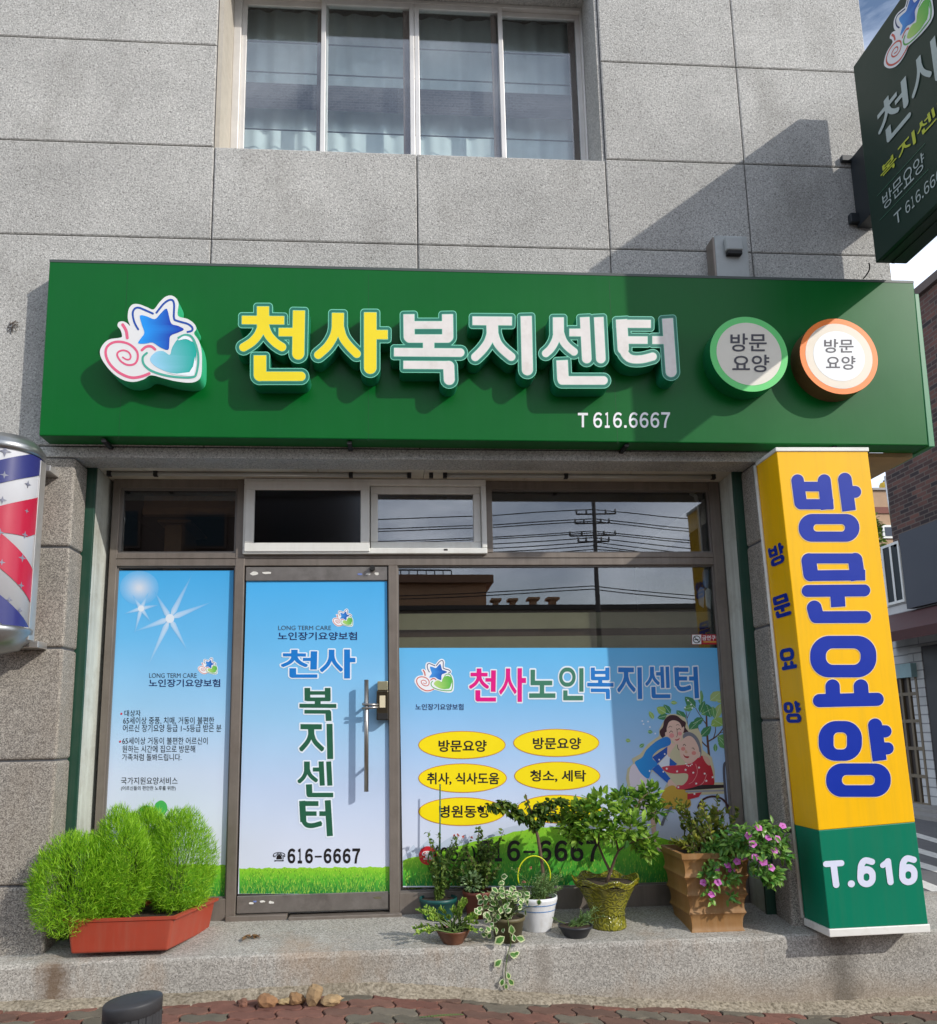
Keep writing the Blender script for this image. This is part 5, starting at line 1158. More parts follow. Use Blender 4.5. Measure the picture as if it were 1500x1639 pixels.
# ---- no smoking sticker on the big pane
ns = thing('no_smoking_sticker', P(1130,1031,YG-.002), 'small red and white no smoking sticker at the right edge of the big window', 'sticker')
m = MB(); m.plate([rect(1107.5,1015.5,1153.5,1031.5)], SB, 0); m.build('sticker_sheet', mat('sticker_red', (176, 24, 40), .4, var=.05), ns)
m = MB(); m.plate([rect(1108,1016,1122.5,1031)], SB, .0007); m.build('pictogram_field', M_wht, ns)
m = MB(); m.plate([ellipse(1115.2,1023.5,6.2,6.2,28), ellipse(1115.2,1023.5,4.9,4.9,28)], SB, .0014); ribbon(m, [(1111,1019),(1119.4,1028)], .6, SB, .0015, smooth=0); m.plate([rect(1111.5,1023,1118,1024.6)], SB, .0016); m.build('pictogram', BLACK, ns)
lettering(ns, [('금연구역', (1124,1017,1152,1025))], SB, .0014, M_wht, .02)
m = MB(); m.plate([rect(1126,1026.4,1150,1028.4)], SB, .0014); m.build('small_print', mat('sticker_gold', (214, 160, 60), .4), ns)

# ---- barber pole at the left edge
BP = P(-4, 860, YW-.22); r0 = .192; zt0, zb0 = wz(5, 712, YW-.4), wz(5, 1002, YW-.4)
bp = thing('barber_pole', (BP.x, BP.y, zb0-.12), 'big barber pole with red, blue and white stripes hung on the left pillar', 'barber pole')
m = MB(); m.lathe([(r0-.004, zb0), (r0-.004, zt0)], (BP.x, BP.y, 0), 96); m.build('drum', mat('pole_white', (202, 203, 207), .25, var=.03), bp)
zc = wz(25, 851, YW-.4); hh = (zt0-zb0)/2
def band(col, za, zb2, name, up):
    m = MB(); n = 120; t0, t1 = math.radians(-150), math.radians(60); sl = .155
    m.smooth = True
    for i in range(n):
        a0, a1 = t0+(t1-t0)*i/n, t0+(t1-t0)*(i+1)/n
        def zz(a, z):
            d = (a-math.radians(-62))*(.085 if up else .15)
            return z+d if up else z-d
        q = [(a0, max(zb0, min(zt0, zz(a0, za)))), (a1, max(zb0, min(zt0, zz(a1, za)))), (a1, max(zb0, min(zt0, zz(a1, zb2)))), (a0, max(zb0, min(zt0, zz(a0, zb2))))]
        if abs(q[0][1]-q[3][1]) < 1e-5 and abs(q[1][1]-q[2][1]) < 1e-5: continue
        cl = lambda z: max(z, zc) if up else min(z, zc)
        q = [(a, cl(z)) for a, z in q]
        if abs(q[0][1]-q[3][1]) < 1e-5 and abs(q[1][1]-q[2][1]) < 1e-5: continue
        m.add([(BP.x+r0*.9995*math.cos(a), BP.y+r0*.9995*math.sin(a), z) for a, z in q], [(0,1,2,3)])
    m.build(name, mat(col[0], col[1], .25, var=.04), bp)
zq = lambda y: wz(25, y, YW-.4)
RED, BLU = ('pole_red', (176, 34, 62)), ('pole_blue', (48, 52, 112))
band(RED, zq(870), zq(808), 'red_stripe', True); band(RED, zq(905), zq(851), 'red_stripe', False)
band(BLU, zq(771), zq(733), 'blue_stripe', True); band(BLU, zq(987), zq(945), 'blue_stripe', False)
m = MB(); rr = random.Random(2)
for x, y, s_ in ((8,722,9),(7,760,6),(45,775,6),(4,800,6),(40,856,6),(36,893,7),(3,900,5),(34,937,6),(32,977,5),(43,818,4),(0,852,6),(15,960,5)):
    a = math.atan2(-1, .001)
    d = ray(x, y); # intersect with the drum
    A = d.x**2+d.y**2; B_ = -2*(d.x*BP.x+d.y*BP.y); C_ = BP.x**2+BP.y**2-(r0*1.001)**2; D_ = B_*B_-4*A*C_
    if D_ < 0: continue
    t = (-B_-math.sqrt(D_))/2/A; p = ORG+d*t; th = math.atan2(p.y-BP.y, p.x-BP.x); s2 = s_/285.0
    pts = []
    for k in range(8):
        rad = s2 if k % 2 == 0 else s2*.32; u_ = rad*math.sin(k*math.pi/4)/r0; v_ = rad*math.cos(k*math.pi/4)
        pts.append((BP.x+r0*1.002*math.cos(th+u_), BP.y+r0*1.002*math.sin(th+u_), p.z+v_))
    c_ = (BP.x+r0*1.002*math.cos(th), BP.y+r0*1.002*math.sin(th), p.z); m.add(pts+[c_], [(8, k, (k+1) % 8) for k in range(8)])
m.build('star_print', mat('pole_star', (120, 122, 138), .3), bp)
M_chr = mat('chrome_cap', (160, 162, 162), .32, metal=.85, var=.06, vs=8)
m = MB(); m.lathe([(r0+.006, zt0-.012), (r0+.012, zt0), (r0+.012, zt0+.022), (r0+.005, zt0+.03), (r0-.004, zt0+.045), (r0-.016, zt0+.06), (r0-.024, zt0+.064), (r0-.045, zt0+.084), (0.02, zt0+.10)], (BP.x, BP.y, 0), 64, capt=True); m.build('top_cap', M_chr, bp)
m = MB(); m.lathe([(0.02, zb0-.13), (r0-.05, zb0-.10), (r0-.03, zb0-.075), (r0-.012, zb0-.06), (r0-.004, zb0-.04), (r0+.008, zb0-.02), (r0+.010, zb0), (r0+.004, zb0+.012)], (BP.x, BP.y, 0), 64, capt=True); m.build('bottom_cap', M_chr, bp)
m = MB(); m.box(BP.x+r0-.02, BP.x+r0+.004, BP.y+.0, BP.y+.07, zb0-.05, zt0-.02); m.build('side_rail', M_alul, bp, bevel=.003)
m = MB()
for z_ in (zt0-.03, zb0-.06): m.box(BP.x-.06, BP.x+r0+.012, BP.y+.1, YW-.001, z_-.02, z_+.015)
m.build('wall_bracket', M_alul, bp, bevel=.003)

# ---- small box above the fascia
x0, x1 = wx(1145, 410, YW-.1), wx(1197, 410, YW-.1); z0, z1 = wz(1170, 448, YW-.1), wz(1170, 379, YW-.1)
jb = thing('junction_box', ((x0+x1)/2, YW-.06, z0), 'grey metal meter box with a hooded lamp standing on the green sign board', 'box')
m = MB(); m.box(x0, x1, YW-.11, YW-.002, z0-.02, z1); m.build('case', mat('box_grey', (166, 170, 168), .45, var=.06, stain=((120,118,110), .3, 9)), jb, bevel=.004)
m = MB(); m.box(wx(1161,395,YW-.13), wx(1188,395,YW-.13), YW-.150, YW-.11, wz(1175,402,YW-.13), wz(1175,381,YW-.13)); m.build('hood', mat('box_grey', (166,170,168)), jb, bevel=.008)
m = MB(); m.box(wx(1163,395,YW-.13), wx(1186,395,YW-.13), YW-.146, YW-.11, wz(1175,408,YW-.13), wz(1175,402.5,YW-.13)); m.build('lens', M_rub, jb, bevel=.002)
m = MB(); m.box(x0-.012, x0-.001, YW-.105, YW-.002, z0-.02, z1-.01); m.build('side_rib', M_alu, jb)

# ---- old wall hook with a scrap of wire left of the sign
m = MB(); c = P(20, 522, YW-.01)
for k in range(7):
    a = k*1.1; m.tube([(c.x+.03*math.cos(a), YW-.004, c.z+.04*math.sin(a)), (c.x+.01*math.cos(a+1), YW-.02, c.z+.015*math.sin(a+1)), (c.x-.03*math.sin(a*1.7), YW-.008, c.z-.04*math.cos(a*1.3))], .0022, 5)
tag(m.build('wire_scrap', mat('rusty_wire', (96, 84, 74), .7, metal=.3)), 'tangled scrap of rusty wire on the wall left of the green sign', 'wire')

# ================================================================== STREET FURNITURE AND LITTER
bY = 2.15; c = P(213, 1600, bY); br = 41*bY/FOC
bo = thing('bollard', (c.x, bY, 0), 'dark ribbed bollard with a slanting smooth top at the near pavement edge', 'bollard')
M_bol = mat('bollard_black', (54, 54, 56), .55, var=.12, vs=9, spec=.4)
m = MB(); n = 144; ztop = lambda x_: c.z+(x_/br)*br*.10
ring = lambda rad, f: [(c.x+rad(k)*math.cos(2*math.pi*k/n), bY+rad(k)*math.sin(2*math.pi*k/n), f(rad(k)*math.cos(2*math.pi*k/n))) for k in range(n)]
flute = lambda k: br*(1.0 if k % 6 < 3 else .958)
b = len(m.v); m.v += ring(flute, lambda x_: 0.0); m.v += ring(flute, lambda x_: ztop(x_)-.03)
for k in range(n): m.face((b+k, b+(k+1) % n, b+n+(k+1) % n, b+n+k))
m.build('ribbed_post', M_bol, bo)
m = MB(); rings = [(br*.96, -.031), (br*1.0, -.029), (br*1.005, -.006), (br*.995, -.002), (br*.97, 0.0), (br*.5, .002), (br*.02, .003)]
m.smooth = True
for i, (rd, dz) in enumerate(rings): m.v += ring(lambda k, rd=rd: rd, lambda x_, dz=dz: ztop(x_)+dz)
for i in range(len(rings)-1):
    for k in range(n): m.face((i*n+k, i*n+(k+1) % n, (i+1)*n+(k+1) % n, (i+1)*n+k))
m.face([(len(rings)-1)*n+k for k in range(n)]); m.build('cap', M_bol, bo)
rr = random.Random(21)
STONES = [(390,1602,9,6,(118,82,66),'small reddish stone leftmost in the row under the step'), (431,1599,16,11,(140,104,72),'brown angular stone second from the left under the step'), (457,1601,10,6,(164,142,102),'small pale yellow stone in the row under the step'), (476,1597,13,11,(138,106,72),'tan lumpy stone beside the tall pointed one'), (501,1592,15,18,(150,124,90),'tallest pointed tan stone in the row under the step'), (532,1598,18,8,(158,132,96),'long flat tan stone at the right end of the row')]
for i, (x, y, rx, rz, cl, lb) in enumerate(STONES):
    c = PZ(x, y+rz*.6, 0.022); s_ = c.y/FOC; bm = bmesh.new(); bmesh.ops.create_icosphere(bm, subdivisions=3, radius=1)
    ph = [rr.uniform(0, 6) for _ in range(6)]; tilt = -.4 if i == 4 else rr.uniform(-.2, .2)
    m = MB()
    for v in bm.verts:
        q = v.co; k_ = 1+.16*math.sin(q.x*2.6+ph[0])+.14*math.sin(q.y*3+ph[1])+.13*math.sin(q.z*3.1+ph[2])+.05*math.sin(q.x*7+q.z*6+ph[3])
        q = Vector((round(q.x*1.5)/1.5*.35+q.x*.65, q.y, round(q.z*1.4)/1.4*.3+q.z*.7))*k_
        X_, Z_ = q.x*rx*s_*.9, q.z*rz*s_*.95; m.v.append((c.x+X_*math.cos(tilt)-Z_*math.sin(tilt), c.y-.02+q.y*rx*s_*.7, c.z+rz*s_*.5+Z_*math.cos(tilt)+X_*math.sin(tilt)))
    for f in bm.faces: m.face([v.index for v in f.verts])
    bm.free(); tag(m.build('stone', mat('stone_%d' % i, cl, .9, var=.28, vs=22, bump=.6, bs=80)), lb, 'stone', 'stones along the foot of the step')
STN = Vector((0, (STEP_F-STEP_B), (YG-.05)-YSF))
if STN.z < 0: STN = -STN
STN.normalize(); STP = Vector((0, YSF, STEP_F))
def S(x, y): return PPL(x, y, STP, STN)     # photo pixel on the top of the step
m = MB(); c0_ = PZ(672, 1629, .016); c1_ = PZ(742, 1624, .016)
m.tube([c0_, (c0_+c1_)/2+Vector((0,.012,0)), c1_], .0015, 4)
for k in range(16):
    p = c0_+(c1_-c0_)*(k/16); 
    for s__ in (-1, 1): m.val = .6; m.leaf(p+Vector((0,0,.002)), Vector((.6, s__*.8, .15)).normalized(), Vector((0,0,1)), .022*math.sin(.3+2.6*k/16), .006, .2, .1)
tag(m.build('fern_frond', leafmat('frond_green', (74, 110, 50), (110, 146, 76), .2)), 'small green fern frond lying on the pavement before the step', 'leaf')
m = MB(); c = S(403, 1503); rr = random.Random(8)
for k in range(5):
    a = rr.uniform(0, 6.28); m.leaf(c+Vector((rr.uniform(-.02, .02), rr.uniform(-.02, .02), .006)), Vector((math.cos(a), math.sin(a)*.8, .35)), Vector((0, 0, 1)), .055, .035, .5, .4)
tag(m.build('dry_leaf', leafmat('dead_leaf', (96, 70, 46), (132, 98, 62), .1)), 'curled brown dead leaf lying on the step before the door', 'leaf')
# ================================================================== POTS AND PLANTS
M_soil = mat('potting_soil', (58, 44, 34), .95, var=.35, vs=40, bump=.9, bs=90)
UPV = Vector((0, 0, 1))
def rv(r, up=0.0):
    while True:
        v = Vector((r.uniform(-1,1), r.uniform(-1,1), r.uniform(-1,1)))
        if 0.05 < v.length < 1: v.normalize(); v.z += up; return v.normalized()
def pot(name, label, x, yb, xl, xr, yr, prof, M, rb=.7, group='flower pots on the step', n=40, wob=None, thick=.006, sy=1.0):
    """prof: list of (height fraction, radius fraction of the rim)"""
    c = S(x, yb); c = c+Vector((0, rb*(xr-xl)/2*c.y/FOC, 0)); c.z = S(x, yb).z
    s_ = c.y/FOC; R = (xr-xl)/2*s_; xm_ = (xl+xr)/2; top = P(xm_, yr, c.y).z; h = top-c.z
    t = thing(name, c, label, 'flower pot', group)
    pf = [(R*r, h*z) for z, r in prof]; pf += [(pf[-1][0]-thick, pf[-1][1]), (pf[-1][0]-thick*1.5, h*.88)]
    m = MB(); m.lathe(pf, c, n, wob=wob, sy=sy); m.build('body', M, t)
    m = MB(); m.lathe([(R*.15, h*.90), (R*.6, h*.895), (pf[-2][0]*.99, h*.885)], c, 24, sy=sy); m.build('soil', M_soil, t)
    return t, c, R, h
def cluster(m, c, rad, n, ln, wd, r, up=.35, shell=.45, kind=0, fold=.25, droop=.2, out=1.0):
    for _ in range(n):
        d = rv(r); q = shell+(1-shell)*r.random()**.6
        p = Vector((c[0]+d.x*rad[0]*q, c[1]+d.y*rad[1]*q, c[2]+d.z*rad[2]*q))
        dd = (d*out+rv(r)*.7+UPV*up).normalized(); m.val = r.random(); k = r.uniform(.65, 1.2)
        m.leaf(p, dd, (rv(r)*.5+UPV).normalized(), ln*k, wd*k, fold, droop, kind)
# ---- red trough with four feathery bushes
yf, yb_ = 4.50, 4.93
f0, f1 = P(113,1527,yf), P(268,1519,yf); zb = min(f0.z, f1.z)-.002; zt_ = P(280,1466,yf).z
xL0, xR0 = f0.x, f1.x; xl1, xr1 = P(100,1480,yf).x, P(281,1466,yf).x
tr = thing('planter_trough', ((xL0+xR0)/2, yf+.2, zb), 'long terracotta red plastic trough holding feathery green bushes', 'planter')
M_red = mat('red_plastic', (158, 62, 42), .45, var=.07, vs=5, stain=((140, 70, 54), .4, 6), streak=((150, 104, 84), .35))
bb = lambda ex, z_: [(xL0-ex*.9, yf-ex*.3, z_), (xR0+ex*.9, yf-ex*.3, z_), (xR0+ex+.115, yb_+ex*.2, z_), (xL0-ex, yb_+ex*.2, z_)]
m = MB(); lo, hi = bb(0, zb), bb(.028, zt_-.012); m.v += lo+hi
for k in range(4): m.face((k, (k+1) % 4, 4+(k+1) % 4, 4+k))
m.face((3, 2, 1, 0)); m.build('box', M_red, tr, bevel=.012, bseg=3)
m = MB()
for (e0, za), (e1, zb1) in (((.030, zt_-.018), (.046, zt_-.014)), ((.046, zt_-.014), (.048, zt_)), ((.048, zt_), (.026, zt_+.002)), ((.026, zt_+.002), (.018, zt_-.03))):
    A, B_ = bb(e0, za), bb(e1, zb1); i = len(m.v); m.v += A+B_
    for k in range(4): m.face((i+k, i+(k+1) % 4, i+4+(k+1) % 4, i+4+k))
m.build('rim', M_red, tr, bevel=.003)
m = MB(); m.poly(bb(.02, zt_-.028)); m.build('soil', M_soil, tr)
M_koc = leafmat('feathery_leaf', (88, 150, 16), (178, 222, 60), .42)
M_stem = mat('green_stem', (84, 108, 44), .6, var=.2, vs=20)
M_brn = mat('brown_bark', (98, 78, 62), .85, var=.25, vs=30, bump=.6, bs=90)
def kochia(x, y, rx, ry, Y, n, seed, label):
    r = random.Random(seed); c = P(x, y, Y); s_ = Y/FOC; R = Vector((rx*s_, rx*s_*.85, ry*s_)); base = Vector((c.x, min(max(Y, yf+.06), yb_-.05), zt_-.03))
    t = thing('feathery_bush', base, label, 'bush', 'feathery bushes in the red trough')
    m = MB()
    for k in range(26):
        d = rv(r, .5); e_ = c+Vector((d.x*R.x, d.y*R.y, d.z*R.z))*.75; m.tube([base+Vector((r.uniform(-.01,.01), r.uniform(-.01,.01), 0)), lerp(base, e_, .5)+Vector((0,0,.02)), e_], [.0035, .002, .001], 4, False)
    m.build('stem', M_stem, t)
    m = MB(); lump = [(rv(r), r.uniform(.02, .16)) for _ in range(22)]
    for k in range(n):                        # upright egg: widest low down, thinning to feathery tops
        d = rv(r); rad = .9
        for lv, la in lump:
            q = d.dot(lv)
            if q > .6: rad += la*(q-.6)/.4
        q = .66+.34*r.random()**.6; nar = 1.0-.30*max(0, d.z)**1.2+.06*max(0, -d.z)
        if d.z > .35 and r.random() < (d.z-.35)*.55: continue
        p = Vector((c.x+d.x*R.x*q*rad*nar, c.y+d.y*R.y*q*rad*nar, c.z+d.z*R.z*q*rad))
        if p.z < zt_-.005 and p.x > xL0+.05: p.z = zt_+r.uniform(0, .06); p.y = max(p.y, yf+.01)
        dd = (d*.55+rv(r)*.65+UPV*.55).normalized(); sd = dd.cross(rv(r)).normalized(); ln = r.uniform(.022, .044); w = .0013
        bend = (UPV*.5-d*.2)*ln*.35; a, b, e_ = p, p+dd*ln*.5, p+dd*ln+bend*.6
        m.val = min(1, max(0, r.gauss(.5, .28)))
        m.add([a-sd*w, a+sd*w, b+sd*w, b-sd*w, e_], [(0,1,2,3),(3,2,4)])
    for k in range(90):                       # loose shoots beyond the outline
        d = rv(r, .35); nar = 1.0-.30*max(0, d.z)**1.2; q0 = Vector((c.x+d.x*R.x*.85*nar, c.y+d.y*R.y*.85*nar, c.z+d.z*R.z*.85)); tip = q0+(d+UPV*.5).normalized()*r.uniform(.03, .075)
        for j in range(16):
            p = lerp(q0, tip, r.random()); dd = (rv(r)*.8+d*.6+UPV*.5).normalized(); sd = dd.cross(rv(r)).normalized(); ln = r.uniform(.016, .034); w = .0015; m.val = min(1, max(0, r.gauss(.75, .2)))
            m.add([p-sd*w, p+sd*w, p+dd*ln], [(0,1,2)])
    m.build('foliage', M_koc, t)
kochia(124, 1413, 64, 64, 4.58, 15000, 1, 'feathery bright green bush leftmost in the red trough, bulging over its left end')
kochia(188, 1392, 50, 78, 4.64, 15000, 2, 'tall feathery bush second from the left at the front of the red trough')
kochia(234, 1352, 34, 54, 4.90, 8000, 3, 'smaller feathery bush rising behind the other bushes of the red trough')
kochia(284, 1386, 44, 80, 4.76, 13000, 4, 'feathery bush at the right end of the red trough')

# ---- pots, back row and front row
M_gpl = mat('green_plastic', (14, 74, 70), .45, var=.08); M_rbr = mat('red_brown_plastic', (112, 56, 40), .55, var=.12); M_bowl = mat('brown_glaze', (98, 58, 38), .4, var=.2, vs=10, stain=((150, 110, 84), .4, 9))
M_olv = mat('olive_plastic', (94, 86, 58), .55, var=.08); M_wp = mat('white_plastic', (222, 224, 226), .38, var=.05, stain=((180, 176, 166), .5, 7), streak=((168, 160, 144), .4)); M_blk = mat('black_plastic', (44, 45, 50), .5, var=.12)
L_ros = leafmat('rose_leaf', (58, 92, 38), (132, 154, 70)); L_mid = leafmat('mid_leaf', (44, 92, 28), (128, 168, 62)); L_suc = leafmat('succulent_leaf', (96, 144, 44), (190, 214, 100), .3)
L_var = leafmat('variegated_leaf', (70, 120, 52), (104, 152, 70), .3); L_vare = leafmat('cream_leaf_edge', (206, 214, 160), (232, 234, 196), .3); L_herb = leafmat('herb_leaf', (82, 122, 64), (150, 176, 112), .3)
L_bon = leafmat('glossy_leaf', (54, 106, 32), (164, 200, 76), .38, .32); L_tre = leafmat('dark_tree_leaf', (38, 76, 28), (128, 150, 54), .35); L_per = leafmat('periwinkle_leaf', (56, 116, 44), (144, 184, 84), .32, .35)
M_pink = leafmat('pink_petal', (206, 92, 186), (232, 140, 214), .3); M_eye = mat('petal_eye', (176, 30, 120), .5); M_rosep = leafmat('pale_pink_petal', (206, 110, 110), (226, 150, 140), .3)
def plant(name, c, label, cat='plant', group=None): return thing(name, c, label, cat, group)
# 1 green pot with stake and thin rose
t, c, R, h = pot('flower_pot', 'dark green plastic pot at the back left with a green stake', 703, 1475, 673, 731, 1436, [(0,.74),(.03,.76),(.8,.95),(.82,1.0),(1,1.0)], M_gpl)
r = random.Random(31); b0 = c+Vector((0,0,h*.9))
pl = plant('rose_bush', b0, 'thin straggly rose with tiny pink buds in the dark green pot')
m = MB(); ml_ = MB(); mf = MB(); s_ = c.y/FOC
for k in range(16):
    e_ = P(r.uniform(684, 748), r.uniform(1325, 1385), c.y+r.uniform(-.05,.05)); mid = lerp(b0, e_, .5)+Vector((r.uniform(-.02,.02), 0, 0)); m.tube([b0+Vector((r.uniform(-.02,.02), r.uniform(-.02,.02), 0)), mid, e_], [.004,.003,.0015], 5)
    for q in range(52):
        u_ = r.random()**1.3; p = lerp(b0, mid, u_*2) if u_ < .5 else lerp(mid, e_, u_*2-1); ml_.val = r.random(); ml_.leaf(p, (rv(r)+UPV*.2).normalized(), rv(r), r.uniform(.018,.032), .017)
for x, y in ((727,1338),(733,1337),(741,1340),(755,1341)):
    e_ = P(x, y, c.y); mid = lerp(b0, e_, .6)+Vector((-.02,0,.0)); m.tube([b0, mid, e_], [.003,.002,.001], 5)
    for q in range(10): mf.val = r.random(); mf.leaf(e_, rv(r, .6), rv(r), .012, .008)
    for q in range(12): ml_.val = r.random(); ml_.leaf(lerp(mid, e_, r.random()), rv(r), rv(r), .018, .009)
m.build('stem', M_stem, pl); ml_.build('foliage', L_ros, pl); mf.build('flower', M_rosep, pl)
m = MB(); a = P(704, 1425, c.y-.005); b_ = P(704.5, 1255, c.y-.005); m.tube([a-Vector((0,0,.05)), b_], .0042, 8); tag(m.build('plant_stake', mat('stake_green', (30, 92, 66), .5)), 'thin straight green stake rising out of the dark green pot', 'stake')
# 2 red brown pot behind, bush
t, c, R, h = pot('flower_pot', 'dark reddish brown pot at the back, half hidden behind the variegated plant', 768, 1472, 743, 791, 1425, [(0,.72),(.86,.93),(.88,1.0),(1,1.0)], M_rbr)
r = random.Random(32); b0 = c+Vector((0,0,h*.9)); pl = plant('shrub', b0, 'upright small leaved shrub in the reddish brown pot, second from the left')
m = MB(); ml_ = MB()
for k in range(24):
    e_ = P(r.gauss(776, 20), r.uniform(1322, 1400), c.y+r.uniform(-.08,.06)); mid = lerp(b0, e_, .5)+Vector((r.uniform(-.03,.03), 0, 0)); m.tube([b0, mid, e_], [.0045,.003,.0015], 5)
    for q in range(70):
        u_ = r.uniform(.15, 1); p = lerp(b0, mid, u_*2) if u_ < .5 else lerp(mid, e_, u_*2-1); ml_.val = r.random()*.8; ml_.leaf(p+rv(r)*.008, (rv(r)+UPV*.2).normalized(), rv(r), r.uniform(.016,.03), .017)
m.build('stem', M_brn, pl); ml_.build('foliage', L_ros, pl)
m = MB(); cluster(m, P(755, 1412, c.y-.06), (.055,.04,.05), 120, .024, .020, r, kind=1); tag(m.build('sedum_plant', leafmat('pale_rosette', (96, 132, 86), (168, 190, 140), .3)), 'low pale rounded leaves growing over the front of the reddish brown pot', 'plant')
# 3 brown bowl with succulents
t, c, R, h = pot('flower_pot', 'shallow brown glazed bowl in front, leftmost of the front row', 727, 1515, 703, 754, 1487, [(0,.55),(.1,.60),(.55,.84),(.9,1.0),(1,1.04)], M_bowl)
r = random.Random(33); b0 = c+Vector((0,0,h*.85)); pl = plant('succulent', b0, 'spreading light green succulent in the shallow brown bowl')
m = MB(); ml_ = MB()
for k in range(30):
    a = r.uniform(0, 6.283); e_ = P(*r.choice([(r.uniform(664,700), r.uniform(1452,1500)), (r.uniform(700,752), r.uniform(1440,1478)), (r.uniform(740,764), r.uniform(1462,1498))]), c.y+r.uniform(-.1,.05)); m.tube([b0+Vector((math.cos(a)*R*.6, math.sin(a)*R*.6, 0)), lerp(b0, e_, .6)+UPV*.02, e_], [.004,.0035,.002], 5)
    for q in range(34):
        ml_.val = r.random(); u_ = r.uniform(.35, 1); ml_.leaf(lerp(lerp(b0, e_, .6)+UPV*.02, e_, max(0,(u_-.35)/.65)), (rv(r)*.8+(e_-b0).normalized()+UPV*.3).normalized(), rv(r), r.uniform(.014,.028), .010, .5, -.1, 1)
m.build('stem', M_stem, pl); ml_.build('foliage', L_suc, pl)
# 4 olive pot with variegated trailing vine
t, c, R, h = pot('flower_pot', 'olive brown plastic pot near the step edge with a trailing variegated vine', 816, 1511, 788, 842, 1466, [(0,.72),(.84,.93),(.85,1.0),(1,1.0)], M_olv)
r = random.Random(34); b0 = c+Vector((0,0,h*.9)); pl = plant('variegated_vine', b0, 'cream edged variegated vine spilling down over the step from the olive pot')
m = MB(); ml_ = MB(); me_ = MB()
def vleaf(p, d, nr, ln):
    ml_.val = r.random(); me_.val = r.random(); me_.leaf(p, d, nr, ln, ln*.75, .12, .25, 1); ml_.leaf(p+nr*.0012+d*ln*.06, d, nr, ln*.82, ln*.46, .12, .25, 1)
for k in range(95):
    p = P(r.gauss(810, 22), r.gauss(1443, 15), c.y+r.uniform(-.13,.04))
    d = (rv(r)+Vector((0,-.4,.1))).normalized(); vleaf(p, d, (Vector((0,-.8,.7))+rv(r)*.6).normalized(), r.uniform(.028,.046)); m.tube([b0, lerp(b0, p, .6)+UPV*.015, p], [.002,.0018,.001], 4, False)
for k in range(14): p = P(r.uniform(770,800), r.uniform(1455,1494), c.y-.06+r.uniform(-.04,.03)); vleaf(p, (rv(r)+Vector((-.2,-.3,-.5))).normalized(), (Vector((0,-1,.3))+rv(r)*.4).normalized(), r.uniform(.026,.04))
vp = [P(812,1468,c.y-R*.9), P(816,1490,c.y-R-.02), P(818,1510,YSF-.012), P(812,1530,YSF-.012), P(809,1556,YSF-.012), P(811,1583,YSF-.012)]
m.tube(vp, .0022, 5)
for (x, y, dx, dz, l_) in ((808,1505,-.9,-.5,.062),(826,1506,.7,-.2,.048),(818,1480,.1,-1,.05),(821,1495,.3,-1,.04),(815,1532,.9,-.3,.046),(803,1542,-.7,-.5,.05),(822,1534,.8,.3,.034),(812,1562,.2,-.6,.036),(806,1572,-.4,-.9,.04),(814,1573,.6,-.7,.04),(810,1580,0,-1,.03)):
    vleaf(P(x, y-6, YSF-.015-.01*r.random()) if y > 1500 else P(x, y, c.y-R-.02), Vector((dx,-.25,dz)).normalized(), (Vector((0,-1,.25))+rv(r)*.25).normalized(), l_)
m.build('stem', M_stem, pl); me_.build('leaf_edge', L_vare, pl); ml_.build('foliage', L_var, pl)
# 5 white pot: herb, little tree, yellow hoop
t, c, R, h = pot('flower_pot', 'white plastic pot with two thin blue bands in the middle of the row', 864, 1494, 839, 904, 1433, [(0,.64),(.03,.66),(.25,.74),(.28,.76),(.75,.92),(.9,1.0),(1,1.0)], M_wp)
m = MB()
for z in (.62, .80):
    rr0 = R*(.76+(.92-.76)*(z-.28)/.47 if z < .75 else .92+.08*(z-.75)/.15)+.0012; m.lathe([(rr0, h*z-.0022), (rr0+.0003, h*z), (rr0+.0014, h*z+.0022)], c, 40, capb=False)
m.build('blue_band', mat('pot_blue', (84, 132, 190), .4), t)
r = random.Random(35); b0 = c+Vector((0,0,h*.9)); pl = plant('herb_plant', b0, 'soft grey green herb mounding over the white pot')
m = MB(); ml_ = MB(); mf = MB()
for k in range(75):
    e_ = P(r.gauss(872, 20), r.uniform(1388, 1432), c.y+r.uniform(-.10,.07)); q0 = b0+Vector((r.uniform(-.05,.05), r.uniform(-.05,.05), 0)); m.tube([q0, lerp(q0, e_, .55)+UPV*.012, e_], [.0018,.0015,.0008], 4, False)
    for q in range(26): u_ = r.uniform(.2, 1); ml_.val = r.random(); ml_.leaf(lerp(q0, e_, u_)+rv(r)*.006, (rv(r)+UPV*.5).normalized(), rv(r), r.uniform(.012,.024), .0035)
for x, y in ((831,1391),(839,1412),(850,1390)):
    for q in range(9): mf.val = r.random(); mf.leaf(P(x, y, c.y), rv(r, .5), rv(r), .012, .008)
m.build('stem', M_stem, pl); ml_.build('foliage', L_herb, pl); mf.build('flower', M_rosep, pl)
pl = plant('potted_tree', b0, 'slender little tree with a flat leafy branch growing from the white pot')
m = MB(); ml_ = MB(); Y = c.y
tk = [P(870,1400,Y), P(866,1370,Y), P(861,1340,Y), P(857,1324,Y)]; m.tube([b0]+tk, [.011,.0105,.0095,.009,.0085], 8)
BR = [[(857,1324),(845,1312),(825,1305),(800,1292),(783,1287)], [(857,1324),(852,1302),(846,1288),(841,1271)], [(857,1322),(872,1308),(890,1305),(912,1310),(925,1318)], [(857,1322),(868,1298),(885,1285),(902,1280)], [(845,1312),(852,1300),(866,1292),(884,1282)], [(840,1309),(828,1296),(812,1285),(796,1284)]]
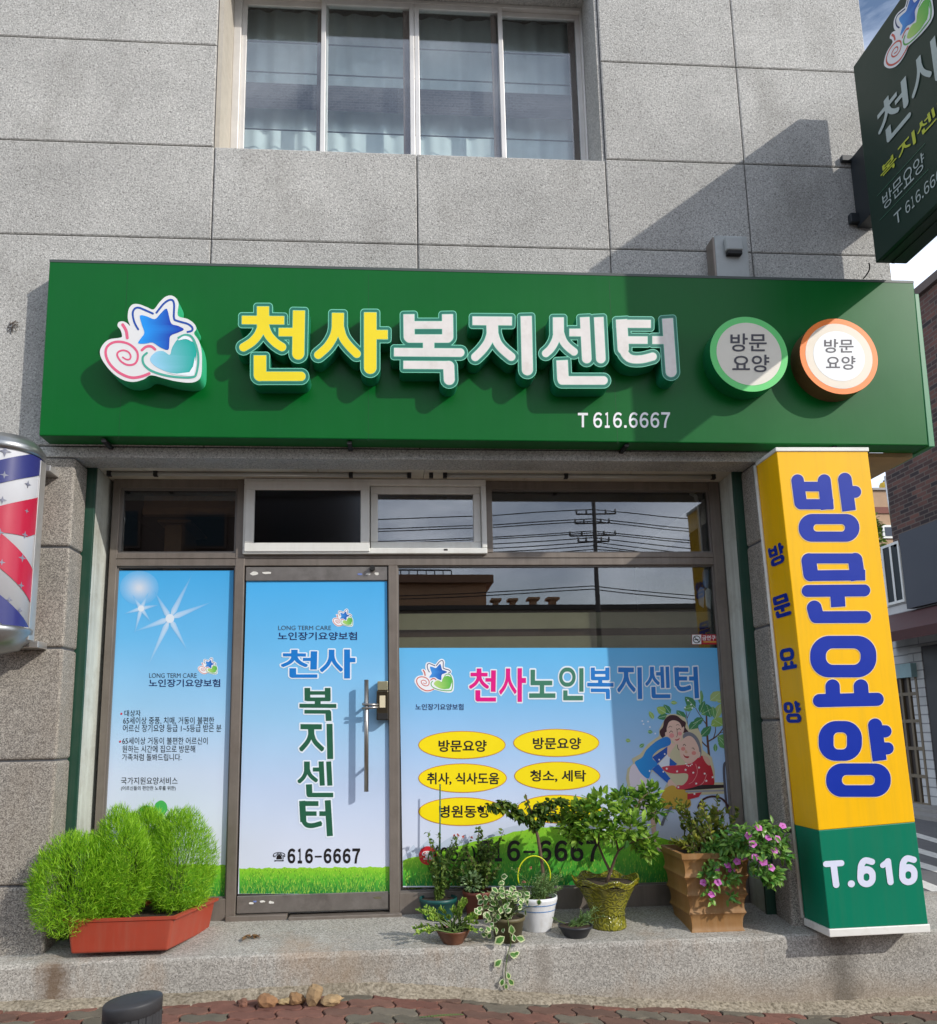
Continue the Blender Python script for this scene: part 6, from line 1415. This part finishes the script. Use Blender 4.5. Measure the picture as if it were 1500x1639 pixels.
for k, br_ in enumerate(BR):
    dy = r.uniform(-.06,.05); pp = [P(x, y, Y+dy*i/4) for i, (x, y) in enumerate(br_)]; m.tube(pp, [.0075-.0014*i for i in range(len(pp))], 6)
    for i in range(1, len(pp)):
        for q in range(34 if k != 1 else 6):
            ml_.val = r.random()**1.4; p = lerp(pp[i-1], pp[i], r.random()); d = (rv(r)+Vector((0,-.3,-.45))).normalized(); ml_.leaf(p+rv(r)*.012, d, (UPV+rv(r)*.6).normalized(), r.uniform(.026,.046), .024, .25, .35)
m.build('trunk', M_brn, pl); ml_.build('foliage', L_tre, pl)
m = MB(); pp = [P(855+26*math.cos(a)*(-1), 1402-32*math.sin(a), c.y-.02) for a in [math.pi*(-.12+1.2*k/24) for k in range(25)]]; m.smooth = True; m.tube(pp, .0034, 7); tag(m.build('plant_hoop', mat('yellow_hoop', (206, 214, 22), .4)), 'bright yellow hoop stuck upright in the white pot', 'hoop')
# 6 small black bowl
t, c, R, h = pot('flower_pot', 'small low black plastic bowl near the step edge', 926, 1504, 901, 953, 1480, [(0,.62),(.1,.68),(.8,.96),(.82,1.0),(1,1.03)], M_blk)
r = random.Random(36); b0 = c+Vector((0,0,h*.9)); pl = plant('moss_rose', b0, 'small spiky green plant in the low black bowl'); m = MB(); ml_ = MB()
for k in range(22):
    e_ = P(r.gauss(934, 13), r.uniform(1452, 1478), c.y+r.uniform(-.05,.05)); q0 = b0+Vector((r.uniform(-.04,.04), r.uniform(-.04,.04), 0)); m.tube([q0, e_], [.0025,.0012], 4, False)
    for q in range(22): ml_.val = r.random(); ml_.leaf(lerp(q0, e_, r.uniform(.2, 1)), ((e_-q0).normalized()*.6+rv(r)*.7+UPV*.3).normalized(), rv(r), r.uniform(.014,.024), .0032)
pp = [P(905,1478,c.y-R), P(893,1474,c.y-R-.02), P(884,1468,c.y-R-.02)]; m.tube(pp, .002, 5)
for q in range(10): ml_.leaf(lerp(pp[1], pp[2], r.random()), rv(r), rv(r), .015, .004)
m.build('stem', M_stem, pl); ml_.build('foliage', L_herb, pl)
# 7 ornate yellow green pot with a bonsai like tree
M_orn = bpy.data.materials.new('olive_glaze'); M_orn.use_nodes = True
def _orn():
    nt = M_orn.node_tree; N = nt.nodes; L = nt.links; b = N['Principled BSDF']; b.inputs['Roughness'].default_value = .25; b.inputs['Coat Weight'].default_value = .3
    t = N.new('ShaderNodeTexCoord'); w = N.new('ShaderNodeTexWave'); w.wave_type = 'RINGS'; w.inputs['Scale'].default_value = 13; w.inputs['Distortion'].default_value = 14; w.inputs['Detail'].default_value = 2; w.inputs['Detail Scale'].default_value = 1.6; L.new(t.outputs['Object'], w.inputs['Vector'])
    cr = N.new('ShaderNodeValToRGB'); e = cr.color_ramp.elements; e[0].position = .25; e[0].color = lin((98, 98, 20)); e[1].position = .8; e[1].color = lin((134, 130, 30)); L.new(w.outputs['Fac'], cr.inputs['Fac']); L.new(cr.outputs['Color'], b.inputs['Base Color'])
    bp = N.new('ShaderNodeBump'); bp.inputs['Strength'].default_value = .6; bp.inputs['Distance'].default_value = .006; L.new(w.outputs['Fac'], bp.inputs['Height']); L.new(bp.outputs['Normal'], b.inputs['Normal'])
_orn()
wobf = lambda th, i, r_, z: (r_*(1+.035*math.sin(7*th)*(1 if i >= 6 else .25)), z+(.012*math.sin(7*th) if i >= 6 else 0))
t, c, R, h = pot('flower_pot', 'ornate yellow green glazed pot with a scalloped rim under the small bushy tree', 981, 1491, 923, 1024, 1404, [(0,.55),(.04,.57),(.14,.55),(.28,.50),(.45,.58),(.65,.72),(.85,.88),(.94,.98),(1,1.03)], M_orn, rb=.55, wob=wobf, n=84)
m = MB(); zz = h*.285
for k in range(40):
    a = 2*math.pi*k/40; p = c+Vector((R*.515*math.cos(a), R*.515*math.sin(a), zz)); m.tube([p-Vector((0,0,.004)), p+Vector((0,0,.004))], .004, 5)
m.build('bead_band', M_orn, t)
r = random.Random(37); b0 = c+Vector((.0,0,h*.88)); pl = plant('small_tree', b0, 'bushy little tree with forked trunk and glossy leaves in the ornate yellow green pot')
m = MB(); ml_ = MB(); Y = c.y; base = P(977,1396,Y)
TB = [[(977,1396),(968,1378),(957,1350),(946,1338),(930,1320)], [(977,1396),(984,1375),(990,1362),(1003,1352),(1020,1345),(1042,1340)], [(957,1350),(960,1330),(958,1310),(950,1295)], [(990,1362),(985,1340),(978,1318),(970,1300)], [(1003,1352),(1008,1330),(1012,1308),(1022,1300),(1040,1303)], [(946,1338),(925,1330),(910,1318)], [(1020,1345),(1030,1335),(1036,1322)], [(1012,1308),(1018,1290),(1030,1275)]]
tips = []
for k, br_ in enumerate(TB):
    dy = r.uniform(-.10,.10); pp = [P(x, y, Y+dy*i/3) for i, (x, y) in enumerate(br_)]; w0 = .011 if k < 2 else .0065; m.tube(([b0] if k < 2 else [])+pp, [max(.002, w0-.0018*i) for i in range(len(pp)+(1 if k < 2 else 0))], 7); tips.append(pp)
CL = [(915,1318,22,16,.0),(935,1300,24,18,-.05),(960,1290,24,20,-.08),(948,1325,24,16,-.1),(985,1305,28,22,-.06),(1000,1280,22,15,.04),(1030,1280,26,15,.06),(1050,1300,16,10,.05),(1010,1325,26,20,-.1),(1028,1345,18,14,-.05),(975,1335,18,12,-.12),(925,1338,18,10,-.04),(1040,1268,14,8,.05),(918,1296,14,10,.03),(1035,1360,12,9,-.06)]
for x, y, rx, rz, dy in CL:
    q = P(x, y, Y+dy); s_ = Y/FOC; near = min((p for t_ in tips for p in t_), key=lambda p: (p-q).length); m.tube([near, q], [.003,.0015], 4, False)
    for k in range(int(rx*4.2)):
        d = rv(r); p = q+Vector((d.x*rx*s_, d.y*rx*s_*.8, d.z*rz*s_))*r.random()**.5; ml_.val = r.random()**1.2; ml_.leaf(p, (d*.8+rv(r)*.5+UPV*.35).normalized(), (UPV*.8+rv(r)*.5).normalized(), r.uniform(.032,.066), r.uniform(.018,.03), .3, .18)
m.build('trunk', M_brn, pl); ml_.build('foliage', L_bon, pl)
# 8 square terracotta pot with periwinkle
M_ter = mat('tan_terracotta', (140, 100, 52), .6, var=.14, vs=6, bump=.2, bs=30, stain=((130, 92, 54), .5, 7), streak=((168, 140, 104), .45))
ZF = S(1150, 1492).z; YQ = S(1150, 1492).y; s_ = YQ/FOC
f0, f1 = P(1111,1492,YQ), P(1190,1490,YQ); ztp = P(1150,1366,YQ).z; dd_ = .36
t8 = thing('terracotta_pot', ((f0.x+f1.x)/2, YQ+.15, ZF), 'tall square tan terracotta pot with ridged sides holding pink flowers', 'flower pot', 'flower pots on the step'); m = MB()
K = 26; hh_ = ztp-ZF; cx_ = (f0.x+f1.x)/2; wB = (f1.x-f0.x)/2; wT = (P(1200,1366,YQ).x-P(1095,1370,YQ).x)/2
ri = []
for k in range(K*5+1):
    u_ = k/(K*5); z = ZF+hh_*u_; tp_ = wB+(wT-wB)*u_
    seg = (u_/.93)*4.0; fq = seg-int(seg); ridge = 0.013*(abs(2*fq-1)**3.2) if u_ < .93 else .013
    e_ = tp_+ridge; dpt = dd_/2*(.78+.22*u_)+ridge; cy_ = YQ+.015+dd_*.39+(.04*u_)
    cxx = cx_+(P(1147.5,1366,YQ).x-cx_)*u_; ri.append([(cxx-e_, cy_-dpt, z), (cxx+e_, cy_-dpt, z), (cxx+e_, cy_+dpt, z), (cxx-e_, cy_+dpt, z)])
for q in ri: m.v += q
for k in range(len(ri)-1):
    for j in range(4): m.face((k*4+j, k*4+(j+1) % 4, k*4+4+(j+1) % 4, k*4+4+j))
o_ = len(m.v); T_ = ri[-1]; ctr = Vector(((T_[0][0]+T_[1][0])/2, (T_[0][1]+T_[2][1])/2, T_[0][2]))
m.v += [tuple(lerp(Vector(p), ctr, .12)) for p in T_]; m.v += [tuple(lerp(Vector(p), ctr, .14)-Vector((0,0,.05))) for p in T_]
for j in range(4): m.face(((len(ri)-1)*4+j, (len(ri)-1)*4+(j+1) % 4, o_+(j+1) % 4, o_+j)); m.face((o_+j, o_+(j+1) % 4, o_+4+(j+1) % 4, o_+4+j))
m.face((3,2,1,0)); m.build('body', M_ter, t8)
m = MB(); m.poly([tuple(lerp(Vector(p), ctr, .13)-Vector((0,0,.03))) for p in T_]); m.build('soil', M_soil, t8)
r = random.Random(38); b0 = ctr-Vector((0,0,.03)); pl = plant('periwinkle', b0, 'periwinkle with pink flowers leaning out to the right of the square terracotta pot')
m = MB(); ml_ = MB(); mf = MB(); me_ = MB()
def flower(p, nr, rad):
    mf = MB()
    a0 = r.uniform(0, 1); t1 = nr.orthogonal().normalized(); t2 = nr.cross(t1)
    for k in range(5):
        a = a0+k*2*math.pi/5; d = (t1*math.cos(a)+t2*math.sin(a)+nr*.15).normalized(); mf.val = r.random(); mf.leaf(p, d, nr, rad, rad*.95, .1, .12, 1)
    me_ = MB(); me_.plate([ellipse(0, 0, rad*.16, rad*.16, 8)], lambda q, h=0.0: p+nr*.004+t1*q[0]+t2*q[1]); fo = mf.build('flower', M_pink, pl); me_.build('flower_eye', M_eye, fo)
YB = ctr.y; YFR = YQ-.03
FL = [(1145,1300),(1128,1340),(1214,1325),(1253,1322),(1245,1343),(1205,1351),(1217,1354),(1240,1361),(1175,1359),(1190,1372),(1180,1379),(1147,1390),(1171,1392),(1165,1385),(1235,1389),(1149,1412),(1126,1413),(1139,1432),(1191,1365),(1222,1380),(1230,1341),(1198,1338),(1160,1345),(1209,1372)]
for x, y in FL:
    Y_ = YFR-.03 if y > 1370 and x < 1200 else (YQ-.19 if x > 1195 else YB); p = P(x, y, Y_+r.uniform(-.03,.03)); flower(p, (Vector((-.05,-1,.45))+rv(r)*.35).normalized(), r.uniform(.019,.0245))
    q0 = b0+Vector((r.uniform(-.05,.12), r.uniform(-.1,.0), .02)); mid = lerp(q0, p, .55)+Vector((0,0,.05)); m.tube([q0, mid, p+Vector((0,.012,-.01))], [.003,.0024,.0014], 5, False)
    for k in range(44):
        u_ = r.uniform(.15, 1); w_ = lerp(q0, mid, u_*1.8) if u_ < .55 else lerp(mid, p, (u_-.55)/.45); ml_.val = r.random(); ml_.leaf(w_+rv(r)*.02, (rv(r)*.9+(p-q0).normalized()*.5+Vector((0,-.2,-.1))).normalized(), (UPV*.7+Vector((0,-.4,0))+rv(r)*.5).normalized(), r.uniform(.030,.052), .0165, .2, .25)
for k in range(44):
    x = r.uniform(1196, 1258); y = r.uniform(1320, 1415); p = P(x, y, YQ-.13+r.uniform(-.05,.05))
    if (x-1228)**2/30**2+(y-1368)**2/52**2 > 1: continue
    for q in range(14): ml_.val = r.random(); ml_.leaf(p+rv(r)*.022, (rv(r)*.8+Vector((.4,-.3,-.1))).normalized(), (UPV*.6+Vector((0,-.5,0))+rv(r)*.5).normalized(), r.uniform(.032,.056), .017, .2, .2)
for k in range(16):
    p = P(r.uniform(1128,1182), r.uniform(1395,1440), YFR-.03)
    if r.random() < .4: continue
    for q in range(7): ml_.val = r.random(); ml_.leaf(p+rv(r)*.016, (rv(r)*.8+Vector((.1,-.4,-.3))).normalized(), (UPV*.4+Vector((0,-.8,0))+rv(r)*.5).normalized(), r.uniform(.028,.046), .016, .2, .2)
m.build('stem', M_stem, pl); ml_.build('foliage', L_per, pl)
pl = plant('small_shrub', b0, 'yellowish green twiggy shrub growing at the back of the square terracotta pot'); m = MB(); ml_ = MB()
for k in range(30):
    e_ = P(r.uniform(1068, 1190), r.uniform(1276, 1352), YB+r.uniform(-.08,.12)); q0 = b0+Vector((r.uniform(-.11,.10), r.uniform(-.12,.12), 0)); mid = lerp(q0, e_, .5)+UPV*.02; m.tube([q0, mid, e_], [.003,.0022,.001], 5, False)
    for q in range(38): u_ = r.uniform(.15, 1); w_ = lerp(q0, mid, u_*2) if u_ < .5 else lerp(mid, e_, u_*2-1); ml_.val = r.random(); ml_.leaf(w_, (rv(r)*.8+(e_-q0).normalized()*.7).normalized(), rv(r), r.uniform(.024,.042), .016, .25, .15)
m.build('stem', M_brn, pl); ml_.build('foliage', leafmat('yellowing_leaf', (70, 104, 40), (170, 170, 70), .35), pl)
# ================================================================== ACROSS THE SIDE STREET
gp_ = PZ(1442, 1292, ZRD); XB = gp_.x; YB0 = gp_.y
XBs = xplane(XB)
def bq(x, y): return PX_(x, y, XB)
bb_ = thing('brick_building', (XB+2, YB0-3, 0), 'dark brown brick building across the side street with a maroon awning', 'building')
M_brk = bpy.data.materials.new('brown_brick'); M_brk.use_nodes = True
def _brk(M, c1, c2, mo, sx, rot):
    nt = M.node_tree; N = nt.nodes; L = nt.links; b = N['Principled BSDF']; b.inputs['Roughness'].default_value = .9
    g_ = N.new('ShaderNodeNewGeometry'); s_ = N.new('ShaderNodeSeparateXYZ'); L.new(g_.outputs['Position'], s_.inputs['Vector']); a = N.new('ShaderNodeMath'); a.operation = 'ADD'; L.new(s_.outputs['X'], a.inputs[0]); L.new(s_.outputs['Y'], a.inputs[1])
    cb = N.new('ShaderNodeCombineXYZ'); L.new(a.outputs[0], cb.inputs['X']); L.new(s_.outputs['Z'], cb.inputs['Y'])
    br = N.new('ShaderNodeTexBrick'); br.inputs['Scale'].default_value = 1; br.inputs['Brick Width'].default_value = sx[0]; br.inputs['Row Height'].default_value = sx[1]; br.inputs['Mortar Size'].default_value = sx[2]; br.inputs['Color1'].default_value = lin(c1); br.inputs['Color2'].default_value = lin(c2); br.inputs['Mortar'].default_value = lin(mo); L.new(cb.outputs['Vector'], br.inputs['Vector'])
    n = N.new('ShaderNodeTexNoise'); n.inputs['Scale'].default_value = 2; n.inputs['Detail'].default_value = 7; L.new(g_.outputs['Position'], n.inputs['Vector']); r = N.new('ShaderNodeMapRange'); r.inputs['To Min'].default_value = .6; r.inputs['To Max'].default_value = 1.4; L.new(n.outputs['Fac'], r.inputs['Value'])
    mu = N.new('ShaderNodeVectorMath'); mu.operation = 'SCALE'; L.new(br.outputs['Color'], mu.inputs[0]); L.new(r.outputs['Result'], mu.inputs['Scale']); L.new(mu.outputs['Vector'], b.inputs['Base Color'])
    bp = N.new('ShaderNodeBump'); bp.inputs['Strength'].default_value = .5; bp.inputs['Distance'].default_value = .01; L.new(br.outputs['Fac'], bp.inputs['Height']); bp.invert = True; L.new(bp.outputs['Normal'], b.inputs['Normal'])
_brk(M_brk, (112, 76, 66), (52, 44, 46), (104, 94, 86), (.27, .085, .010), 0)
M_sid = bpy.data.materials.new('white_siding'); M_sid.use_nodes = True; _brk(M_sid, (214, 214, 212), (206, 206, 204), (150, 150, 150), (3.0, .16, .012), 0)
zBT = bq(1449, 494).z; zBM = bq(1447, 870).z; yE = bq(1430, 870).y
m = MB(); m.box(XB, XB+8, yE-9, yE, zBM, zBT); m.build('brick_wall', M_brk, bb_)
m = MB(); m.box(XB-.08, XB+8.1, yE-9.1, yE+.08, zBT+.002, zBT+.16); m.build('parapet', mat('parapet_stone', (96, 84, 78), .8, var=.15), bb_)
yE2 = bq(1409, 900).y
m = MB(); m.box(XB+.03, XB+7.9, yE-9, yE2, ZRD, zBM-.003); m.build('siding_wall', M_sid, bb_)
w0, w1 = bq(1411, 880), bq(1449, 960); m = MB(); fw = .05
ya, yb, za, zb = w1.y, w0.y, bq(1436, 966).z, bq(1436, 866).z
m.box(XB-.012, XB+.029, ya, yb, zb-fw, zb); m.box(XB-.012, XB+.029, ya, yb, za, za+fw); m.box(XB-.012, XB+.029, ya, ya+fw, za+fw, zb-fw); m.box(XB-.012, XB+.029, yb-fw, yb, za+fw, zb-fw); m.box(XB-.008, XB+.029, (ya+yb)/2-.03, (ya+yb)/2+.03, za+fw, zb-fw)
wn = m.build('window', M_pvc, bb_); m = MB(); m.box(XB+.0, XB+.02, ya+fw, yb-fw, za+fw, zb-fw); m.build('pane', mat('far_pane', (34, 44, 48), .45, spec=.15), wn)
m = MB(); a = bq(1455, 900); m.box(XB-.14, XB-.01, yE-9, a.y, bq(1475, 972).z, bq(1475, 846).z); m.build('signboard', mat('charcoal_board', (58, 62, 72), .6, var=.06), bb_)
m = MB(); y0_, y1_ = yE-9, bq(1428, 1010).y; zt1, zt0 = bq(1475, 974).z, bq(1475, 1030).z
m.add([(XB-.02,y0_,zt1),(XB-.02,y1_,zt1),(XB-1.1,y1_,zt0+.12),(XB-1.1,y0_,zt0+.12),(XB-1.1,y1_,zt0-.05),(XB-1.1,y0_,zt0-.05),(XB-.02,y1_,zt0-.05)], [(0,1,2,3),(3,2,4,5),(1,6,4,2)]); m.build('awning', mat('maroon_awning', (74, 36, 34), .75, var=.12), bb_)
m = MB(); dz0 = ZRD+0.12; dya, dyb = bq(1483, 1200).y, bq(1434, 1200).y; dzt = bq(1455, 1068).z
for k in range(5): y_ = dya+(dyb-dya)*k/4; m.box(XB-.06, XB-.02, y_-.03, y_+.03, dz0, dzt)
for k in range(6): z_ = dz0+(dzt-dz0)*k/5; m.box(XB-.058, XB-.022, dya, dyb, z_-.03, z_+.03)
ds = m.build('lattice_door', mat('tan_lattice', (122, 108, 86), .6, var=.1), bb_); m = MB(); m.box(XB-.019, XB+.02, dya, dyb, dz0, dzt); m.build('dark_infill', mat('dark_infill', (58, 48, 42), .6), ds)
m = MB(); m.box(XB-.05, XB-.01, bq(1491, 1150).y, bq(1469, 1150).y, ZRD+0.12, zt0-.06); m.build('white_pier', M_sid, bb_)
m = MB(); m.box(XB-.04, XB-.005, yE-9, bq(1491.3, 1150).y, ZRD+.12, zt0-.06); m.build('dark_shopfront', mat('dark_shopfront', (46, 42, 42), .5), bb_)
m = MB(); m.box(XB-.5, XB-.02, yE-9, dyb-.1, ZRD, ZRD+.12); m.box(XB-.9, XB-.51, yE-9, dya, ZRD, ZRD+.06); m.build('door_step', mat('pale_concrete', (156, 152, 146), .85, var=.1, bump=.3), bb_)
m = MB(); m.box(XB-.16, XB-.03, bq(1472, 1075).y, bq(1440, 1075).y, bq(1455, 1085).z, bq(1455, 1063).z); m.build('shutter_box', mat('pale_teal_box', (150, 186, 190), .5), bb_)
# distant tan house, tank, tree
Yd = 34.0; d0, d1 = P(1402, 830, Yd), P(1440, 830, Yd); hs = thing('distant_house', ((d0.x+d1.x)/2+1.5, Yd+2, 0), 'far tan plastered house seen in the gap beside the brick building', 'house')
zr = P(1415, 785, Yd).z; m = MB(); m.box(d0.x, d1.x+6, Yd, Yd+6, 0, zr); m.build('wall', mat('tan_render', (170, 140, 112), .85, var=.12, vs=2), hs)
m = MB(); m.box(d0.x-.02, d1.x+6, Yd-.06, Yd-.002, P(1415,822,Yd).z, P(1415,812,Yd).z); m.build('brown_band', mat('band_brown', (120, 74, 62), .8), hs)
m = MB(); a, b_ = P(1413,862,Yd), P(1436,841,Yd); m.box(a.x, b_.x, Yd-.08, Yd-.003, a.z, b_.z); wn = m.build('window', M_pvc, hs); m = MB(); m.box(a.x+.1, b_.x-.1, Yd-.1, Yd-.081, a.z+.1, b_.z-.1); m.build('pane', mat('dark_pane', (50, 60, 76), .2), wn)
m = MB(); m.box(d0.x-.05, d1.x+6.05, Yd-.1, Yd+6, zr+.002, zr+.1); m.build('roof_edge', mat('roof_edge_grey', (150, 146, 142), .7), hs)
c = P(1422, 782, Yd+1); tk = thing('roof_tank', (c.x, Yd+1.2, zr+.1), 'yellow rounded water tank on the flat roof of the far tan house', 'tank'); m = MB(); s_ = Yd/FOC; R_ = 10*s_; m.lathe([(R_*.9, 0), (R_, .1), (R_, 20*s_), (R_*.8, 24*s_), (R_*.3, 26*s_)], (c.x, Yd+1.2, zr+.1), 20, capt=True); m.build('tank_body', mat('tank_yellow', (206, 168, 40), .5, var=.1), tk); m = MB(); m.lathe([(R_*.3, 26*s_), (R_*.3, 28.5*s_)], (c.x, Yd+1.2, zr+.1), 12, capt=True); m.build('tank_lid', M_blk, tk)
m = MB(); m.tube([P(1417,762,30), P(1430,850,30)], .05, 6); tag(m.build('slanting_pole', M_alul), 'thin pale slanting pole before the far tan house', 'pole')
Yt = 31.0; c = P(1400, 840, Yt); tt = thing('distant_tree', (c.x, Yt, 0), 'green tree partly showing beside the far tan house behind the yellow pillar sign', 'tree'); m = MB(); m.tube([(c.x-.6, Yt, 0), (c.x-.6, Yt, c.z)], [.2,.1], 8); m.build('trunk', M_brn, tt)
m = MB(); cluster(m, (c.x-1.15, Yt, c.z-.7), (1.25, 1.2, 1.5), 2400, .22, .14, random.Random(3)); m.build('crown', L_tre, tt)

# ================================================================== ACROSS THE STREET, BEHIND THE CAMERA (seen mirrored in the glass)
def mir(x, y, Yreal):
    p = P(x, y, 2*(YG)-Yreal); return Vector((p.x, Yreal, p.z))
Yo = -30.0
tb = mir(949, 1000, Yo); tt_ = mir(949, 800, Yo); up_ = thing('utility_pole', (tt_.x, Yo, 0), 'tall dark utility pole with stacked crossarms mirrored in the shop glass', 'pole')
M_pole = mat('pole_concrete', (92, 84, 78), .8, var=.1)
m = MB(); m.tube([(tt_.x, Yo, 0), (tt_.x, Yo, tt_.z)], [.15, .10], 12); m.build('shaft', M_pole, up_)
arms = [(823, 922, 985), (838, 920, 975), (858, 912, 985), (868, 925, 975)]
for y, xa, xb in arms:
    a, b_ = mir(xa, y, Yo), mir(xb, y-1, Yo); m = MB(); m.tube([a, b_], .045, 6); cr_ = m.build('crossarm', M_pole, up_); m = MB()
    for q in (0, .25, .75, 1): p = lerp(a, b_, q); m.tube([p, p+Vector((0,0,.24))], .05, 8)
    m.build('insulator', mat('insulator_grey', (120, 118, 116), .4), cr_)
wi = 0
for y, dy in ((815,4),(830,5),(834,6),(850,4),(853,5),(861,6),(868,7),(874,8),(880,-4),(938,4),(943,5)):
    a, b_, c = mir(560, y+2, Yo), mir(949, y, Yo), mir(1130, y+dy, Yo); a = b_+(a-b_)*2.2; c = b_+(c-b_)*3.0; m = MB()
    for p, q in ((a, b_), (b_, c)): m.tube([lerp(p, q, k/10)-Vector((0,0,.5*math.sin(math.pi*k/10))) for k in range(11)], .026, 4, False)
    tag(m.build('power_line', M_rub), 'black overhead line strung from the utility pole, mirrored in the glass', 'power line', 'overhead lines across the street')
a, b_ = mir(560, 935, Yo-6), mir(778, 935, Yo-6); ob = thing('brown_building', ((a.x+b_.x)/2, Yo-10, 0), 'brown flat roofed building with a roof railing mirrored in the shop glass', 'building')
M_ob = mat('brown_render', (196, 150, 112), .85, var=.1, vs=.5); m = MB(); m.box(a.x-14, b_.x, Yo-14, Yo-6, 0, a.z); m.build('wall', M_ob, ob)
m = MB(); m.box(a.x-14.2, b_.x+.4, Yo-14.2, Yo-5.6, a.z+.002, a.z+.45); m.build('parapet', mat('brown_parapet', (150, 112, 86), .8), ob)
m = MB(); zt2 = mir(700, 914, Yo-6).z
for k in range(40): x = a.x-13+(b_.x-2-a.x+13)*k/39; m.box(x-.03, x+.03, Yo-6.1, Yo-6.04, a.z+.45, zt2)
m.box(a.x-13, b_.x-2, Yo-6.12, Yo-6.02, zt2, zt2+.08); m.build('railing', M_blk, ob)
m = MB(); m.box(a.x-13.9, b_.x+.02, Yo-5.98, Yo-5.9, a.z-2.6, a.z-2.2); m.build('string_course', mat('brown_parapet', (150,112,86)), ob)
a, b_ = mir(560, 978, Yo-3), mir(1500, 978, Yo-3); lw = thing('long_low_building', ((a.x+b_.x)/2, Yo-6, 0), 'long low grey brown building across the street mirrored in the shop glass', 'building')
m = MB(); m.box(a.x-40, b_.x+30, Yo-5.5, Yo-3, 0, a.z); m.build('wall', mat('grey_brown_render', (176, 160, 142), .85, var=.15, vs=.6), lw)
m = MB(); m.box(a.x-40.2, b_.x+30.2, Yo-5.6, Yo-2.8, a.z+.002, a.z+.25); m.build('roof_edge', mat('low_roof_edge', (88, 80, 72), .8), lw)
for k, (x, s_) in enumerate(((794,.9),(821,.9),(855,1.1),(886,1.1))):
    p = mir(x, 978, Yo-3.6); m = MB(); w_ = .15*s_; z = p.z+.26; hq = .30*s_; m.box(p.x-w_, p.x+w_, Yo-4, Yo-3.4, z, z+hq); m.box(p.x-w_*2.0, p.x+w_*2.0, Yo-4.15, Yo-3.25, z+hq+.002, z+hq+.13)
    tag(m.build('roof_vent', M_ob), 'brown capped roof vent on the long low building, mirrored in the glass', 'vent', 'vents on the long low roof')

a = mir(566, 765, -18.0); dk = thing('dark_apartment', (a.x-8, -22, 0), 'dark brown apartment block mirrored in the left transom pane', 'building')
M_dk = mat('dark_brown_render', (74, 58, 48), .85, var=.2, vs=.8); m = MB(); m.box(a.x-16, a.x, -27, -18, ZRD, a.z); m.build('wall', M_dk, dk)
m = MB(); m.box(a.x-16.2, a.x+.2, -27.2, -17.8, a.z+.002, a.z+.35); m.build('parapet', mat('dark_parapet', (96, 84, 74), .8), dk)
for k in range(5):
    for j in range(3):
        x = a.x-2.2-k*2.9; z = 1.6+j*3.0
        if z+1.4 > a.z: continue
        m = MB(); m.box(x-.75, x+.75, -17.96, -17.9, z, z+1.4); w_ = m.build('window', M_dk, dk); m = MB(); m.box(x-.66, x+.66, -17.89, -17.88, z+.09, z+1.31); m.build('pane', mat('far_pane', (34,44,48), .45, spec=.15), w_)
